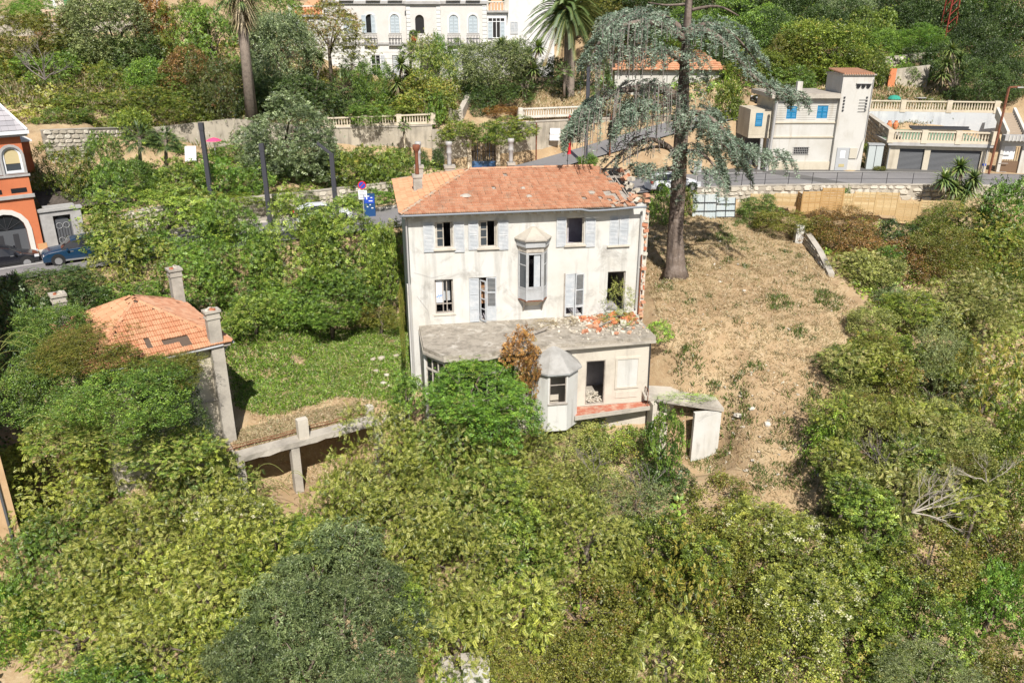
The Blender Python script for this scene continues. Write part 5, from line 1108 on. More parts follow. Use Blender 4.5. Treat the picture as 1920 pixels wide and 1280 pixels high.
# wings with balustraded roofs
for (pa, pb, yt, nm) in ((549, 612, 32, 'left'), (912, 950, 24, 'right')):
    xa, xb = vx(pa, 60, 1.0), vx(pb, 60, 1.0); zw = vz(yt, (pa + pb) / 2, 1.0)
    wg = MB().box(xa, 1.0, -1, xb, 7.5, zw).build('wing', M['villa_white'], vil)
    MB().box(xa - .2, .7, zw + .001, xb + .2, 7.6, zw + .22).build('wing_cornice', M['grey_trim'], wg)
    MB().box(xa, .85, zw + 1.05, xb, 1.1, zw + 1.2).build('wing_rail', M['balus_w'], wg)
    x = xa + .2
    while x < xb - .1: o = link('baluster', BAL, M['terracotta'] if nm == 'left' else M['balus_w'], wg, (x, .98, zw + .22)); o.scale = (1.2, 1.2, 1.38); x += .36
    MB().loft([[(xa, 2, zw + .23), (xb, 2, zw + .23), (xb, 7, zw + .23), (xa, 7, zw + .23)], [((xa + xb) / 2 - .2, 4.5, zw + 2.2), ((xa + xb) / 2 + .2, 4.5, zw + 2.2), ((xa + xb) / 2 + .2, 4.7, zw + 2.2), ((xa + xb) / 2 - .2, 4.7, zw + 2.2)]]).build('wing_roof', M['tile_hot'], wg)
    for s in (0, 1): MB().box(xa + s * (xb - xa) - .25, .8, zw + .221, xa + s * (xb - xa) + .25, 1.2, zw + 1.35).build('wing_post', M['balus_w'], wg)
xw_ = vx(930, 55, 1.0); za, zb = VF.px(930, 72, 1.0)[1], VF.px(930, 33, 1.0)[1]
mb = MB(); frame_rect(mb, xw_ - .95, za, xw_ + 1.05, zb, .9, .099, .09, (.8,), (.28, .5, .72)); mb.build('window', M['metalwhite'], vil); MB().box(xw_ - .9, .985, za, xw_ + 1.0, .998, zb).build('pane', M['glass_dark'], vil)
for s in (-.9, .5): mb = MB(); louvre(mb, xw_ + s, za, xw_ + s + .5, zb - .5, .85, n=12); mb.build('shutter', M['shutter_b'], vil)
an = MB().box(vx(950, 60, 2.5), 2.5, -1, vx(1040, 60, 2.5), 8, ztop - 1).build('rear_block', M['villa_white'], vil)
mb = MB(); q = VF.rect(957, 41, 971, 64, 2.45); louvre(mb, q[0], q[1], (q[0] + q[2]) / 2, q[3], 2.42, n=10); louvre(mb, (q[0] + q[2]) / 2, q[1], q[2], q[3], 2.42, n=10); mb.build('shutter', M['shutter'], vil)
# pale house with green shutters, top left
TL = at(150, 50, 101); TF = Frame(TL.x, 101, TL.z - 2, 0)
tlh = thing('cream_house', TF.o, 0, 'cream house with green shutters behind the top left balustrade', 'house')
x0, x1 = TF.px(84, 20)[0], TF.px(300, 20)[0]; ws = TF.rect(119, -8, 141, 11); w2 = TF.rect(262, -10, 272, 12)
MB().wall(rectp(x0, -1, x1, 9), [rectp(*ws), rectp(*w2)], 0, .4).build('wall', surf('pale_peach_render', (.72, .63, .53), grain=.05), tlh)
for q in (ws, w2):
    mb = MB(); louvre(mb, *q, .02, n=12); mb.build('shutter', M['shutter_green'], tlh); MB().box(q[0] - .1, -.1, q[1] - .12, q[2] + .1, -.002, q[1] - .003).build('sill', M['terracotta'], tlh)
MB().box(TF.px(100, 10)[0], -.1, -1, TF.px(106, 10)[0], -.002, 9).build('pilaster', M['metalwhite'], tlh)
MB().beam((TF.px(108, 4)[0], -.3, TF.px(108, 4)[1]), (TF.px(122, 18)[0], -.4, TF.px(122, 18)[1]), .12, .16).build('awning_arm', M['oldwood'], tlh)
MB().box(TF.px(108, 18)[0], -.7, TF.px(110, 20)[1], TF.px(130, 18)[0], -.2, TF.px(110, 17)[1]).build('bench_top', M['iron'], tlh)
plainwall('garden_wall', [P3(-60, 66, 94, 1.9), P3(84, 64, 95, 1.9)], .4, M['concrete'], 'grey rendered garden wall at the top left corner')
plainwall('garden_wall', [P3(84, 66, 95.2, 1.6), P3(290, 58, 97, 1.6)], .4, M['concrete'], 'grey wall carrying the pale pink balustrade at top left')
balustrade('balustrade', at(86, 42, 95.3), at(292, 34, 97), 1.25, 'pale pink balustrade in front of the cream house at top left', surf('pinkish_stone', (.66, .50, .38), grain=.08), (0, .5, 1), .34)
# cream house hidden behind the cedar
CL = at(1150, 205, 92); CF = Frame(CL.x, 92, CL.z - .6, 0)
chs = thing('cream_house', CF.o, 0, 'cream house with orange roof seen through the cedar branches', 'house')
x1 = CF.px(1352, 180)[0]; zt2 = CF.px(1250, 132)[1]
w_ = [CF.rect(p, 150, p + 20, 185) for p in (1195, 1262, 1318)]
MB().wall(rectp(0, -2, x1, zt2), [rectp(*q) for q in w_], 0, .4).build('wall', M['white'], chs)
for q in w_:
    mb = MB(); louvre(mb, *q, .03, n=12); mb.build('shutter', surf('grey_shutter', (.45, .43, .40)), chs)
MB().box(-.02, -.06, zt2 * .35, x1 + .02, -.001, zt2 * .35 + .12).build('string_course', M['cream'], chs)
MB().box(0, .401, -2, .4, 7, zt2).build('side_wall', M['cream'], chs); MB().box(x1 - .4, .401, -2, x1, 7, zt2).build('side_wall', M['cream'], chs)
cr = MB().add([(-.4, -.5, zt2), (x1 + .4, -.5, zt2), (x1 - 2, 3.5, zt2 + 2.1), (2, 3.5, zt2 + 2.1), (-.4, 7.5, zt2), (x1 + .4, 7.5, zt2)], [(0, 1, 2, 3), (0, 3, 4), (1, 5, 2), (3, 2, 5, 4)]).build('roof', M['darkwood'], chs)
mb = MB(); s_ = math.hypot(4, 2.1); tiles(mb, (-.4, -.5, zt2), (1, 0, 0), (0, 4, 2.1), x1 + .8, s_, .4, .42, lambda u, v: u > v / s_ * 2.4 and u < x1 + .8 - v / s_ * 2.4, rng); mb.build('roof_tiles', M['tile_hot'], cr, kind='stuff')
plainwall('street_wall', [P3(1330, 240, 86, 1.2), P3(1420, 262, 80, 1.2)], .4, M['cream'], 'low cream wall by the parking space behind the cedar')
# ------------------------------------------------------------------ white building with blue shutters and a tower
WL = at(1440, 318, 71.6); W = Frame(WL.x, 71.6, WL.z - .05, 0)
wb = thing('white_building', W.o, 0, 'white building with blue shutters, a barred window and a square tower', 'building')
wx = lambda px, py=260: W.px(px, py)[0]
wz = lambda py, px=1500: W.px(px, py)[1]
xt0, xt1 = wx(1562), wx(1624, 225); zfl = wz(184); ztw = wz(141, 1600)
bs = [W.rect(1475, 199, 1494, 223), W.rect(1532, 198, 1552, 222)]; gb = W.rect(1488, 276, 1515, 289)
MB().wall(rectp(0, -.3, xt0, zfl), [rectp(*q) for q in bs] + [rectp(*gb)], 0, .3).build('front_wall', M['white'], wb)
MB().box(0, .301, -.3, .3, 5.5, zfl).build('side_wall', M['cream'], wb)
for k, q in enumerate(bs):
    s = MB(); m_ = (q[0] + q[2]) / 2
    for a, b in ((q[0], m_ - .01), (m_ + .01, q[2])): louvre(s, a, q[1], b, q[3], .03, n=9)
    s.box(q[0] + .04, .09, q[1] + .04, q[2] - .04, .11, q[3] - .04); s.build('shutter', M['shutter_blue'], wb)
for k in range(9): z = wz(224) + k * (wz(197) - wz(224)) / 8; [MB().box(xa, -.025, z, xb, -.001, z + .05).build('siding', M['white'], wb) for xa, xb in ((.05, bs[0][0] - .06), (bs[0][2] + .06, bs[1][0] - .06), (bs[1][2] + .06, xt0 - .05))]
for py in (230, 257): MB().box(-.02, -.1, wz(py) - .06, xt0 - .02, -.001, wz(py) + .06).build('string_course', M['cream'], wb)
MB().box(gb[0], .15, gb[1], gb[2], .18, gb[3]).build('pane', M['glass_dark'], wb)
bar = MB()
for k in range(9): x = gb[0] + k * (gb[2] - gb[0]) / 8; bar.box(x - .012, -.06, gb[1] - .1, x + .012, -.035, gb[3] + .05)
for k in range(4): z = gb[1] + k * (gb[3] - gb[1]) / 3; bar.box(gb[0] - .1, -.06, z - .012, gb[2] + .1, -.036, z + .012)
bar.build('window_bars', M['pipe'], wb)
MB().box(-.5, -.45, zfl + .001, xt0 - .01, 6, zfl + .35).build('flat_roof', M['concrete'], wb); MB().box(-.3, -.3, zfl + .351, xt0 - .02, 5.8, zfl + .4).build('roof_gravel', M['pave'], wb)
MB().box(0.05, -.08, -.3, xt0, -.001, wz(303)).build('base_course', M['cream'], wb)
tw_ = MB().box(xt0 + .001, -.35, -.3, xt1, 3.4, ztw).build('tower', M['white'], wb)
MB().box(xt0 - .08, -.5, ztw + .001, xt1 + .12, 3.5, ztw + .1).build('tower_roof', M['concrete'], tw_)
rt = MB().tube([(0, -.15, 0), (0, 3.6, .25)], .085, 6).mesh('roof_tile')
for k in range(int((xt1 - xt0) / .2)): link('tile', rt, M['tile'], tw_, (xt0 + .05 + k * .2, -.4, ztw + .13))
for k in range(3): MB().lathe([(.16, 0), (.16, .12)], 10).build('vent_hole', M['glass_dark'], tw_, (xt0 + (xt1 - xt0) * (.52 + .16 * k), -.33, wz(161, 1600))).rotation_euler = (R(90), 0, 0)
MB().box(xt0 + (xt1 - xt0) * .44, -.5, wz(157, 1600), xt1 - .15, -.351, wz(157, 1600) + .06).build('vent_hood', M['grey_trim'], tw_)
for s, n_ in ((.1, 5), (.83, 5)):
    for k in range(n_): MB().box(xt0 + (xt1 - xt0) * s, -.42, wz(184 + 6 * k, 1600), xt0 + (xt1 - xt0) * s + .14, -.351, wz(184 + 6 * k, 1600) + .14).build('insulator', M['iron'], tw_)
for k in range(5): MB().box(xt0 + (xt1 - xt0) * .62, -.45, wz(186 + 5.5 * k, 1600), xt1 - .35, -.41, wz(186 + 5.5 * k, 1600) + .03).build('rung', M['pipe'], tw_)
dq = W.rect(1567, 277, 1590, 318, -.35); MB().box(dq[0], -.42, .0, dq[2], -.351, dq[3]).build('door', M['signgrey'], tw_)
MB().box(dq[0] + .3, -.44, 1.1, dq[2] - .35, -.421, 1.75).build('door_sign', M['metalwhite'], tw_); MB().box(dq[0] + .3, -.44, .35, dq[2] - .3, -.421, .6).build('vent', surf('ochre_vent', (.45, .38, .2)), tw_)
cq = W.rect(1592, 278, 1606, 297, -.35); MB().box(cq[0], -.45, cq[1], cq[2], -.351, cq[3]).build('cabinet', surf('beige_cabinet', (.50, .46, .38)), tw_)
MB().tube([(cq[2] + .1, -.42, cq[1]), (cq[2] + .3, -.42, cq[3] + .5), (xt1 - .05, -.42, cq[3] + .9), (xt1 - .05, -.42, ztw - .3)], .035, 5).build('cable_pipe', M['pipe'], tw_)
MB().box(wx(1510, 170) - .2, 1.5, zfl + .36, wx(1510, 170) + .25, 2.0, zfl + 1.25).build('roof_vent', M['white'], wb)
# porch of its left side
MB().box(-1.9, .6, 2.7, -.001, 4.5, 3.0).build('porch_slab', M['cream'], wb)
MB().box(-1.9, .62, 3.01, -.01, 4.4, zfl - 1.0).build('porch_room', M['cream'], wb); q = (-1.4, zfl - 2.3, -.8, zfl - 1.3)
mb = MB(); louvre(mb, q[0], q[1] - .1, q[2], q[3], .56, n=9); mb.build('shutter', M['shutter_blue'], wb)
for x in (-.9, -.35): MB().box(x, .1, -.3, x + .22, .35, 2.69).build('porch_post', M['grey_trim'], wb)
MB().box(-1.6, 2.5, -.3, -.05, 2.6, 2.69).build('porch_screen', M['greydoor'], wb)
# ------------------------------------------------------------------ garages with the balustraded terrace
GL = at(1673, 322, 72.0); G = Frame(GL.x, 72.0, GL.z - .05, -11)
ga = thing('garage_block', G.o, -11, 'cream garage block with two grey roller doors under a balustraded terrace', 'garage')
gxx = lambda px, py=300: G.px(px, py)[0]
gzz = lambda py, px=1760: G.px(px, py)[1]
GE = gxx(1852); GH = gzz(274)
d1 = (gxx(1684, 300), 0, gxx(1731, 300), gzz(279, 1705)); d2 = (gxx(1742, 300), 0, gxx(1838, 300), gzz(282, 1790))
MB().wall(rectp(-.6, -.3, GE, GH), [rectp(d1[0], -.29, d1[2], d1[3]), rectp(d2[0], -.29, d2[2], d2[3])], 0, .35).build('front_wall', M['cream'], ga)
for d in (d1, d2):
    mb = MB(); n_ = 22; hh = (d[3] + .2) / n_
    for k in range(n_): z = -.2 + k * hh; mb.add([(d[0], .2, z), (d[2], .2, z), (d[2], .16, z + hh * .5), (d[0], .16, z + hh * .5), (d[2], .2, z + hh), (d[0], .2, z + hh)], [(0, 1, 2, 3), (3, 2, 4, 5)])
    mb.build('roller_door', M['greydoor'], ga)
MB().box(-.8, -.35, GH + .001, GE + .1, 9.5, GH + .28).build('terrace_slab', M['grey_trim'], ga)
MB().box(-.6, .3, GH + .281, GE, 9.4, GH + .31).build('terrace_floor', M['greenfloor'], ga)
sp = MB().box(gxx(1840, 312) + .05, -.03, gzz(311, 1850), GE - .05, -.001, gzz(307, 1850)).build('street_sign', M['signblue'], ga)
for x in (-.55, GE - .2): MB().tube([(x, -.06, 0), (x, -.06, GH)], .05, 6).build('downpipe', M['pipe'], ga)
p0, p1 = G.w(-.7, -.2, GH + .28), G.w(GE + .05, -.2, GH + .28)
balustrade('balustrade', p0, p1, 1.0, 'cream balustrade on the terrace above the grey garage doors', M['balus'], (0, .33, .66, 1), .25)
p0, p1 = at(1622, 243, 83.2), at(1868, 248, 80.2)
plainwall('terrace_wall', [(p0.x, p0.y, p0.z - .8, 2.6), (p1.x, p1.y, p1.z - .8, 2.6)], .4, surf('pale_blue_render', (.52, .54, .56), c2=(.62, .63, .63), c2scale=.6, streak=(.36, .37, .39), grain=.08), 'blotchy pale blue-grey terrace wall above the garages')
balustrade('balustrade', (p0.x, p0.y + .15, p0.z + 1.8), (p1.x, p1.y + .15, p1.z + 1.8), 1.05, 'ochre balustrade of the upper garden above the blue-grey wall', M['balus'], (0, .27, .62, .97), .25)
tb = MB().box(-2.6, -.5, 0, 2.6, .5, .12); tb.box(-2.7, .3, .12, 2.7, .5, .28)
o = tb.build('black_cover', M['iron'], None, at(1762, 243, 79.5), R(-10)); tag(o, 'long black tarpaulin cover lying on the green garage terrace', 'cover')
for k, (px_, lab) in enumerate(((1666, 'terracotta urn on the terrace wall, the one nearer the tower'), (1678, 'terracotta urn on the terrace wall, the one nearer the balustrade'))):
    o = MB().lathe([(.12, 0), (.22, .25), (.24, .5), (.13, .7), (.16, .8)], 8).build('urn', M['terracotta'], None, at(px_, 243, 76.6)); tag(o, lab, 'urn', 'terracotta urns')
stonewall('side_wall', [P3(1618, 262, 80, 2.4), P3(1672, 322, 72.4, 3.1)], 3, .4, 'sloping stone wall between the white tower and the garages', sw=.5, sh=.34, seed=12)
eb = thing('electric_cabinet', at(1636, 312, 72.2), -14, 'pale grey electricity cabinet beside the garage', 'cabinet')
MB().box(-.6, -.4, -.2, .6, .4, 1.9).build('body', surf('grey_cabinet', (.46, .50, .50), grain=.08), eb); MB().box(-.66, -.47, 1.901, .66, .47, 2.0).build('lid', M['signgrey'], eb); MB().box(-.02, -.42, 0, .02, -.401, 1.95).build('door_gap', M['iron'], eb)
# gate house at the right edge
RG = at(1866, 330, 71.0); RF = Frame(RG.x, 71.0, RG.z - .05, -8)
gh_ = thing('gatehouse', RF.o, -8, 'white gateway with a grooved canopy and wooden gate at the right edge', 'gateway')
rx = lambda px, py: RF.px(px, py)[0]; rz_ = lambda py, px=1890: RF.px(px, py)[1]
hq = RF.rect(1878, 274, 1912, 330)
MB().wall(rectp(0, -.3, 4.5, rz_(260)), [rectp(hq[0], -.29, hq[2], hq[3])], 0, .4).build('wall', M['white'], gh_)
MB().box(-.2, -.8, rz_(262), 4.6, .0, rz_(252)).build('canopy', M['grey_trim'], gh_)
for k in range(14): MB().box(.1 + k * .3, -.84, rz_(263), .2 + k * .3, -.801, rz_(252)).build('dentil', M['white'], gh_)
gg = MB().box(hq[0], .15, 0, hq[2], .22, 1.35).build('gate', surf('brown_gate', (.17, .11, .07), grain=.2), gh_)
for k in range(8): x = hq[0] + .05 + k * (hq[2] - hq[0] - .1) / 7; MB().tube([(x, .18, 1.35), (x, .18, hq[3] - .1)], .025, 4).build('bar', M['iron'], gg)
nt = MB().box(hq[0] + .05, .08, 1.5, hq[0] + .95, .1, 2.7).build('notice_board', M['metalwhite'], gh_)
for k in range(9): MB().box(hq[0] + .13, .074, 1.62 + k * .11, hq[0] + .5 + .35 * rng.random(), .079, 1.645 + k * .11).build('print_line', M['signgrey'], nt)
for k in range(4): MB().box(.05, -.06, .4 + k * .75, .8, -.001, .43 + k * .75).build('groove', M['grey_trim'], gh_)
st = thing('stair', at(1903, 252, 76), -8, 'stone stair climbing between white parapets at the right edge', 'stairs')
for k in range(9): MB().box(-.6, k * .32, -.2, .6, k * .32 + .34, .2 + k * .18).build('step', surf('stair_stone', (.38, .31, .24), grain=.15), st)
for x in (-.85, .65): MB().loft([[(x, y, -.3 + y * .5), (x + .25, y, -.3 + y * .5), (x + .25, y, .45 + y * .56), (x, y, .45 + y * .56)] for y in (-.3, 3.0)]).build('parapet', M['white'], st)
# garden furniture on the upper terrace
gt = thing('garden_table', at(1722, 197, 85.5), 0, 'small round garden table on the upper terrace lawn', 'table'); MB().lathe([(.65, .7), (.65, .75)], 12).build('table_top', M['grey_trim'], gt); MB().tube([(0, 0, 0), (0, 0, .7)], .06, 6).build('leg', M['grey_trim'], gt)
for px_, lb in ((1702, 'low grey bench seat nearer the green tub on the terrace lawn'), (1738, 'low grey bench seat nearer the dark round tree on the terrace lawn')):
    o = thing('bench', at(px_, 194, 85.5), 0, lb, 'bench', 'garden benches'); MB().box(-.55, -.2, .35, .55, .2, .45).build('seat', M['grey_trim'], o)
    for x in (-.4, .3): MB().box(x, -.15, 0, x + .1, .15, .35).build('leg', M['grey_trim'], o)
o = MB().lathe([(.6, 0), (.68, .25), (.5, .5), (.15, .6)], 12).build('tub', surf('teal_plastic', (.04, .30, .22), grain=.1), None, at(1676, 190, 86)); tag(o, 'teal green covered tub on the upper terrace lawn', 'tub')
plainwall('garden_wall', [P3(1655, 175, 88.5, 2.3), P3(1735, 176, 89, 2.9)], .3, M['conc_wall'], 'stained grey garden wall with an orange brick strip above the tub')
o = MB().box(-.35, -.1, 0, .35, .1, 2.3).build('brick_pier', M['terracotta'], None, at(1668, 172, 88.0)); tag(o, 'orange brick pier in the upper garden wall', 'pier')
stonewall('garden_wall', [P3(1655, 142, 92, 1.9), P3(1730, 140, 92.5, 2.3)], 2, .4, 'grey rubble wall below the clipped bright bush', sw=.6, sh=.4, seed=14, cap=False)
# ------------------------------------------------------------------ cars
def car(name, loc, deg, label, paint, Lc=4.5, Wc=1.86, Hc=1.65, hood=.98, kind='suv', group=None):
    t = thing(name, loc, deg, label, 'car', group); w = Wc / 2
    # stations along x (0 rear .. L front): belt height, roof height, roof half-width
    if kind == 'suv': st_ = [(0, .75, .8, .8), (.06, 1.02, 1.05, .82), (.2, 1.1, 1.45, .66), (.45, 1.12, Hc - .06, .68), (1.3, 1.1, Hc, .7), (2.3, 1.06, Hc - .02, .7), (2.75, 1.03, Hc - .12, .67), (3.35, 1.0, 1.06, .74), (4.1, .9, .97, .78), (4.38, .78, .84, .76), (4.5, .6, .66, .72)]
    else: st_ = [(0, .66, .7, .78), (.06, .9, .93, .8), (.25, .96, 1.12, .66), (.6, .98, Hc - .05, .66), (1.3, .97, Hc, .68), (2.1, .95, Hc - .03, .68), (2.5, .92, Hc - .15, .64), (3.1, .9, .94, .72), (3.7, .8, .85, .76), (4.0, .68, .72, .74), (4.1, .5, .56, .7)]
    k = Lc / st_[-1][0]; rings = []
    for x, b, rf, rw in st_:
        x *= k; pinch = .86 if x < .08 or x > Lc - .08 else (.96 if x < .3 or x > Lc - .5 else 1)
        half_ = [(w * .8 * pinch, .24), (w * .97 * pinch, .34), (w * pinch, .62), (w * .985 * pinch, b - .04), (w * .95 * pinch, b), (w * rw / .95 * .98, max(rf - .05, b + .01)), (w * rw * .82, rf), (0, rf + .02)]
        rings.append([(x - Lc / 2, y, z) for y, z in half_] + [(x - Lc / 2, -y, z) for y, z in half_[-2::-1]])
    body, glass = MB(), MB(); n_ = len(rings[0]); cab = (1, 2, 3, 4, 5, 6)
    vs = [p for r_ in rings for p in r_]; bf, gf_ = [], []
    for i in range(len(rings) - 1):
        for q in range(n_):
            f = (i * n_ + q, i * n_ + (q + 1) % n_, (i + 1) * n_ + (q + 1) % n_, (i + 1) * n_ + q)
            isg = (q in (4, 9) and i in (2, 3, 4, 5)) or (q in (5, 6, 7, 8) and i in (6, 1)) or (q in (4, 9) and i in (6,))
            (gf_ if isg else bf).append(f)
    bf += [tuple(range(n_ - 1, -1, -1)), tuple((len(rings) - 1) * n_ + q for q in range(n_))]
    bo_ = body.add(vs, bf).build('body', paint, t, smooth=False); glass.add(vs, gf_).build('windows', M['glass_dark'], t)
    for x in (-Lc * .31, Lc * .31):
        for s in (-1, 1):
            wh = MB().lathe([(.2, -.10), (.33, -.10), (.345, -.06), (.345, .06), (.33, .10), (.2, .10)], 16).build('wheel', M['rubber'], t, (x, s * (w - .09), .345)); wh.rotation_euler = (R(90), 0, 0)
            rm = MB().lathe([(.22, -.115), (.22, .115)], 12); rm.build('rim', M['alloy'], wh)
            ah_ = MB().lathe([(.41, -.02), (.41, .02)], 16).build('wheel_arch', M['rubber'], t, (x, s * (w - .015), .40)); ah_.rotation_euler = (R(90), 0, 0)
    for s in (-1, 1):
        MB().box(Lc / 2 - .32, s * w * .8 - .17, .66, Lc / 2 - .06, s * w * .8 + .1, .78).build('headlight', M['lampglass'], t)
        MB().box(-Lc / 2 - .02, s * w * .78 - .16, .78, -Lc / 2 + .12, s * w * .78 + .14, .98).build('tail_light', M['tail'], t)
        MB().box(Lc * .16, s * (w + .1) - .09, .98, Lc * .16 + .12, s * (w + .1) + .09, 1.12).build('mirror', paint, t)
        for x in (-.55, .45): MB().box(x, s * (w + .004) - .012, .86, x + .18, s * (w + .004) + .012, .9).build('door_handle', M['alloy'], t)
        MB().box(-Lc * .22, s * (w + .0) - .02, .3, Lc * .22, s * (w + .0) + .02, .4).build('sill_trim', M['alloy'] if kind == 'suv' else M['rubber'], t)
    MB().box(Lc / 2 - .1, -.5, .42, Lc / 2 + .005, .5, .62).build('grille', M['rubber'], t); MB().box(Lc / 2, -.26, .42, Lc / 2 + .015, .26, .52).build('number_plate', M['metalwhite'], t); MB().box(-Lc / 2 - .01, -.26, .62, -Lc / 2 + .05, .26, .74).build('number_plate', M['metalwhite'], t)
    return t
ra = math.degrees(math.atan2(60.3 - 49.6, 21))
def onroad(px, py, Y=None): p = at(px, py, Y); return (p.x, p.y, p.z)
cp = atz(150, 486, 5.75); car('parked_car', (cp.x, cp.y + .3, 5.62), 180 + 31, 'dark blue SUV parked outside the grey portal', M['carblue'])
cp = atz(2, 500, 5.5); car('parked_car', (cp.x, cp.y + .4, 5.35), 31, 'black car cut off by the left edge of the photo', M['carblack'], 4.2, 1.8, 1.45, kind='hatch')
cp = atz(606, 418, 6.15); car('parked_car', (cp.x, cp.y + .2, 6.15), 25, 'white car half hidden behind bushes near the ticket machine', M['carwhite'], 4.2, 1.78, 1.5, kind='hatch')
cp = atz(1264, 363, 7.65); car('parked_car', (cp.x, cp.y + .9, 7.72), 12, 'white and blue car parked behind the cedar trunk', M['carwhite'], 4.2, 1.8, 1.5, kind='hatch')
cp = at(1470, 178, 82); car('parked_car', (cp.x - 1, cp.y, cp.z - .9), 185, 'dark car roof showing above the flat roof of the white building', M['carblack'], 4.2, 1.8, 1.45, kind='hatch')
cp = at(1335, 232, 86); car('parked_car', (cp.x, cp.y, cp.z - .3), 175, 'dark car in the parking space behind the cedar branches', M['carblack'], 4.2, 1.8, 1.45, kind='hatch')
# ------------------------------------------------------------------ lamps, poles, signs
def lamp(px, pt, pb, Y, label, arm=None):
    b = at(px[1], pb, Y); tp = at(px[0], pt, Y); g = gz(b.x, b.y) if b.z > gz(b.x, b.y) else b.z - 1.2
    t = thing('street_lamp', (b.x, b.y, g - .1), 0, label, 'street lamp', 'street lamps'); h = tp.z - g
    MB().box(-.15, -.13, 0, .15, .13, h).build('post', M['lamp'], t)
    MB().box(-.22, -.2, 0, .22, .2, .3).build('base', M['lamp'], t)
    if arm:
        MB().beam((0, 0, h - .06), (arm[0], arm[1], h + arm[2]), .3, .16).build('head', M['lamp'], t)
        MB().beam((.05, 0, h * .36), (.75, -.25, h * .33), .2, .1).build('arm', M['lamp'], t)
    else: MB().box(-.17, -.15, h - .5, .17, .15, h + .02).build('head', M['lamp'], t)
lamp((381, 396), 228, 372, 60, 'tall dark square lamp post, leftmost of the three by the hedge')
lamp((491, 506), 267, 412, 58.5, 'tall dark square lamp post, middle one of the three by the hedge')
lamp((620, 633), 285, 430, 58.5, 'tall dark lamp post with a bent head, beside the white car', (-.95, -.1, .75))
lamp((1100, 1098), 120, 300, 71, 'tall dark lamp post standing in the round bush behind the house')
def pole(name, p0, p1, r_, mat, label, cat='pole', arm=None):
    p0, p1 = Vector(p0), Vector(p1); t = thing(name, p0, 0, label, cat); MB().tube([(0, 0, -.4), p1 - p0], r_, 6).build('shaft', mat, t)
    if arm: MB().tube([p1 - p0, p1 - p0 + Vector(arm)], r_ * .7, 5).build('arm', mat, t); MB().box(*(list(p1 - p0 + Vector(arm) - Vector((.25, .12, .1))) + list(p1 - p0 + Vector(arm) + Vector((.25, .12, .0))))).build('head', M['grey_trim'], t)
    return t
b = at(1853, 329, 69.5); b2 = at(1888, 164, 69.5); pole('street_lamp', b, (b.x + .15, b.y, b2.z), .11, M['rust'], 'rusty lamp pole with a short arm beside the garages', 'street lamp', (.9, 0, .05))
b = at(1438, 318, 71.0); pole('utility_pole', b, (b.x + .2, b.y, at(1453, 190, 71).z), .12, M['pipe'], 'grey pole at the left corner of the white building')
b = at(1005, 315, 77.8); pole('utility_pole', b, (b.x, b.y, b.z + 4.2), .07, M['rust'], 'thin rusty pole against the beige wall beside the gate vine')
b = at(1142, 312, 73.5); pole('utility_pole', b, (b.x, b.y, b.z + 4.6), .08, M['rust'], 'rusty pole behind the hanging cedar twigs')
def sign(px, py, Y, label, board=True):
    h = at(px, py, Y); g = gz(h.x, h.y); t = thing('no_parking_sign', (h.x, h.y, g), 0, label, 'road sign'); z = h.z - g
    MB().tube([(0, 0, -.2), (0, 0, z + .3)], .035, 6).build('post', M['pipe'], t)
    d = MB().lathe([(.32, 0), (.32, .03)], 20).build('disc', M['signred'], t, (0, -.04, z)); d.rotation_euler = (R(90), 0, 0)
    i = MB().lathe([(.25, 0), (.25, .03)], 20).build('disc_field', M['signblue'], d, (0, 0, .006))
    MB().obox((0, 0, .042), (.5, .06, .008), Matrix.Rotation(R(45), 3, 'Z')).build('slash', M['signred'], d)
    if board:
        q = MB().box(-.33, -.05, z - 1.1, .33, -.036, z - .4).build('plate', M['metalwhite'], t)
        for k in range(5): MB().box(-.26, -.054, z - .98 + k * .11, .08 + .18 * ((k * 7) % 3) / 2, -.0505, z - .95 + k * .11).build('print_line', M['greydoor'], q)
sign(679, 347, 61.5, 'round no-parking sign with a white plate beside the ticket machine')
sign(1219, 279, 80, 'round purple-blue sign between the cedar branches', True)
tm = thing('ticket_machine', (at(695, 412, 61.8).x, 61.8, 6.15), 8, 'dark blue ticket machine with white marks by the stone wall', 'ticket machine')
MB().box(-.42, -.3, 0, .42, .3, 1.75).build('body', M['meterblue'], tm); MB().box(-.36, -.32, 1.1, .36, -.301, 1.6).build('front_panel', M['signblue'], tm)
for x, z, w_ in ((-.2, 1.62, .22), (.1, 1.5, .14), (-.05, 1.25, .3), (.0, .95, .1), (-.22, .8, .12), (.12, .7, .16)): MB().box(x, -.335, z, x + w_, -.321, z + .07).build('mark', M['metalwhite'], tm)
b = at(1304, 362, 64.3); t = thing('notice_sign', (b.x, b.y, b.z - .1), 0, 'grey notice sign on a thin post beside the white and blue car', 'sign'); MB().tube([(0, 0, 0), (0, 0, 2.6)], .035, 6).build('post', M['pipe'], t); MB().box(-.3, -.05, 1.75, .3, -.036, 2.65).build('board', M['signgrey'], t)
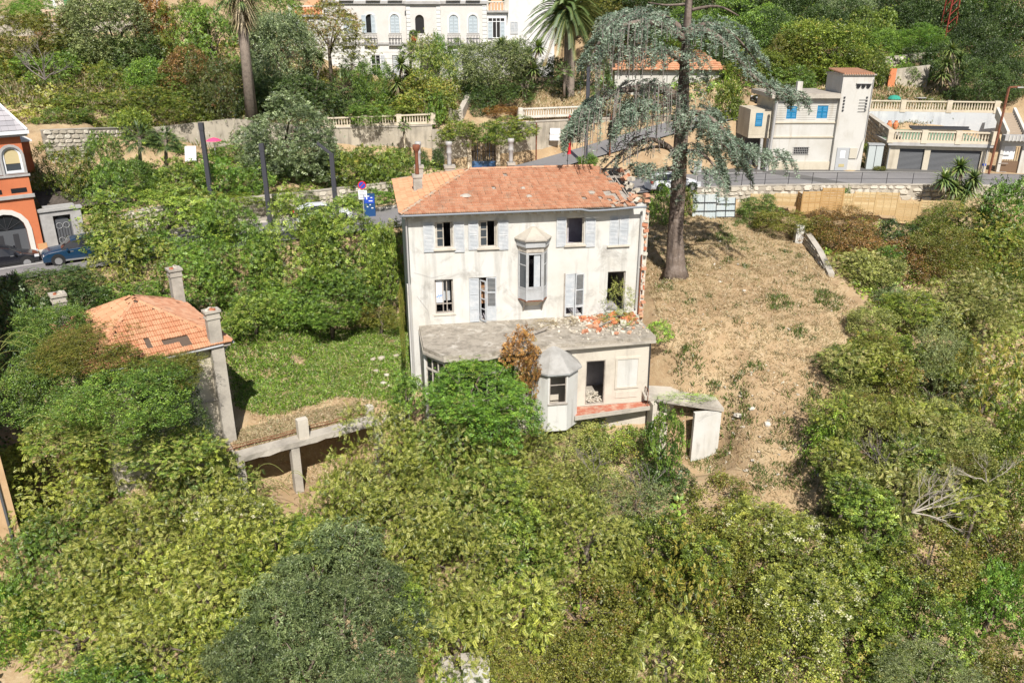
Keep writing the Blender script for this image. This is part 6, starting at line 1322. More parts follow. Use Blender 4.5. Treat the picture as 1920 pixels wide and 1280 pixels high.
# small things along the beige wall
for k, (px_, py_) in enumerate(((1040, 246), (1039, 258))):
    p = at(px_, py_, 81.0); o = MB().box(-.45, -.06, -.28, .55, .0, .28).build('notice_board', M['metalwhite'], None, p); tag(o, ('upper' if k == 0 else 'lower') + ' of two white boards fixed on the beige street wall', 'board', 'white boards on the wall')
o = MB().lathe([(.3, 0), (.16, .5), (.14, 2.2), (.22, 3.0), (.08, 3.9)], 8).build('folded_parasol', M['signred'], None, at(1067, 295, 76)); tag(o, 'folded red parasol beside the side street', 'parasol')
ps = thing('parasol', at(404, 288, 72), 0, 'open pink parasol in front of the pale terrace wall', 'parasol')
MB().tube([(0, 0, -.4), (0, 0, 1.35)], .03, 5).build('pole', M['metalwhite'], ps); MB().lathe([(.68, 1.1), (.4, 1.28), (.05, 1.38)], 10).build('canopy', M['pink'], ps)
o = MB().box(-.45, -.05, 0, .45, .05, 1.3).build('leaning_sunbed', M['metalwhite'], None, at(358, 303, 68), R(5)); o.rotation_euler = (R(-25), 0, R(8)); tag(o, 'white folded sunbed leaning above the hedge beside the palms', 'sunbed')
# pylon
pb = at(1769, 97, 96); pyl = thing('lattice_pylon', pb, 12, 'red steel lattice pylon on the wooded hillside', 'pylon'); ph = 15.0
def leg(z): return .62 - .025 * z
for sx in (-1, 1):
    for sy in (-1, 1): MB().beam((sx * leg(0), sy * leg(0), -1), (sx * leg(ph), sy * leg(ph), ph), .11, .11).build('leg', M['redpaint'], pyl)
for k in range(16):
    z0, z1 = k * ph / 16, (k + 1) * ph / 16
    for s in (-1, 1):
        MB().beam((-leg(z0), s * leg(z0), z0), (leg(z1), s * leg(z1), z1), .06, .06).build('brace', M['redpaint'], pyl); MB().beam((s * leg(z0), -leg(z0), z1), (s * leg(z1), leg(z1), z0), .06, .06).build('brace', M['redpaint'], pyl)
# ------------------------------------------------------------------ pine fence, metal sheets, yard wall
def fence_panel(parent, p0, p1, h, mat):
    p0, p1 = Vector(p0), Vector(p1); d = p1 - p0; L_ = math.hypot(d.x, d.y); a = math.atan2(d.y, d.x); mb = MB(); n_ = 9
    for k in range(n_): mb.box(.04, 0, .05 + k * h / n_, L_ - .04, .03, .05 + (k + .86) * h / n_, rng.random())
    mb.box(0, -.03, 0, .08, .05, h + .05, .3); mb.box(L_ - .08, -.03, 0, L_, .05, h + .05, .3)
    for q in (.35, .68): mb.box(L_ * q, -.02, .05, L_ * q + .06, -.001, h, .4)
    o = mb.build('panel', mat, parent, p0, a); return o
fp = [at(p, y, Y) for p, y, Y in ((1405, 388, 62.6), (1450, 392, 62.4), (1492, 398, 62.0), (1500, 404, 61.0), (1536, 402, 61.2), (1577, 402, 61.2), (1596, 404, 61.2), (1637, 410, 60.9), (1678, 415, 60.6), (1719, 420, 60.2), (1757, 425, 59.8), (1790, 430, 59.4))]
fen = thing('pine_fence', fp[0], 0, 'stepped fence of new honey-coloured pine panels below the road', 'fence')
for i in range(len(fp) - 1):
    h = .95 if i < 2 else 1.75
    dz = .25 * math.sin(i * 2.1); fence_panel(fen, fp[i] - fp[0] + Vector((0, 0, dz + .05)), fp[i + 1] - fp[0] + Vector((0, 0, dz + .05)), h, surf('orange_pine', (.42, .255, .105), percol=(.50, .33, .15), grain=.15, gscale=6) if i in (2, 3, 4) else M['pine'])
ms = at(1290, 412, 59.6)
for k, (px0, px1, y0, y1, Y, lab) in enumerate(((1297, 1342, 366, 413, 60.2, 'larger pale blue corrugated sheet panel leaning beside the cedar'), (1342, 1378, 372, 408, 60.6, 'smaller pale blue corrugated sheet panel next to the overgrown fence'))):
    a, b = at(px0, y1, Y), at(px1, y1 + (2 if k == 0 else -2), Y); h = at(px0, y0, Y).z - a.z; w_ = (b - a).length
    t = thing('metal_sheet', a, 3, lab, 'metal sheet', 'corrugated sheets'); mb = MB(); n_ = int(w_ / .1)
    mb.loft([[(i * w_ / n_, .03 * (i % 2) + z * .12, z), (i * w_ / n_, .03 * (i % 2) + .012 + z * .12, z)] for z in (0, h) for i in range(n_ + 1)][:0] or [[(i * w_ / n_, .035 * (i % 2) + q * .25, q * h) for i in range(n_ + 1)] for q in (0, 1)], closed=False, cap=False); mb.build('sheet', M['corr'], t)
    for q in (.02, .35, .68): MB().beam((0, q * .25 - .05, q * h + .02), (w_, q * .25 - .05, q * h + .02), .04, .05).build('batten', M['iron'], t)
    for q in (.0, .5, 1): MB().beam((w_ * q, -.06, 0), (w_ * q, .2, h), .03, .03).build('upright', M['iron'], t)
yw = [atz(1490, 438, 5.9), atz(1506, 446, 5.7), atz(1530, 480, 5.2), atz(1553, 518, 4.7)]
stonewall('yard_wall', [(p.x, p.y, gz(p.x, p.y) - .25, h) for p, h in zip(yw, (.9, 1.1, .85, .45))], 1, .38, 'low broken stone wall on the right of the dry yard', sw=.32, sh=.2, seed=21, cap=True)
p = yw[1]; o = MB().box(-.28, -.28, -.3, .28, .28, 1.35).build('gate_post', M['plaster'], None, (p.x - .4, p.y - .1, gz(p.x, p.y))); tag(o, 'whitewashed post at the top of the broken yard wall', 'post')
# loose stones, logs and steps
r = random.Random(17)
lst = [(1440, 795), (1378, 812), (1372, 850), (1383, 858), (1366, 868), (1395, 800), (1420, 705), (1432, 700), (1395, 545), (1400, 565), (1535, 890), (1500, 905), (1523, 760), (1468, 818), (1250, 530), (1352, 530), (1385, 780), (1375, 785), (1560, 990), (1480, 755), (1345, 815), (1410, 765)]
smesh = [MB().lathe([(.1, -.12), (.5, -.05), (.48, .22), (.2, .36)], 6, a=k / 3).mesh('boulder') for k in range(4)]
for i, (px_, py_) in enumerate(lst):
    p = None
    for Y in np.arange(33, 60, .25):
        q = at(px_, py_, Y)
        if q.z < gz(q.x, q.y): p = q; break
    if p is None: continue
    s = r.uniform(.22, .6) * (1.1 if py_ > 740 else .7)
    o = link('boulder', smesh[i % 4], surf('white_limestone', (.66, .61, .53), c2=(.50, .45, .38), c2scale=3, grain=.12), None, p); o.scale = (s, s * r.uniform(.6, 1), s * r.uniform(.5, .9)); o.rotation_euler = (r.uniform(-.3, .3), r.uniform(-.3, .3), r.uniform(0, 6)); tag(o, 'loose pale limestone block lying on the dry yard slope', 'stone', 'loose stones on the yard')
sp_ = thing('garden_steps', (at(740, 700, 42).x, 42.2, gz(-6.6, 42)), 10, 'broken stone steps beside the left corner of the white house', 'steps')
for k in range(6): MB().box(-.9 - .08 * (k % 2), -1.0 + k * .55, -.3, .7, -.5 + k * .55, -.05 + k * .12).build('step', M['stone'], sp_)
bs = [atz(706, 690, .2), atz(715, 668, .3), atz(725, 700, .1), atz(733, 720, .0), atz(700, 672, .2), atz(742, 662, .4), atz(720, 712, .1)]
for i, p in enumerate(bs):
    o = link('boulder', smesh[i % 4], M['stone'], None, (p.x, p.y, gz(p.x, p.y) + .05)); s = r.uniform(.35, .6); o.scale = (s, s * .8, s * .6); o.rotation_euler = (0, 0, r.uniform(0, 6)); tag(o, 'loose stone heaped by the broken steps left of the house', 'stone', 'stones by the steps')
hp = at(1916, 640, 50); hs = thing('drain_hose', hp, -25, 'black corrugated drain hose end at the right edge', 'hose')
MB().lathe([(.28, -1.5)] + [q for k in range(18) for q in ((.34, -1.4 + k * .16), (.28, -1.32 + k * .16))], 12).build('tube', M['signgrey'], hs, (0.6, 0, 0)).rotation_euler = (0, R(80), 0)
# white masonry stub and slab at the bottom
p = atz(893, 1262, -4.5); wsb = thing('masonry_stub', (p.x, p.y, -7.5), 6, 'white rendered masonry stub among the bushes at the bottom', 'masonry')
MB().wall(rectp(-.55, 0, .55, 3.3), [rectp(-.05, 2.55, .4, 2.75)], 0, .7).build('block', M['plaster'], wsb); MB().box(-.6, -.03, 3.301, .5, .75, 3.42).build('cap', M['concrete'], wsb)
p = atz(850, 1255, -5.6); o = MB().loft([[(-.9, -.8, 0), (.8, -.9, .05), (.9, .7, .1), (-.7, .8, .1)], [(-.7, -.6, .4), (.6, -.7, .45), (.7, .5, .6), (-.5, .6, .55)]]).build('rock_slab', M['concrete'], None, (p.x, p.y, p.z - .3)); tag(o, 'grey rock slab showing between the bushes at the bottom', 'rock')
# ------------------------------------------------------------------ palms, yuccas
def blades(mb_list, base, dirs, L, W, segs=3, droop=.5, v=None, rng=None, f=0.0):
    """sword leaves: mb_list = (verts, faces, v, f)"""
    vs, fs, va, fa = mb_list; up = np.array([0, 0, 1.])
    for d in dirs:
        d = np.array(d, float); d /= np.linalg.norm(d); s = np.cross(d, up); nrm = np.linalg.norm(s); s = s / nrm if nrm > 1e-3 else np.array([1., 0, 0])
        l_ = L * rng.uniform(.8, 1.15); a = rng.random(); b0 = len(vs); p = np.array(base, float)
        for k in range(segs + 1):
            t = k / segs; q = p + d * l_ * t - up * droop * l_ * t * t * (1 - .3 * abs(d[2])); w = W * 1.7 * (1 - t) ** .7 * (.6 + .4 * min(1, t * 4)) + .004
            vs += [q - s * w / 2, q + s * w / 2]; va += [a, a]; fa += [f, f]
        fs += [(b0 + 2 * k, b0 + 2 * k + 1, b0 + 2 * k + 3, b0 + 2 * k + 2) for k in range(segs)]
def sphere_dirs(n, zmin, rng, zmax=1.0):
    out = []
    for k in range(n):
        z = zmax - (zmax - zmin) * (k + .5) / n; th = k * 2.399 + rng.uniform(-.2, .2); q = math.sqrt(max(0, 1 - z * z)); out.append((q * math.cos(th), q * math.sin(th), z))
    return out
def leafobj(name, ml, mat, parent, loc=None):
    return link(name, npmesh(name, np.array(ml[0]), np.array(ml[1]), {'v': ml[2], 'f': ml[3]}), mat, parent, loc)
def yucca(px, py, Y, heads, L, label, name='yucca', base_py=None, dead=True, n=70, zmin=-.5, group=None):
    g0 = at(px, base_py or py + 40, Y); g = gz(g0.x, g0.y) if base_py is None else g0.z
    t = thing(name, (g0.x, g0.y, g), 0, label, 'yucca', group); r_ = random.Random(px)
    tr = MB()
    for k, (hx, hy) in enumerate(heads):
        p = at(hx, hy, Y + r_.uniform(-.4, .4)) - t.location
        tr.tube([(0, 0, -.3), (p.x * .3, 0, p.z * .4), p], [.16, .12, .09], 6)
        ml = ([], [], [], []); blades(ml, p, sphere_dirs(n, zmin, r_), L, .085 * L / .7, 3, .25, rng=r_)
        leafobj('leaf_rosette', ml, LM['yucca'], t)
        if dead: ml = ([], [], [], []); blades(ml, p - Vector((0, 0, .15)), sphere_dirs(24, -.98, r_, -.55), L * .9, .07, 3, .1, rng=r_); leafobj('dead_skirt', ml, LM['deadfrond'], t)
    tr.build('trunk', M['palmtrunk'], t, smooth=True); return t
def fanpalm(px, py, Y, R_, label, base_py, name='fan_palm', n=26, leafR=.55, mat='palm', lean=0, dead=0, trunk_r=.13, group=None):
    b = at(px + lean, base_py, Y); t = thing(name, b, 0, label, 'palm', group); p = at(px, py, Y) - b; r_ = random.Random(px * 3)
    MB().tube([(0, 0, -.5), (p.x * .5, p.y * .5, p.z * .5), p], [trunk_r * 1.3, trunk_r, trunk_r * 1.2], 8).build('trunk', M['palmtrunk'], t, smooth=True)
    ml = ([], [], [], []); st_ = MB()
    for d in sphere_dirs(n, -.55, r_):
        d = Vector(d); e = p + d * R_ * r_.uniform(.55, .8) - Vector((0, 0, .12 * R_)); st_.tube([p, p.lerp(e, .5) + Vector((0, 0, .08)), e], .014, 3, cap=False)
        side = d.cross(Vector((0, 0, 1))); side = side.normalized() if side.length > .01 else Vector((1, 0, 0)); up_ = side.cross(d)
        dirs = [(d * math.cos(a) + side * math.sin(a) - Vector((0, 0, .25))) for a in np.linspace(-1.9, 1.9, 15)]
        blades(ml, e, dirs, leafR, .055, 2, .25, rng=r_)
    leafobj('fronds', ml, LM[mat], t); st_.build('leaf_stalks', M['bark2'], t)
    if dead:
        ml = ([], [], [], []); blades(ml, p - Vector((0, 0, .1)), sphere_dirs(dead * 3, -.98, r_, -.2), R_ * .95, .1, 4, .55, rng=r_)
        for k in range(6): blades(ml, p - Vector((0, 0, .3 + .3 * k)), sphere_dirs(dead, -.99, r_, -.6), R_ * .8, .09, 3, .3, rng=r_)
        leafobj('dead_skirt', ml, LM['deadfrond'], t)
    return t
def feather_palm(px, py, Y, Lf, label, base_py, n=100):
    b = at(px, base_py, Y); t = thing('date_palm', b, 0, label, 'palm'); p = at(px, py, Y) - b; r_ = random.Random(7)
    MB().tube([(0, 0, -.5), (0, 0, .3), (0, 0, p.z - .6), p], [.85, .62, .55, .75], 12).build('trunk', M['palmtrunk'], t, smooth=True)
    MB().lathe([(.5, -.6), (.9, -.2), (.8, .3), (.3, .6)], 10, p).build('crown_base', M['bark2'], t, smooth=True)
    st_ = MB(); ml = ([], [], [], []); up = np.array([0, 0, 1.])
    for d in sphere_dirs(n, -.62, r_):
        d = np.array(d); h = d.copy(); h[2] = 0; h /= np.linalg.norm(h) + 1e-6; L_ = Lf * r_.uniform(.85, 1.1); pts = []
        for k in range(11): s = k / 10; pts.append(np.array(p) + d * L_ * s - up * (.55 + .1 * d[2]) * L_ * s * s)
        st_.tube([Vector(q) for q in pts[::2]], [.05, .04, .03, .025, .02, .01], 3, cap=False)
        side = np.cross(h, up); a = r_.random(); dead = 1.0 if d[2] < -.5 and r_.random() < .5 else 0.0
        for k in range(1, 40):
            s = .08 + .92 * k / 40; i = min(int(s * 10), 9); q = pts[i] + (pts[i + 1] - pts[i]) * (s * 10 - i); tg = pts[i + 1] - pts[i]; tg = tg / np.linalg.norm(tg); l_ = .72 * math.sin(min(1, s * 1.2 + .15) * 2.6) * .9 + .12
            for sg in (-1, 1):
                dd_ = tg * .75 + side * sg * .7 - up * .18 + np.cross(side, tg) * .25; dd_ /= np.linalg.norm(dd_); ws = np.cross(dd_, np.cross(side, tg)); ws /= np.linalg.norm(ws) + 1e-9
                b0 = len(ml[0]); ml[0].extend([q - ws * .03, q + ws * .03, q + dd_ * l_ * .6 + ws * .022, q + dd_ * l_ - up * .06, ]); ml[1].append((b0, b0 + 1, b0 + 2, b0 + 3)); va = min(1, max(0, .3 + .5 * a + r_.uniform(-.15, .2))); ml[2].extend([va] * 4); ml[3].extend([dead] * 4)
    leafobj('fronds', ml, LM['palm'], t); st_.build('leaf_stalks', surf('palm_stalk', (.30, .28, .09)), t)
    ml = ([], [], [], []); blades(ml, p - Vector((0, 0, .4)), sphere_dirs(60, -.99, r_, -.75), 2.6, .16, 4, .15, rng=r_); leafobj('dead_skirt', ml, LM['deadfrond'], t)
feather_palm(1066, 20, 90, 5.0, 'large date palm with arching fronds beside the white villa', 178)
fanpalm(447, -22, 72, 2.3, 'tall slender palm with a shaggy skirt of dead leaves', 208, 'tall_palm', 34, 1.0, 'palm', 24, 46, .42)
fanpalm(262, 258, 62, 1.5, 'bushy fan palm behind the hedge, the left of the pair', 308, n=34, leafR=.75, mat='palm')
fanpalm(311, 262, 63, 1.25, 'bushy fan palm behind the hedge, the right of the pair', 308, n=30, leafR=.7, mat='palm')
fanpalm(757, 234, 77.4, .62, 'tiny slim palm against the stained terrace wall', 276, n=16, leafR=.4, dead=4, trunk_r=.07)
fanpalm(644, 165, 84, 2.2, 'broad palm clump with browning leaves beside the villa garden', 212, n=46, leafR=1.25, mat='palm', dead=16, trunk_r=.3)
fanpalm(660, 122, 87, 1.5, 'smaller fan palm rising behind the broad palm clump', 190, n=30, leafR=.9)
fanpalm(770, 95, 91, 1.5, 'fan palm below the arched villa window', 165, n=34, leafR=.85)
fanpalm(880, 150, 89, 1.6, 'low fan palm left of the grey-green tree at the villa', 182, n=30, leafR=.9)
fanpalm(1058, 130, 87, 1.1, 'short fan palm with yellowing leaves beside the date palm', 172, n=22, leafR=.6)
fanpalm(1135, 165, 84, 1.6, 'dark fan palm half hidden by the hanging cedar twigs', 190, n=30, leafR=.9)
yucca(590, 150, 83, ((582, 103), (575, 138), (600, 112)), 1.15, 'pale cordyline with drooping heads left of the palm clump', 'cordyline', 212)
yucca(748, 190, 84, ((745, 155), (765, 140), (736, 182), (752, 120)), 1.3, 'yellow-green yucca clump in the middle of the villa garden', base_py=214, n=80)
yucca(985, 165, 87, ((940, 85), (965, 92), (990, 105), (1000, 130), (960, 118), (1010, 88), (983, 168)), 1.3, 'tall yellow-green yucca clump between villa and date palm', base_py=185, n=80)
yucca(1800, 345, 62.0, ((1772, 335), (1800, 312), (1826, 335), (1790, 350), (1815, 355)), 1.15, 'bright yucca with spiky heads in front of the garage doors', base_py=400, n=90, zmin=-.7)
yucca(1790, 145, 86, ((1775, 118), (1785, 92), (1800, 108), (1808, 132), (1768, 138)), 1.2, 'pale cordyline trees on the upper terrace', 'cordyline', 178)
yucca(1388, 200, 82, ((1378, 190), (1382, 210)), .9, 'small yellowish yucca behind the right cedar branches', base_py=236)
# ------------------------------------------------------------------ cedar
def cedar():
    b = atz(1266, 512, gz(10.8, 51) ); b = Vector((b.x, b.y, gz(b.x, b.y) - .1)); Y = b.y
    t = thing('cedar_tree', b, 0, 'huge weeping blue cedar with a thick trunk and hanging bare twigs', 'tree'); r_ = random.Random(42)
    W = lambda px, py, dy=0.0: at(px, py, Y + dy) - b
    tp = W(1292, 0); ax = [Vector((0, 0, -.3)), Vector((0, 0, .5)), W(1266, 440) * 1, W(1273, 330), W(1279, 220), W(1284, 110), tp, tp + Vector((.1, 0, 6))]
    for q in ax: q.y *= .3
    MB().tube(ax, [1.05, .66, .50, .47, .42, .28, .21, .06], 14).build('trunk', M['bark'], t, smooth=True)
    limbs = []
    def limb(pts, r0, r1):
        p = [W(*q) for q in pts]; n_ = len(p); s = catmull([tuple(q) for q in p], 4); s = [Vector(q) for q in s]; m_ = len(s)
        MB().tube(s, [r0 + (r1 - r0) * (i / (m_ - 1)) ** .8 for i in range(m_)], 7).build('limb', M['bark'], t, smooth=True); limbs.append(s); return s
    A = limb([(1280, 195, 0), (1262, 178, -.3), (1232, 165, -.8), (1200, 166, -1.2), (1160, 172, -1.5), (1120, 196, -1.7), (1085, 225, -1.8), (1060, 262, -1.8)], .36, .07)
    A2 = limb([(1276, 190, 0), (1245, 196, .8), (1215, 205, 1.4), (1190, 216, 1.7), (1150, 240, 2.0)], .22, .05)
    B = limb([(1270, 292, 0), (1252, 275, -.5), (1228, 263, -.9), (1205, 264, -1.3), (1175, 280, -1.6), (1145, 305, -1.8), (1115, 335, -1.9)], .22, .04)
    B2 = limb([(1268, 285, .2), (1235, 275, .9), (1195, 285, 1.6), (1160, 308, 2)], .15, .03)
    E = limb([(1264, 316, 0), (1240, 318, -.6), (1212, 325, -1), (1190, 318, -1.3)], .18, .05)
    C1 = limb([(1285, 75, 0), (1250, 52, -.6), (1205, 42, -1.2), (1160, 52, -1.7), (1125, 78, -2.0), (1103, 125, -2.2)], .26, .05)
    C2 = limb([(1286, 60, .2), (1240, 30, 1.4), (1180, 28, 2.4), (1130, 50, 3)], .2, .04)
    C3 = limb([(1282, 120, -.2), (1255, 100, -1.6), (1215, 92, -2.4), (1175, 105, -2.9)], .2, .04)
    D1 = limb([(1288, 70, 0), (1320, 58, -.8), (1352, 75, -1.4), (1382, 108, -1.8), (1418, 148, -2.0), (1465, 172, -2.0), (1495, 190, -1.9)], .24, .03)
    D2 = limb([(1288, 60, .3), (1330, 45, 1.6), (1380, 70, 2.4), (1420, 120, 2.8)], .18, .04)
    D3 = limb([(1282, 215, -.2), (1312, 212, -1.2), (1345, 232, -1.8), (1375, 268, -2.1), (1415, 286, -2.1), (1470, 298, -2.0)], .22, .03)
    D4 = limb([(1280, 230, .2), (1320, 235, 1.2), (1360, 275, 1.8), (1390, 315, 2.0)], .16, .03)
    D5 = limb([(1276, 285, -.4), (1310, 285, -1.6), (1340, 312, -2.3), (1362, 352, -2.6)], .16, .03)
    limb([(1292, 20, 0), (1345, 12, -.8), (1385, 30, -1.4)], .12, .03); limb([(1292, 8, 0), (1250, 10, .5), (1215, 5, 1)], .1, .03)
    G = ([], [], [], []); tw = MB(); up = np.array([0, 0, 1.]); nr = np.random.default_rng(5)
    def strand(p, L_, green, drift, a):
        n_ = max(3, int(L_ / .3)); pts = [np.array(p)]
        d = np.array([drift[0] * 2.2, drift[1] * 2.2, .15])
        for k in range(n_): d = d * .78 + np.array([0, 0, -.25]); pts.append(pts[-1] + d / max(.3, np.linalg.norm(d)) * L_ / n_)
        tw.tube([Vector(q) for q in pts], [.022] * len(pts) if not green else [.016] * len(pts), 3, cap=False)
        m_ = int(L_ * (46 if green else 7))
        for k in range(m_):
            s = nr.random() * n_; i = min(int(s), n_ - 1); q = pts[i] + (pts[i + 1] - pts[i]) * (s - i)
            e = nr.normal(size=3); e[2] = e[2] * .45 + .12; e /= np.linalg.norm(e); sd = np.cross(e, nr.normal(size=3)); sd /= np.linalg.norm(sd); l_ = nr.uniform(.12, .30); w_ = .026
            b0 = len(G[0]); G[0].extend([q - sd * w_ * .5, q + e * l_ * .5 - sd * w_, q + e * l_, q + e * l_ * .5 + sd * w_]); G[1].append((b0, b0 + 1, b0 + 2, b0 + 3)); va = float(np.clip(a + nr.normal() * .22, 0, 1)); G[2].extend([va] * 4); G[3].extend([0.0] * 4)
    def dress(s, green, L0, L1, spread, dens, t0=.15, t1=1.0):
        m_ = len(s)
        tot = sum((s[i + 1] - s[i]).length for i in range(m_ - 1)); N = int(tot * dens)
        for k in range(N):
            u = (t0 + (t1 - t0) * r_.random()) * (m_ - 1); i = min(int(u), m_ - 2); p = s[i].lerp(s[i + 1], u - i); wd = spread * r_.uniform(-1, 1) * (.35 + .65 * math.sin(math.pi * min(1, u / (m_ - 1) * .9 + .1)))
            tg = (s[i + 1] - s[i]).normalized(); side = tg.cross(Vector((0, 0, 1))); side = side.normalized() if side.length > .01 else Vector((1, 0, 0))
            q = p + side * wd + Vector((0, 0, .25 - .12 * wd * wd + r_.uniform(-.25, .3)))
            sg = 1 if wd > 0 else -1
            strand(q, r_.uniform(L0, L1), green if r_.random() < .92 else not green, (side.x * sg * .3 + tg.x * .15, side.y * sg * .3, 0), r_.uniform(.15, .85))
    for s in (C1, C2, C3): dress(s, True, .5, 1.5, 2.1, 17, .1)
    dress(C1, False, 1.5, 3.4, 1.6, 5, .4); dress(C3, False, 1.0, 2.6, 1.4, 4, .3)
    for s in (D1, D2): dress(s, True, .5, 1.4, 1.9, 16, .1)
    for s in (D3, D4, D5): dress(s, True, .5, 1.7, 1.9, 21, .05)
    dress(A, True, .5, 1.6, 1.0, 26, .70); dress(A, False, 1.0, 3.2, 1.3, 20, .15, .9); dress(A2, False, .8, 2.6, 1.2, 13, .2); dress(A2, True, .5, 1.5, 1.0, 10, .75)
    dress(B, False, .5, 1.5, .9, 9, .25); dress(B2, False, .5, 1.3, .8, 7, .3); dress(E, True, .4, 1.0, .8, 18, .3)
    lb = [W(1225, 205, -2.4), W(1200, 200, -2.8), W(1175, 218, -3.0), W(1155, 245, -3.0)]; dress([Vector(q) for q in catmull([tuple(q) for q in lb], 3)], True, .5, 1.7, 1.0, 26, 0)
    tk = [Vector((0, -.6, z)) for z in np.linspace(5, 15, 10)]
    dress([q + Vector((.15, 0, 0)) for q in tk], True, .4, 1.1, .55, 9, 0)
    leafobj('needles', G, LM['cedar'], t); tw.build('hanging_twigs', M['twig'], t, kind='stuff')
cedar()
# ------------------------------------------------------------------ trees, shrubs, creepers
def yz(px, py, z): return atz(px, py, z).y
def low(px, py, z, hw, hh, kind, mat, label, name='tree', **k): return plant(name, px, py, yz(px, py, z), hw, hh, kind, mat, label, **k)
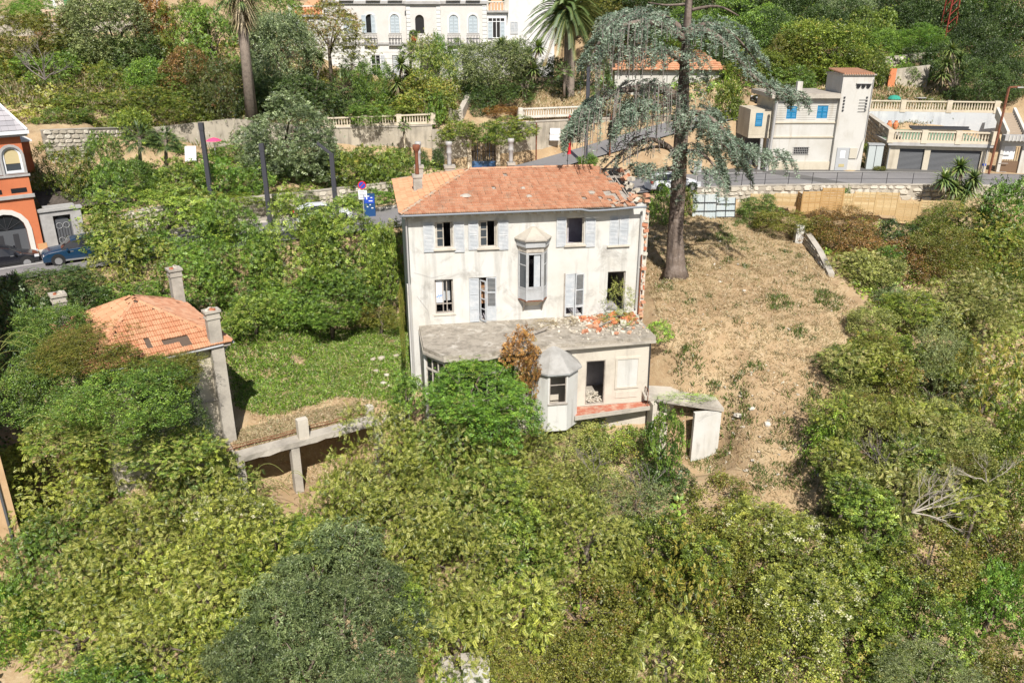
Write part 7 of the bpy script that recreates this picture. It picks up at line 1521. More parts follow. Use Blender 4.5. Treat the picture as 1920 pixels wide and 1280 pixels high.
# --- slope in front of the houses: z is the height of the crown's middle
T = [
 (110, 905, -1.2, 125, 105, 'ailanthus', 'ail', 'yellow-green tree crown below the ivy-covered cottage, touching the ochre building'),
 (262, 880, -1.0, 130, 105, 'ailanthus', 'ail', 'broad yellow-green tree crown in front of the cottage chimney wall'),
 (390, 905, -1.4, 85, 75, 'ailanthus', 'ailg', 'smaller green crown at the foot of the cottage corner'),
 (430, 985, -2.4, 105, 85, 'leafy', 'clem', 'shrub with white seed heads below the concrete deck'),
 (110, 1050, -2.6, 110, 95, 'ailanthus', 'mid', 'darker green tree by the ochre building, second row'),
 (250, 1030, -2.2, 125, 100, 'ailanthus', 'ail', 'pale flowering tree crown in the lower left of the wood'),
 (385, 1090, -2.6, 125, 100, 'ailanthus', 'ail', 'yellowish tree crown left of the dark laurel'),
 (140, 1180, -3.6, 120, 90, 'ailanthus', 'ail', 'olive yellow tree in the bottom left, above the pale ground patch'),
 (300, 1210, -3.6, 130, 95, 'ailanthus', 'ail', 'pale yellow-green tree at the bottom edge left of the dark laurel'),
 (210, 1290, -4.4, 110, 70, 'leafy', 'bright', 'bright green bush at the bottom edge, lower left'),
 (400, 1290, -4.2, 100, 80, 'ailanthus', 'ailg', 'green bush at the bottom edge next to the dark laurel'),
 (20, 1180, -4.6, 60, 90, 'hedge', 'bright', 'clipped bright green hedge at the lower left edge'),
 (655, 1012, -1.2, 62, 48, 'laurel', 'laurel', 'topmost bough of the dark drooping laurel-like tree'),
 (585, 1062, -1.4, 78, 56, 'laurel', 'laurel', 'dark drooping bough on the upper left of the laurel-like tree'),
 (705, 1085, -1.9, 72, 56, 'laurel', 'laurel', 'dark drooping bough on the upper right of the laurel-like tree'),
 (515, 1135, -2.4, 82, 66, 'laurel', 'laurel', 'dark drooping bough at the left edge of the laurel-like tree'),
 (635, 1150, -1.7, 90, 70, 'laurel', 'laurel', 'large central bough of the dark drooping laurel-like tree'),
 (765, 1165, -3.0, 58, 54, 'laurel', 'laurel', 'dark drooping bough at the right edge of the laurel-like tree'),
 (455, 1225, -3.4, 72, 58, 'laurel', 'laurel', 'low dark drooping bough left of the laurel centre'),
 (575, 1245, -2.8, 95, 66, 'laurel', 'laurel', 'dark drooping tree at the bottom edge below the laurel crown'),
 (715, 1255, -3.4, 78, 58, 'laurel', 'laurel', 'dark drooping shrub beside the grey rock slab'),
 (560, 1010, -2.9, 70, 60, 'leafy', 'ailg', 'light green bramble bush below the deck pillar'),
 (728, 862, -.3, 98, 92, 'ailanthus', 'ail', 'large pale flowering tree crown right of the concrete deck'),
 (640, 930, -1.6, 70, 75, 'ailanthus', 'ail', 'smaller pale crown leaning toward the deck pillar'),
 (760, 960, -1.6, 110, 90, 'ailanthus', 'ail', 'pale yellow-green tree in the middle of the wood below the big crown'),
 (845, 830, -.4, 105, 85, 'ailanthus', 'ailg', 'green and yellow tree crown below the bush at the veranda'),
 (885, 722, 3.0, 100, 52, 'leafy', 'bright', 'bright green rounded bush in front of the veranda'),
 (935, 778, 1.3, 72, 52, 'leafy', 'bright', 'bright green bush left of the octagonal bow'),
 (950, 880, -1.4, 100, 75, 'ailanthus', 'ail', 'pale tree crown below the octagonal bow'),
 (870, 945, -1.8, 95, 75, 'ailanthus', 'ailg', 'green leafy crown in the middle of the wood'),
 (1060, 840, -1.8, 95, 55, 'bramble', 'pale', 'pale scrub under the balcony of the house'),
 (1160, 835, -1.9, 80, 55, 'bramble', 'lime', 'yellowish scrub under the right end of the balcony'),
 (1240, 838, -.9, 38, 82, 'leafy', 'mid', 'slim upright dark green tree before the white outbuilding wall'),
 (1250, 900, -2.8, 45, 40, 'leafy', 'dark', 'dark green shrub at the foot of the slim tree'),
 (1030, 935, -2.2, 95, 65, 'ailanthus', 'ail', 'yellow-green crown between the bow and the wood centre'),
 (1120, 915, -2.4, 85, 60, 'wispy', 'pale', 'thin dry shrub with grey twigs below the balcony scrub'),
 (1190, 950, -2.8, 80, 60, 'wispy', 'olive', 'thin grey-green shrub left of the white outbuilding wall'),
 (980, 1020, -2.4, 100, 80, 'leafy', 'ailg', 'fresh green leafy crown in the centre of the wood'),
 (860, 1060, -2.6, 110, 90, 'ailanthus', 'ail', 'yellow-green crown right of the laurel'),
 (1100, 1010, -2.8, 105, 80, 'ailanthus', 'ail', 'yellow-green crown in the centre right of the wood'),
 (1220, 1030, -3.0, 95, 80, 'leafy', 'lime', 'pale lime shrub crown below the white outbuilding'),
 (860, 1180, -3.6, 85, 80, 'ailanthus', 'ail', 'pale crown above the white masonry stub'),
 (970, 1150, -3.4, 95, 80, 'ailanthus', 'ail', 'pale flowering crown near the bottom centre'),
 (1090, 1150, -3.5, 110, 80, 'bramble', 'brown', 'olive-brown tree crown with a rusty patch, bottom centre'),
 (1010, 1235, -4.2, 120, 75, 'bramble', 'brown', 'olive-brown bush at the bottom edge right of the masonry stub'),
 (1120, 1255, -4.4, 90, 75, 'bramble', 'brown', 'second olive-brown bush at the bottom edge right of the masonry stub'),
 (1195, 1110, -3.4, 75, 75, 'leafy', 'brown', 'dark olive green crown right of the olive-brown trees'),
 (1280, 1110, -3.6, 75, 85, 'ailanthus', 'lime', 'lime-yellow crown in the lower wood right of centre'),
 (1250, 1230, -4.4, 95, 85, 'ailanthus', 'ail', 'light yellow-green tree at the bottom edge right of centre'),
 (1335, 945, -2.9, 85, 60, 'bramble', 'brown', 'olive shrub at the foot of the white outbuilding wall'),
 (1330, 1030, -3.2, 80, 65, 'bramble', 'brown', 'rusty olive shrub second from the outbuilding wall'),
 (1430, 980, -2.9, 85, 60, 'leafy', 'clem', 'creeper mound with white seed heads below the yard'),
 (1420, 1070, -3.5, 95, 75, 'bramble', 'brown', 'brownish olive tree below the white-flowered mound'),
 (1530, 1030, -3.0, 95, 70, 'leafy', 'clem', 'large creeper mound with white flowers right of the yard foot'),
 (1500, 1120, -3.7, 100, 75, 'leafy', 'clem', 'second creeper mound with white flowers, lower wood'),
 (1620, 1100, -3.2, 100, 80, 'leafy', 'lime', 'yellow flecked creeper thicket in the lower right wood'),
 (1370, 1190, -4.2, 95, 85, 'bramble', 'brown', 'brown olive bush at the bottom right of centre'),
 (1480, 1220, -4.4, 100, 85, 'bramble', 'clem', 'mixed brown and green thicket at the bottom edge'),
 (1600, 1210, -4.2, 105, 85, 'leafy', 'lime', 'yellow-green thicket at the bottom edge, lower right'),
 (1720, 1180, -3.8, 95, 85, 'leafy', 'ailg', 'green shrub at the lower right beside the bright fig'),
 (1740, 1270, -4.6, 100, 70, 'olive', 'olive', 'grey-green feathery shrub at the bottom right edge'),
 (1870, 1130, -3.2, 75, 85, 'leafy', 'bright', 'bright green broad-leaved fig at the lower right edge'),
 (1880, 1260, -4.6, 80, 60, 'bramble', 'brown', 'brown bush in the bottom right corner'),
 (1740, 1050, -2.8, 90, 65, 'bramble', 'brown', 'olive-brown thicket below the bleached dead branches'),
 (1870, 1010, -2.2, 85, 75, 'bramble', 'brown', 'dark olive-brown thicket at the right edge'),
 (1640, 985, -2.2, 70, 50, 'leafy', 'ailg', 'green shrub at the foot of the pale dry tree'),
 (1640, 850, -.4, 85, 90, 'wispy', 'pale', 'pale dry tree with twigs standing right of the yard'),
 (1600, 910, -1.0, 60, 60, 'leafy', 'pale', 'pale green bush below the dry tree right of the yard'),
 (1700, 910, -.6, 75, 65, 'ailanthus', 'pale', 'pale yellow-green crown beside the bleached branches'),
 (1800, 880, -.4, 70, 60, 'wispy', 'pale', 'thin pale crown above the bleached branches'),
 (1890, 900, -.6, 60, 80, 'bramble', 'lime', 'olive yellow shrub at the right edge, middle'),
 (1755, 720, 1.6, 70, 85, 'olive', 'olive', 'grey-green feathery olive tree right of the yard'),
 (1740, 820, .4, 65, 45, 'leafy', 'mid', 'green undergrowth bush under the feathery olive'),
 (1655, 665, 2.2, 70, 48, 'leafy', 'lime', 'yellow-green creeper mound left of the feathery olive'),
 (1590, 690, 1.9, 55, 42, 'bramble', 'mid', 'low green creeper edge of the yard'),
 (1560, 830, -.2, 45, 75, 'creeper', 'grassg', 'long grassy green mound at the edge of the yard'),
 (1600, 760, .6, 45, 50, 'creeper', 'pale', 'dry grass mound right of the yard'),
 (1850, 740, 1.4, 75, 90, 'ailanthus', 'lime', 'yellow-green tree right of the feathery olive'),
 (1900, 830, .2, 50, 70, 'leafy', 'lime', 'yellow-green shrub at the right edge below the tree'),
 (1830, 590, 3.2, 85, 70, 'ailanthus', 'pale', 'pale olive tree mass on the right, upper part'),
 (1730, 600, 3.0, 70, 55, 'bramble', 'pale', 'pale olive shrub above the feathery olive'),
 (1900, 560, 3.6, 60, 70, 'bramble', 'lime', 'olive shrub at the right edge beside the drain hose'),
 (1665, 575, 3.2, 42, 38, 'leafy', 'laurel', 'round blue-green bush at the right edge of the yard'),
 (1700, 510, 4.2, 65, 55, 'bramble', 'rusty', 'rusty creeper thicket on the slope right of the yard'),
 (1770, 490, 4.8, 75, 60, 'bramble', 'brown', 'olive thicket behind the rusty creeper'),
 (1850, 470, 5.2, 80, 65, 'ailanthus', 'lime', 'yellow olive tree below the bright tree at right'),
 (1650, 500, 4.6, 42, 40, 'leafy', 'mid', 'dark green bush beside the broken yard wall'),
 (1672, 455, 5.4, 45, 45, 'leafy', 'dark', 'dark green shrub below the pine fence'),
 (1575, 436, 6.0, 70, 44, 'bramble', 'rusty', 'reddish-brown bramble mound behind the broken yard wall'),
 (1530, 428, 6.3, 40, 26, 'bramble', 'brown', 'olive bramble at the top of the broken yard wall'),
 (1610, 475, 5.2, 45, 40, 'bramble', 'rusty', 'dry brown bramble hanging beside the yard wall'),
 (1890, 410, 7.4, 60, 75, 'leafy', 'bright', 'bright green tree at the right edge below the road'),
 (1800, 415, 6.6, 55, 45, 'olive', 'lime', 'yellow-green feathery tree under the bright yucca'),
 (1740, 425, 5.8, 40, 30, 'bramble', 'ailg', 'green bush at the right end of the pine fence'),
 (1465, 415, 6.6, 50, 24, 'bramble', 'brown', 'dark bramble heap under the left pine panels'),
 (1420, 390, 7.0, 40, 26, 'bramble', 'mid', 'leafy bramble beside the corrugated sheets'),
 (1240, 395, 7.0, 26, 45, 'leafy', 'mid', 'green creeper on the bank left of the cedar trunk'),
 (1290, 385, 7.2, 20, 32, 'leafy', 'lime', 'yellow-green creeper between cedar trunk and metal sheets'),
 (1235, 620, 3.9, 22, 22, 'leafy', 'grassg', 'low green weeds at the right corner of the house'),
]
for n_, (px_, py_, z, hw, hh, kd, mt, lb) in enumerate(T):
    if py_ > 840 and hw > 60: hw, hh, z = hw * .93, hh * .97, z + (.55, -.5, .1)[n_ % 3]
    sm = hw < 66; low(px_, py_, z, hw, hh, kd, mt, lb, 'shrub' if sm else 'tree', cat='shrub' if sm else 'tree', group='plants of the slope below and beside the house', trunk=hw > 30 and hh > 30)
r = random.Random(55)
USED = set(); TINT = dict(ail='yellow-green', ailg='green', lime='lime', brown='olive-brown', clem='creeper-hung', pale='pale', laurel='dark')
def near_label(px_, py_, mt):
    c_ = sorted((q for q in T if 4 < len(q[7].split()) < 12), key=lambda q: (q[0] - px_) ** 2 + (q[1] - py_) ** 2)
    for q in c_[:14]:
        dx, dy = px_ - q[0], py_ - q[1]; w_ = ('just right of' if dx > 0 else 'just left of') if abs(dx) > abs(dy) else ('just below' if dy > 0 else 'just above')
        lb = f"small {TINT.get(mt, 'leafy')} bush {w_} the {q[7]}"
        if lb not in USED and len(lb.split()) <= 16: USED.add(lb); return lb
    return 'small leafy bush among the larger crowns of the wood'
for i in range(12):
    px_, py_ = r.uniform(30, 1890), r.uniform(880, 1270)
    if (440 < px_ < 600 and py_ < 960) or (1330 < px_ < 1520 and py_ < 960): continue
    z = -.6 - (py_ - 850) / 400 * 3.4 + .35; q = r.choice((('ailanthus', 'ail'), ('ailanthus', 'ail'), ('leafy', 'ailg'), ('leafy', 'lime'), ('bramble', 'brown'), ('leafy', 'clem'), ('ailanthus', 'pale')))
    if px_ < 1150: q = r.choice((('ailanthus', 'ail'), ('ailanthus', 'ail'), ('leafy', 'ailg'), ('leafy', 'lime')))
    if 500 < px_ < 700 and py_ > 1060: q = ('laurel', 'laurel')
    low(px_, py_, z, r.uniform(34, 62), r.uniform(28, 48), *q, near_label(px_, py_, q[1]), 'sapling', cat='shrub', group='saplings between the larger crowns')
for i in range(30):
    px_, py_ = r.uniform(1560, 1915), r.uniform(430, 960)
    if px_ < 1600 and py_ < 640: continue
    z = 6.0 - (py_ - 410) / 540 * 6.6; q = r.choice((('ailanthus', 'pale'), ('leafy', 'lime'), ('bramble', 'brown'), ('leafy', 'ailg'), ('bramble', 'pale'), ('ailanthus', 'ail')))
    low(px_, py_, z, r.uniform(36, 60), r.uniform(28, 44), *q, near_label(px_, py_, q[1]), 'sapling', cat='shrub', group='bushes of the right slope')
# --- trees between garden and road, cottage creepers, hedges, terraces: Y given
T2 = [
 (300, 432, 54.0, 128, 80, 'grove', 'ailg', 'big yellow-green tree left of the stone wall by the road'),
 (228, 500, 49.8, 82, 78, 'ailanthus', 'ail', 'yellow-green tree right above the cottage roof'),
 (345, 515, 50.5, 88, 72, 'grove', 'mid', 'dark green tree directly behind the cottage roof'),
 (432, 480, 52.5, 80, 88, 'grove', 'mid', 'tall dark green tree behind the garden lawn'),
 (475, 590, 48.0, 55, 42, 'leafy', 'ailg', 'low broad-leaved bush at the left end of the garden lawn'),
 (545, 475, 53.6, 88, 92, 'grove', 'ailg', 'tall rounded tree in front of the middle lamp post'),
 (520, 570, 50.5, 70, 50, 'grove', 'mid', 'dense low tree in the middle behind the lawn'),
 (655, 475, 53.8, 88, 88, 'grove', 'ailg', 'tall yellow-green tree in front of the white car'),
 (630, 560, 51.5, 72, 55, 'grove', 'mid', 'green tree with dry creepers behind the lawn'),
 (725, 500, 53.0, 42, 85, 'leafy', 'ailg', 'tall green bush against the left side of the white house'),
 (605, 432, 56.0, 45, 30, 'leafy', 'ail', 'yellow-green bush hiding the lower half of the white car'),
 (250, 560, 46.5, 55, 34, 'leafy', 'mid', 'green bush just behind the cottage ridge tiles'),
 (735, 440, 55.0, 28, 24, 'leafy', 'pale', 'dry topped bush by the small tiled porch roof'),
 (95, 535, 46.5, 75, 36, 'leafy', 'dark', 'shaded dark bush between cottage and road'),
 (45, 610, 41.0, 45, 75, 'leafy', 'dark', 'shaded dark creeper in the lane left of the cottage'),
 (105, 615, 37.6, 72, 50, 'creeper', 'mid', 'creeper mound over the left corner of the cottage roof'),
 (165, 650, 36.0, 95, 48, 'creeper', 'brown', 'grey-brown creeper tangle over the cottage roof'),
 (115, 735, 35.0, 98, 80, 'bramble', 'mid', 'green creeper hanging over the left of the cottage'),
 (245, 745, 33.4, 115, 72, 'bramble', 'mid', 'dark creeper hanging over the cottage front'),
 (325, 690, 35.2, 62, 36, 'creeper', 'brown', 'creeper crossing the cottage eave by the chimney'),
 (185, 668, 35.0, 85, 40, 'bramble', 'brown', 'creeper thicket lying over the left lower slope of the cottage roof'),
 (275, 695, 34.6, 60, 26, 'bramble', 'mid', 'creeper fringe along the middle of the cottage eave'),
 (322, 765, 34.3, 58, 68, 'bramble', 'dark', 'dark creeper on the cottage front beside the bare wall'),
 (180, 800, 33.6, 110, 55, 'ailanthus', 'ailg', 'yellow-green creeper bank below the cottage'),
 (975, 655, 39.2, 36, 36, 'leafy', 'vine', 'autumn-coloured vine on the edge of the terrace roof'),
 (992, 705, 38.6, 22, 40, 'leafy', 'vine', 'autumn vine hanging beside the octagonal bow'),
 (1158, 560, 43.8, 24, 30, 'wispy', 'pale', 'dry bush growing in the doorway of the white house'),
 (1160, 598, 43.2, 32, 16, 'wispy', 'lime', 'dry weeds on the terrace roof below the doorway bush'),
 (1018, 608, 43.0, 22, 10, 'wispy', 'grassd', 'tuft of dry weeds under the oriel window'),
 (1070, 600, 43.2, 14, 10, 'wispy', 'grassd', 'tuft of dry weeds at the closed shutters of the terrace door'),
 (754, 600, 42.6, 5, 85, 'bramble', 'brown', 'dry creeper stem up the left corner of the white house'),
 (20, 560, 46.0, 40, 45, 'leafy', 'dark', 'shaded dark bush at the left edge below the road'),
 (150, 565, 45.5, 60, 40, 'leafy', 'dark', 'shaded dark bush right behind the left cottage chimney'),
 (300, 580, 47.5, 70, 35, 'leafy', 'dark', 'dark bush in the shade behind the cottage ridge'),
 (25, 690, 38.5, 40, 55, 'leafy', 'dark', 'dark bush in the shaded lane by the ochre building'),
 (620, 590, 50.5, 60, 26, 'leafy', 'mid', 'low dark bush along the back of the garden lawn, middle'),
 (710, 590, 51.0, 40, 24, 'bramble', 'brown', 'low dry bush along the back of the garden lawn, house end'),
 (1285, 745, 40.6, 45, 9, 'wispy', 'grassg', 'green weeds growing along the outbuilding roof'),
 (300, 835, 33.4, 85, 48, 'ailanthus', 'ailg', 'yellow-green creeper bank at the foot of the cottage front'),
 (375, 850, 34.2, 50, 40, 'ailanthus', 'ail', 'yellow-green bush at the foot of the cottage corner by the deck'),
 (762, 742, 39.6, 34, 42, 'leafy', 'mid', 'green bush at the left front corner of the veranda'),
 # hedges and garden of the orange villa
 (118, 318, 58.0, 55, 45, 'leafy', 'lime', 'yellow-green lemon bush beside the orange villa'),
 (195, 335, 58.5, 45, 38, 'leafy', 'mid', 'green shrub right of the lemon bush'),
 (195, 278, 63.0, 34, 30, 'leafy', 'mid', 'round green shrub against the whitish stone wall'),
 (255, 340, 60.0, 45, 42, 'hedge', 'mid', 'green hedge shrub above the reed screen, left end'),
 (330, 335, 61.5, 48, 40, 'leafy', 'ailg', 'green hedge shrub behind the left lamp post'),
 (410, 335, 62.5, 48, 40, 'leafy', 'bright', 'bright hedge shrub between the left and middle lamp posts'),
 (470, 340, 63.5, 40, 32, 'leafy', 'mid', 'dark hedge shrub under the big grey-green tree'),
 (360, 375, 59.5, 48, 24, 'leafy', 'lime', 'variegated creeper on the wall left of the middle lamp'),
 (455, 378, 61.5, 52, 18, 'leafy', 'lime', 'yellow variegated creeper hanging over the stone wall, left half'),
 (545, 375, 63.2, 52, 20, 'leafy', 'lime', 'yellow variegated creeper hanging over the stone wall, right half'),
 (535, 262, 68.0, 90, 72, 'grove', 'visc', 'large rounded grey-green tree above the stone wall'),
 (495, 295, 67.5, 48, 40, 'grove', 'visc', 'lower left bough of the large grey-green tree'),
 (582, 296, 67.5, 50, 42, 'grove', 'visc', 'lower right bough of the large grey-green tree'),
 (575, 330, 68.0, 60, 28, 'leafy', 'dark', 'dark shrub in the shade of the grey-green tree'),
 (668, 325, 66.5, 55, 48, 'leafy', 'lime', 'yellow-green bush right of the bent lamp post'),
 (728, 325, 67.5, 50, 48, 'leafy', 'ailg', 'mixed green bush left of the roof chimney'),
 (690, 368, 64.8, 60, 20, 'leafy', 'bright', 'creeper along the stone wall above the no-parking sign'),
 (745, 300, 70.0, 26, 24, 'leafy', 'lime', 'pale lime bush touching the rusty chimney'),
 (789, 303, 74.0, 15, 26, 'hedge', 'dark', 'clipped dark column bush, the left of two by the chimneys'),
 (822, 302, 74.2, 14, 27, 'hedge', 'dark', 'clipped dark column bush, the right of two by the chimneys'),
 (860, 250, 77.6, 45, 24, 'leafy', 'lime', 'lime creeper hanging left of the blue gate'),
 (955, 248, 77.8, 50, 28, 'leafy', 'lime', 'bright lime creeper hanging right of the blue gate'),
 (912, 250, 77.6, 26, 20, 'leafy', 'mid', 'green creeper hanging over the blue gate'),
 (1103, 303, 71.5, 20, 17, 'hedge', 'bright', 'clipped round bright green bush at the lamp post'),
 (690, 216, 79.2, 42, 22, 'leafy', 'mid', 'green bush overhanging the cream balustrade'),
 (840, 205, 82.0, 24, 30, 'leafy', 'lime', 'lime ivy beside the garden stair'),
 (815, 210, 80.5, 18, 38, 'leafy', 'mid', 'dark ivy at the right end of the cream balustrade'),
 (905, 200, 83.5, 26, 28, 'leafy', 'dark', 'dark ivy right of the garden stair'),
 (945, 208, 83.0, 36, 12, 'bramble', 'vine', 'dry brownish creeper left of the white balustrade'),
 (60, 205, 74.0, 40, 30, 'leafy', 'lime', 'yellow-green creeper behind the slate roof'),
 (120, 225, 68.5, 50, 22, 'leafy', 'mid', 'green creeper on the terrace wall behind the slate roof'),
 (370, 210, 77.6, 45, 30, 'leafy', 'lime', 'lime creeper over the terrace wall left of the red-tinted shrub'),
 (280, 270, 70.0, 60, 22, 'leafy', 'mid', 'green shrub between the fan palms and the terrace wall'),
 (440, 290, 73.0, 45, 22, 'leafy', 'mid', 'green shrub below the pink parasol'),
 (620, 300, 72.5, 40, 24, 'leafy', 'lime', 'yellow shrub left of the bush by the bent lamp post'),
 (650, 210, 81.5, 45, 20, 'leafy', 'dark', 'dark shrub row behind the cream balustrade, palm side'),
 (740, 212, 82.0, 45, 18, 'leafy', 'lime', 'yellow-green shrub row behind the cream balustrade, stair side'),
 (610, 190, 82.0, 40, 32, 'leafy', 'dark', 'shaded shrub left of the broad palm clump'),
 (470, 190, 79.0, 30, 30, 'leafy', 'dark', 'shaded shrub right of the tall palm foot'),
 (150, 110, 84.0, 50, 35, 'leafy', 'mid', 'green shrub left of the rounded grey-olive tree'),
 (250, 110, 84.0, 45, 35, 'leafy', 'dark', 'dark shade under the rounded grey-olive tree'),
 (330, 165, 79.5, 45, 25, 'leafy', 'mid', 'green shrub between the rusty bush and the lime creeper'),
 (860, 120, 91.0, 28, 40, 'leafy', 'mid', 'green shrub at the villa wall right of the slim creeper column'),
 (745, 195, 84.5, 40, 26, 'leafy', 'lime', 'yellow-green shrub at the foot of the yucca clump'),
 # upper left garden
 (60, 95, 84.0, 85, 55, 'leafy', 'brown', 'big spreading olive-green tree below the grey garden wall'),
 (30, 170, 78.0, 45, 50, 'leafy', 'lime', 'yellow-green vine by the slate roof'),
 (95, 150, 78.0, 52, 40, 'leafy', 'mid', 'green shrub above the small table'),
 (55, 20, 96.0, 45, 22, 'hedge', 'bright', 'bright clipped bush at the top left corner'),
 (70, 34, 94.5, 12, 9, 'leafy', 'rusty', 'small orange bush at the end of the pink balustrade'),
 (215, 68, 86.0, 75, 62, 'olive', 'olive', 'big rounded grey-olive tree at upper left'),
 (295, 60, 88.0, 36, 70, 'leafy', 'vine', 'tall shrub with tan dry leaves at upper left'),
 (345, 60, 86.0, 42, 50, 'leafy', 'lime', 'yellow-green shrub left of the tall palm'),
 (395, 75, 84.0, 50, 55, 'leafy', 'mid', 'green tree directly left of the tall palm trunk'),
 (345, 130, 80.0, 40, 32, 'bramble', 'rusty', 'rusty brown bush left of the tall palm'),
 (275, 145, 80.0, 32, 32, 'olive', 'mid', 'soft green feathery bush at upper left'),
 (205, 150, 79.0, 28, 30, 'leafy', 'lime', 'yellow bush above the dry garden path'),
 (170, 210, 72.5, 75, 36, 'leafy', 'lime', 'yellow creeper above the whitish terrace wall'),
 (300, 200, 75.5, 75, 36, 'leafy', 'lime', 'yellow-green creeper mound over the pale terrace wall'),
 (240, 235, 70.0, 36, 34, 'olive', 'lime', 'lime feathery bush above the pair of fan palms'),
 (410, 180, 78.2, 46, 58, 'leafy', 'red', 'red-tinted shrub at the foot of the tall palm'),
 (505, 30, 92.0, 55, 45, 'leafy', 'mid', 'green tree right of the tall palm top'),
 (520, 110, 82.0, 50, 68, 'olive', 'visc', 'grey-blue rounded tree right of the tall palm'),
 (545, 180, 80.0, 55, 32, 'leafy', 'dark', 'shaded dark shrub behind the grey-green tree'),
 (615, 72, 88.0, 62, 45, 'ailanthus', 'brown', 'olive-yellow tree with upright shoots before the villa'),
 (700, 165, 84.5, 32, 45, 'hedge', 'mid', 'green conical shrub right of the palm clump'),
 (800, 150, 86.0, 42, 55, 'ailanthus', 'ailg', 'green leafy tree before the villa entrance'),
 (795, 185, 83.0, 45, 35, 'ailanthus', 'lime', 'yellow-green shrub below the villa entrance'),
 (822, 100, 92.0, 14, 40, 'hedge', 'bright', 'slim creeper column on the villa wall'),
 (930, 124, 88.0, 54, 42, 'olive', 'olive', 'grey-green weeping tree right of the villa entrance'),
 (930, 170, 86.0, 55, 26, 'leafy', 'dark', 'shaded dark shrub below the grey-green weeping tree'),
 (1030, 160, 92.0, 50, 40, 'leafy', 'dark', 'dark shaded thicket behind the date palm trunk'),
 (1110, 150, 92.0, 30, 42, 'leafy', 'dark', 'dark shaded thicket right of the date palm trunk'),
 (980, 25, 104.0, 30, 40, 'leafy', 'mid', 'green tree top behind the right wing of the villa'),
 (1140, 15, 104.0, 45, 35, 'leafy', 'brown', 'olive tree behind the date palm crown'),
 # wooded hillside on the right
 (1290, 70, 99.0, 60, 35, 'evergreen', 'mid', 'olive tree behind the cedar trunk'),
 (1440, 80, 97.0, 45, 45, 'evergreen', 'dark', 'green tree between the olive oak and the mimosa'),
 (1560, 60, 100.0, 50, 40, 'evergreen', 'dark', 'green tree above the mimosa'),
 (1650, 95, 96.0, 40, 30, 'evergreen', 'mid', 'olive shrub left of the clipped dome bush'),
 (1690, 45, 101.0, 45, 40, 'evergreen', 'dark', 'dark tree above the clipped dome bush'),
 (1780, 70, 97.5, 36, 50, 'evergreen', 'dark', 'dark tree right behind the pylon'),
 (1770, 130, 90.5, 36, 34, 'evergreen', 'dark', 'green shrub behind the pale cordylines'),
 (1860, 130, 91.0, 45, 40, 'evergreen', 'dark', 'dark tree above the rounded terrace tree'),
 (1420, 130, 92.0, 50, 32, 'olive', 'lime', 'yellow-olive shrub above the flat roof, cedar side'),
 (1350, 110, 96.0, 40, 40, 'evergreen', 'dark', 'green tree behind the right cedar branches'),
 (1480, 150, 87.0, 40, 20, 'leafy', 'mid', 'green shrub behind the flat roof of the white building'),
 (1190, 25, 106.0, 60, 45, 'evergreen', 'dark', 'green hillside tree left of the cedar top'),
 (1245, 20, 108.0, 40, 40, 'evergreen', 'dark', 'dark hillside tree directly behind the cedar top'),
 (1345, 30, 106.0, 60, 50, 'evergreen', 'dark', 'dark oak right of the cedar top'),
 (1395, 75, 98.0, 62, 52, 'evergreen', 'mid', 'olive oak above the white building, left of the feathery mimosa'),
 (1440, 15, 106.0, 55, 40, 'evergreen', 'dark', 'mid green oak at the top edge'),
 (1510, 20, 105.0, 55, 42, 'evergreen', 'dark', 'dark oak at the top edge left of the grey shrub'),
 (1545, 105, 93.0, 70, 52, 'olive', 'lime', 'large yellow-olive mimosa above the white tower'),
 (1480, 110, 92.0, 40, 40, 'olive', 'brown', 'brownish mimosa shrub above the flat roof'),
 (1580, 40, 102.0, 42, 35, 'olive', 'visc', 'grey-green shrub on the hillside top'),
 (1630, 65, 99.0, 38, 40, 'leafy', 'ailg', 'light green shrub right of the mimosa'),
 (1625, 130, 90.0, 30, 32, 'olive', 'lime', 'yellow-olive shrub behind the tower roof'),
 (1660, 20, 104.0, 55, 38, 'evergreen', 'dark', 'dark tree mass left of the pylon'),
 (1718, 78, 95.0, 42, 26, 'hedge', 'bright', 'clipped bright green dome bush left of the pylon'),
 (1740, 40, 103.0, 42, 45, 'evergreen', 'dark', 'green tree behind the clipped dome'),
 (1725, 110, 92.5, 28, 22, 'leafy', 'dark', 'dark ivy below the clipped dome bush'),
 (1705, 135, 90.0, 22, 14, 'leafy', 'mid', 'green ivy on top of the stained garden wall'),
 (1810, 30, 104.0, 45, 50, 'evergreen', 'mid', 'olive tree right of the pylon'),
 (1885, 60, 96.0, 55, 75, 'evergreen', 'dark', 'tall very dark tree at the top right corner'),
 (1830, 100, 94.0, 42, 48, 'evergreen', 'dark', 'dark tree left of the tall tree in the corner'),
 (1838, 165, 85.0, 45, 34, 'evergreen', 'dark', 'rounded dark tree on the upper terrace lawn'),
 (1895, 155, 86.0, 32, 40, 'evergreen', 'dark', 'green tree at the right edge above the stairs'),
 (1648, 165, 89.0, 14, 28, 'leafy', 'mid', 'green cactus-like shrub beside the tower'),
 (1612, 295, 73.6, 16, 26, 'leafy', 'ailg', 'green creeper between the tower and the grey cabinet'),
 (1650, 317, 71.2, 12, 6, 'hedge', 'brown', 'small clipped bush at the foot of the garage'),
 (1585, 372, 62.4, 10, 18, 'leafy', 'mid', 'green shoot growing up between the pine panels'),
 (1365, 210, 82.0, 20, 40, 'olive', 'lime', 'yellowish shrub by the cream house behind the cedar'),
]
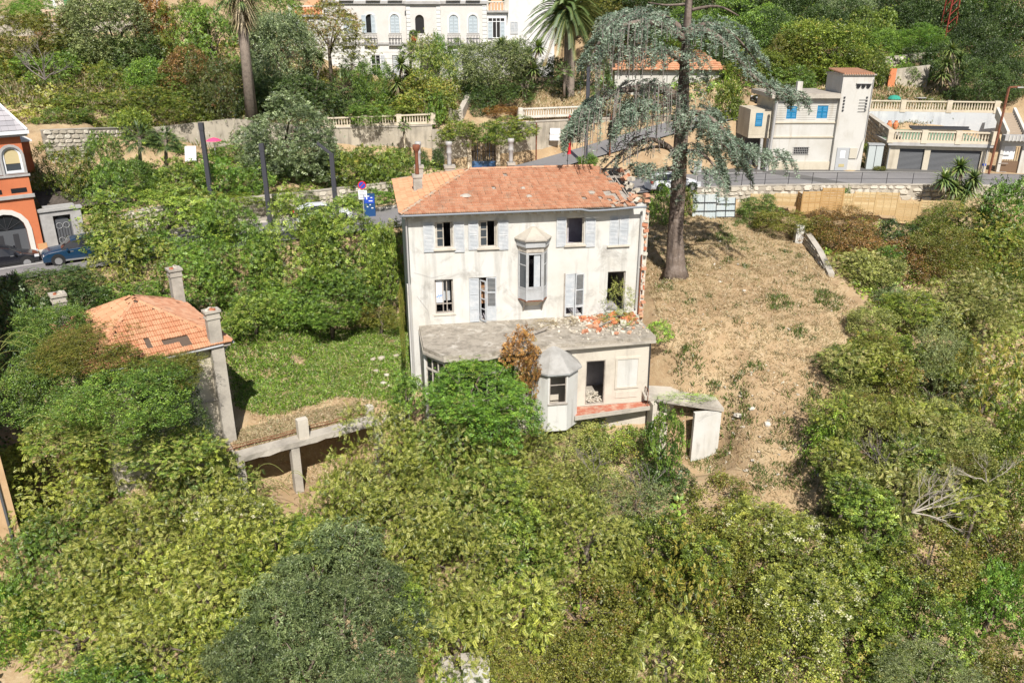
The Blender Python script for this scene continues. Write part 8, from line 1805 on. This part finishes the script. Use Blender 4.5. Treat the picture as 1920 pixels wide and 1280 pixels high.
for px_, py_, Y, hw, hh, kd, mt, lb in T2:
    if Y > 77.9 and not any(q in lb for q in ('gate', 'balustrade', 'stair', 'column')): hw, hh = hw * 1.2, hh * 1.2
    sm = hw < 50; plant('shrub' if sm else 'tree', px_, py_, Y, hw, hh, kd, mt, lb, cat='shrub' if sm else 'tree', trunk=(hw > 24 and kd not in ('hedge', 'creeper')), group='plants of the gardens and hillside')
# far wood closing the view over the hilltop
r = random.Random(77)
ml = []
for i in range(46):
    x = -75 + 150 * r.random(); y = 112 + 30 * r.random()
    ml.append((x, y))
fw_ = crown('evergreen', 1.1, 0); vv = np.empty(len(fw_.vertices) * 3, np.float32); fw_.vertices.foreach_get('co', vv); vv = vv.reshape(-1, 3)
v_ = np.empty(len(vv), np.float32); fw_.attributes['v'].data.foreach_get('value', v_)
VV, FF, AA = [], [], []; b0 = 0; fc = np.arange(len(vv)).reshape(-1, 4)
for x, y in ml:
    s = r.uniform(3.2, 5.2); a = r.uniform(0, 6.28); c_, s_ = math.cos(a), math.sin(a); q = vv @ np.array([[c_, s_, 0], [-s_, c_, 0], [0, 0, 1]]) * s
    VV.append(q + np.array([x, y, gz(x, y) + 1.0 * s])); FF.append(fc + b0); AA.append(v_); b0 += len(vv)
VV = np.concatenate(VV); tag(link('far_wood', npmesh('far_wood', VV, np.concatenate(FF), {'v': np.concatenate(AA), 'f': np.zeros(len(VV))}), LM['dark']), 'dense wood covering the top of the hillside', 'wood', kind='stuff')
# ------------------------------------------------------------------ bare branches
def branchy(name, p, dirs, L_, label, mat, seed, n=3, r0=.05):
    r_ = random.Random(seed); t = MB()
    def grow(a, d, l_, rad, depth):
        b_ = a + d * l_ + Vector((r_.uniform(-.1, .1), r_.uniform(-.1, .1), r_.uniform(-.05, .1))) * l_; m_ = a.lerp(b_, .5) + Vector((r_.uniform(-.08, .08), r_.uniform(-.08, .08), r_.uniform(-.02, .1))) * l_
        t.tube([a, m_, b_], [rad, rad * .8, rad * .55], 4, cap=False)
        if depth > 0:
            for k in range(3):
                dd_ = (d + Vector((r_.uniform(-.75, .75), r_.uniform(-.75, .75), r_.uniform(-.35, .6)))).normalized(); grow(a.lerp(b_, r_.uniform(.4, 1)), dd_, l_ * r_.uniform(.5, .75), rad * .5, depth - 1)
    for d in dirs: grow(Vector((0, 0, 0)), Vector(d).normalized(), L_, r0, n)
    return tag(t.build(name, mat, None, p), label, 'branches')
p = at(1710, 960, yz(1710, 960, -1.0) - .8); branchy('dead_branches', p, [(.9, -.1, .55), (1, .1, .15), (.6, -.3, .9), (1, -.4, -.1), (.3, -.2, .9)], 1.5, 'bleached dead branches spreading over the thicket at right', M['deadwood'], 3, 3, .042)
p = at(1850, 905, yz(1850, 905, -.4) - 1); branchy('dead_branches', p, [(-.5, -.1, .9), (.4, -.2, .6), (-.7, -.3, .3)], 1.1, 'white forked dead branch near the right edge', M['deadwood'], 5, 3, .035)
p = at(1655, 900, yz(1655, 900, -.6)); branchy('dead_branches', p, [(0, -.1, 1), (.3, -.2, 1), (-.4, -.2, .9)], 1.6, 'grey twigs rising out of the pale dry tree', M['twig'], 7, 3, .05)
p = at(1110, 890, yz(1110, 890, -2.4) - 1); branchy('dead_branches', p, [(0, -.1, 1), (.4, -.2, .8), (-.4, -.2, .8)], 1.1, 'grey dead twigs below the balcony', M['twig'], 9, 3, .035)
p = at(1200, 930, yz(1200, 930, -3) - 1); branchy('dead_branches', p, [(0, -.1, 1), (.4, -.2, .8), (-.4, -.2, .8)], 1.2, 'grey dead twigs left of the white outbuilding wall', M['twig'], 10, 3, .035)
p = at(85, 150, 74); branchy('dead_branches', p, [(-.8, -.2, .7), (.3, -.2, 1), (.8, -.3, .4), (-.3, -.3, 1)], 1.9, 'bare grey branches of the old shrub at upper left', M['twig'], 12, 3, .07)
# arching brambles over the cottage
for i, (px_, py_, lb) in enumerate(((60, 690, 'arching bramble shoots over the dark lane left of the cottage'), (140, 830, 'arching bramble shoots below the cottage'), (480, 940, 'arching bramble shoots under the concrete deck'))):
    p = at(px_, py_, (36, 32.5, 35.0)[i]); mb = MB(); r_ = random.Random(i)
    for k in range(14):
        a = r_.uniform(2.2, 4.2) if i == 0 else r_.uniform(0, 6.28); l_ = r_.uniform(1.0, 2.3); s = Vector((r_.uniform(-.2, 2), r_.uniform(-.6, .6), r_.uniform(-1, 1.5))); h = r_.uniform(.4, 1.0)
        mb.tube([s + Vector((math.cos(a) * l_ * q, -abs(math.sin(a)) * l_ * q * .7, h * 3 * q * (1 - q) + .2 * q)) for q in np.linspace(0, 1, 8)], .014, 3, cap=False)
    tag(mb.build('bramble_shoots', surf('bramble_stem', (.20, .22, .06)), None, p), lb, 'bramble')
# ------------------------------------------------------------------ grass, weeds, undergrowth
def inside(px_, py_, poly):
    c_ = np.zeros(len(px_), bool); n_ = len(poly)
    for i in range(n_):
        (x0, y0), (x1, y1) = poly[i], poly[(i + 1) % n_]
        k = ((y0 > py_) != (y1 > py_)) & (px_ < (x1 - x0) * (py_ - y0) / (y1 - y0 + 1e-12) + x0); c_ ^= k
    return c_
def grass(name, poly, N, hmin, hmax, wd, mat, label, seed, mask=None, per=4, spread=.12, flowerp=0.0, lean=.5):
    g = np.random.default_rng(seed); pl = np.array(poly); lo, hi = pl.min(0), pl.max(0); X = g.uniform(lo[0], hi[0], N); Y_ = g.uniform(lo[1], hi[1], N); k = inside(X, Y_, poly); X, Y_ = X[k], Y_[k]
    if mask is not None: k = mask(X, Y_, g); X, Y_ = X[k], Y_[k]
    Z = gzs(X, Y_) + .10 * sinnoise(X, Y_); n_ = len(X); tv_ = g.random(n_); X, Y_, Z, tv_ = (np.repeat(q, per) for q in (X, Y_, Z, tv_)); m_ = len(X)
    X = X + g.normal(size=m_) * spread; Y_ = Y_ + g.normal(size=m_) * spread; h = g.uniform(hmin, hmax, m_); a = g.uniform(0, 6.28, m_); l_ = g.normal(size=(m_, 2)) * lean * h[:, None]; dx, dy = np.cos(a) * wd / 2, np.sin(a) * wd / 2
    V = np.stack([np.stack([X - dx, Y_ - dy, Z - .04], 1), np.stack([X + dx, Y_ + dy, Z - .04], 1), np.stack([X + l_[:, 0] + dx * .4, Y_ + l_[:, 1] + dy * .4, Z + h], 1), np.stack([X + l_[:, 0] * .6 - dx * .8, Y_ + l_[:, 1] * .6 - dy * .8, Z + h * .6], 1)], 1)
    v = np.clip(.6 * tv_ + .4 * g.random(m_), 0, 1); f = (g.random(m_) < flowerp) * 1.0
    return tag(link(name, npmesh(name, V.reshape(-1, 3), np.arange(m_ * 4).reshape(-1, 4), {'v': np.repeat(v, 4), 'f': np.repeat(f, 4)}), LM[mat]), label, 'grass', kind='stuff')
YARD = [(8.7, 44.6), (9.0, 51), (8.2, 55), (9, 60.5), (20.5, 60.5), (21, 50), (22.5, 46), (18.5, 42), (18.5, 37), (13.5, 31.5), (10.2, 33.5), (12.6, 38), (9.5, 40.5)]
LAWN = [(-14.2, 36.8), (-9.4, 39.2), (-5.9, 40.6), (-6.0, 44), (-7.3, 53.5), (-19.5, 50.5), (-16, 42), (-14.0, 39.5)]
def deckgrass():
    g = np.random.default_rng(12); m_ = 7000; fr = Frame(dA.x, dA.y, -.5, DA); u = g.uniform(.2, DL, m_); w_ = g.uniform(.85, 3.15, m_); X = fr.o.x + fr.ux.x * u + fr.uy.x * w_; Y_ = fr.o.y + fr.ux.y * u + fr.uy.y * w_
    h = g.uniform(.03, .12, m_); a = g.uniform(0, 6.28, m_); l_ = g.normal(size=(m_, 2)) * h[:, None] * 1.6; dx, dy = np.cos(a) * .02, np.sin(a) * .02; z = np.full(m_, -.53)
    V = np.stack([np.stack([X - dx, Y_ - dy, z], 1), np.stack([X + dx, Y_ + dy, z], 1), np.stack([X + l_[:, 0] + dx * .4, Y_ + l_[:, 1] + dy * .4, z + h], 1), np.stack([X + l_[:, 0] * .6 - dx * .8, Y_ + l_[:, 1] * .6 - dy * .8, z + h * .6], 1)], 1)
    tag(link('dry_grass', npmesh('dry_grass', V.reshape(-1, 3), np.arange(m_ * 4).reshape(-1, 4), {'v': np.repeat(g.random(m_), 4), 'f': np.repeat((g.random(m_) < .1) * 1.0, 4)}), LM['grassd']), 'thin dry grass on top of the concrete deck', 'grass', kind='stuff')
deckgrass()
patch = lambda X, Y_, t: np.sin(X * .9 + 1.7 * np.sin(Y_ * .55)) * np.cos(Y_ * .8 - X * .35) + .6 * np.sin(X * 2.3 + 1) * np.cos(Y_ * 2.1) > t
grass('dry_grass', YARD, 22000, .04, .16, .035, 'grassd', 'trampled straw-coloured dry grass covering the sloping yard', 1, None, 4, .10, .02, 1.1)
grass('weeds', YARD, 14000, .05, .20, .05, 'weed', 'scattered green weed tufts on the dry yard', 2, lambda X, Y_, g: (patch(X * 1.3, Y_ * 1.3, .35) & patch(X * 3.7 + 5, Y_ * 3.1, .45)) | (g.random(len(X)) < .02), 7, .13, .08)
def weedspots(X, Y_, g):
    k = np.zeros(len(X), bool)
    for px_, py_, hw, hh, z in ((1300, 650, 26, 18, 3.2), (1345, 680, 30, 16, 2.6), (1390, 705, 30, 16, 2.0), (1330, 730, 50, 10, 1.6), (1240, 625, 20, 24, 3.9), (1460, 560, 30, 10, 4.2), (1400, 420, 30, 10, 6.0), (1450, 400, 24, 8, 6.4), (1360, 445, 26, 10, 5.8), (1550, 545, 26, 12, 4.6), (1500, 600, 16, 6, 3.8), (1545, 740, 30, 30, 1.6), (1560, 790, 40, 40, .8), (1500, 850, 24, 16, -.6), (1440, 880, 30, 14, -1.6), (1480, 780, 18, 12, .6), (1420, 650, 16, 8, 3.0)):
        c_ = atz(px_, py_, z); kk = ppm(c_.y, z); dep = (CAM_Z - z) / c_.length; k |= (((X - c_.x) / (hw / kk)) ** 2 + ((Y_ - c_.y) / (hh / kk / .4)) ** 2 + .5 * np.sin(X * 5) * np.cos(Y_ * 4.3)) < .9
    return k & (g.random(len(X)) < .85)
grass('weeds', YARD, 22000, .05, .22, .05, 'weed', 'patches of taller green weeds on the dry yard', 22, weedspots, 6, .13, .12)
grass('lawn_weeds', LAWN, 40000, .04, .14, .055, 'grassg', 'green weedy lawn between the cottage and the white house', 3, lambda X, Y_, g: (Y_ > 42.2 + .12 * (X + 9) - 1.4 * np.sin(X * .8) * .6) & ~patch(X + 3, Y_ * .9, 1.25), 6, .13, .04, 1.0)
grass('dry_grass', LAWN, 9000, .05, .16, .04, 'grassd', 'dry trampled grass near the edge of the garden deck', 4, None, 4, .12, .12, 1.0)
grass('roadside_grass', [(-8, 84.5), (14, 86), (14, 92), (-10, 92)], 5000, .1, .3, .07, 'grassd', 'dry grass bank below the villa garden', 5, None, 5, .2, .1)
grass('terrace_grass', [(32, 82.6), (47, 81.4), (50, 88), (33, 88)], 4000, .1, .25, .07, 'grassd', 'dry lawn of the upper terrace', 6, None, 5, .2, .5)
grass('garden_grass', [(-46, 70), (-20, 77), (-20, 92), (-46, 92)], 9000, .15, .5, .10, 'grassd', 'dry grass between the shrubs of the upper left garden', 7, None, 5, .3, .45)
grass('hill_grass', [(18, 86), (60, 84), (70, 112), (18, 112)], 4500, .2, .6, .12, 'grassd', 'rough dry grass between the hillside trees', 8, None, 5, .35, .6)
# low undergrowth filling the floor of the wood
def undergrowth(polys, dens, hmax, mat, label, seed, size=1.0):
    g = np.random.default_rng(seed); al = np.concatenate([np.array(p) for p in polys]); lo, hi = al.min(0), al.max(0); N = int(dens * (hi[0] - lo[0]) * (hi[1] - lo[1])); X = g.uniform(lo[0], hi[0], N); Y_ = g.uniform(lo[1], hi[1], N); k = np.zeros(N, bool)
    for p in polys: k |= inside(X, Y_, p)
    X, Y_ = X[k], Y_[k]; Z = gzs(X, Y_); n_ = len(X); h = g.uniform(.1, hmax, n_) * (.55 + .45 * np.sin(X * 1.1 + np.sin(Y_)) * np.cos(Y_ * .9)); d = g.normal(size=(n_, 3)); d[:, 2] = d[:, 2] * .5 + .3; d /= np.linalg.norm(d, axis=1)[:, None]; nn = np.tile(np.array([0, 0, 1.]), (n_, 1)) + g.normal(size=(n_, 3)) * .4; nn -= d * (nn * d).sum(1)[:, None]; nn /= np.linalg.norm(nn, axis=1)[:, None]; sd = np.cross(nn, d)
    Tq = np.stack([spray('broad', g) for _ in range(4)])[g.integers(0, 4, n_)]; s = g.uniform(.6, 1.2, n_)[:, None, None, None] * size
    V = np.stack([X, Y_, Z + h], 1)[:, None, None] + (Tq[..., 0:1] * d[:, None, None] + Tq[..., 1:2] * sd[:, None, None] + Tq[..., 2:3] * nn[:, None, None]) * s
    cl = .5 + .5 * np.sin(X * .7 + 2 * np.sin(Y_ * .31)) * np.cos(Y_ * .6)
    v = np.clip(.5 * cl[:, None] + .6 * g.random((n_, V.shape[1])), 0, 1)
    tag(link('undergrowth', npmesh('undergrowth', V.reshape(-1, 3), np.arange(V.size // 3).reshape(-1, 4), {'v': np.repeat(v.ravel(), 4), 'f': np.zeros(V.size // 3)}), LM[mat]), label, 'undergrowth', kind='stuff')
undergrowth([[(-33, 14), (34, 14), (36, 33), (22, 40), (17.5, 35.5), (13, 31), (9.5, 36.5), (-5.5, 37.5), (-13.5, 34.6), (-26, 36), (-33, 30)]], 3.2, 1.3, 'mid', 'low leafy undergrowth on the floor of the wood', 3, .65)
undergrowth([[(21.8, 41), (22.5, 47), (21.6, 56.5), (23, 60.5), (50, 59), (52, 34), (30, 30), (19, 33.5), (19.2, 38)]], 9.0, 1.2, 'ailg', 'tangled undergrowth on the slope right of the yard', 4, .48)
undergrowth([[(-38, 57.5), (-32, 58.5), (-14, 65.2), (-6, 68.2), (-5, 76.5), (-18, 77), (-28, 73), (-36, 62)]], 12.0, .8, 'ailg', 'low green garden cover between the road wall and the terrace walls', 5, .45)
undergrowth([[(-52, 68), (-36, 66), (-31, 74.5), (-24, 78.6), (-6, 81.2), (-4, 95), (-20, 95.5), (-30, 95), (-55, 91)]], 7.0, .9, 'brown', 'low scrub between the shrubs of the upper gardens', 6, .55)
undergrowth([[(-33, 41), (-27, 36), (-24.5, 38), (-26, 43.5), (-18, 46.5), (-14, 52), (-6.5, 54), (-6.5, 57), (-18, 52.5), (-33, 44.5)]], 12.0, .9, 'mid', 'shaded weeds in the lane and on the bank below the road', 7, .5)
undergrowth([[(14, 88), (33, 89), (50, 88.5), (60, 84), (70, 112), (14, 112)]], 5.0, 1.6, 'mid', 'dark scrub between the hillside trees', 8, .75)
# litter of pale stones on the yard slope
r = random.Random(31); P = []
for i in range(420):
    x, y = r.uniform(9.5, 20), r.uniform(33, 58)
    if inside(np.array([x]), np.array([y]), YARD)[0] and (y < 42 or r.random() < .3): P.append((x, y, gz(x, y)))
rubble('gravel', P, 'small pale stones scattered over the yard slope', .05, .16, M['stone'], 5)
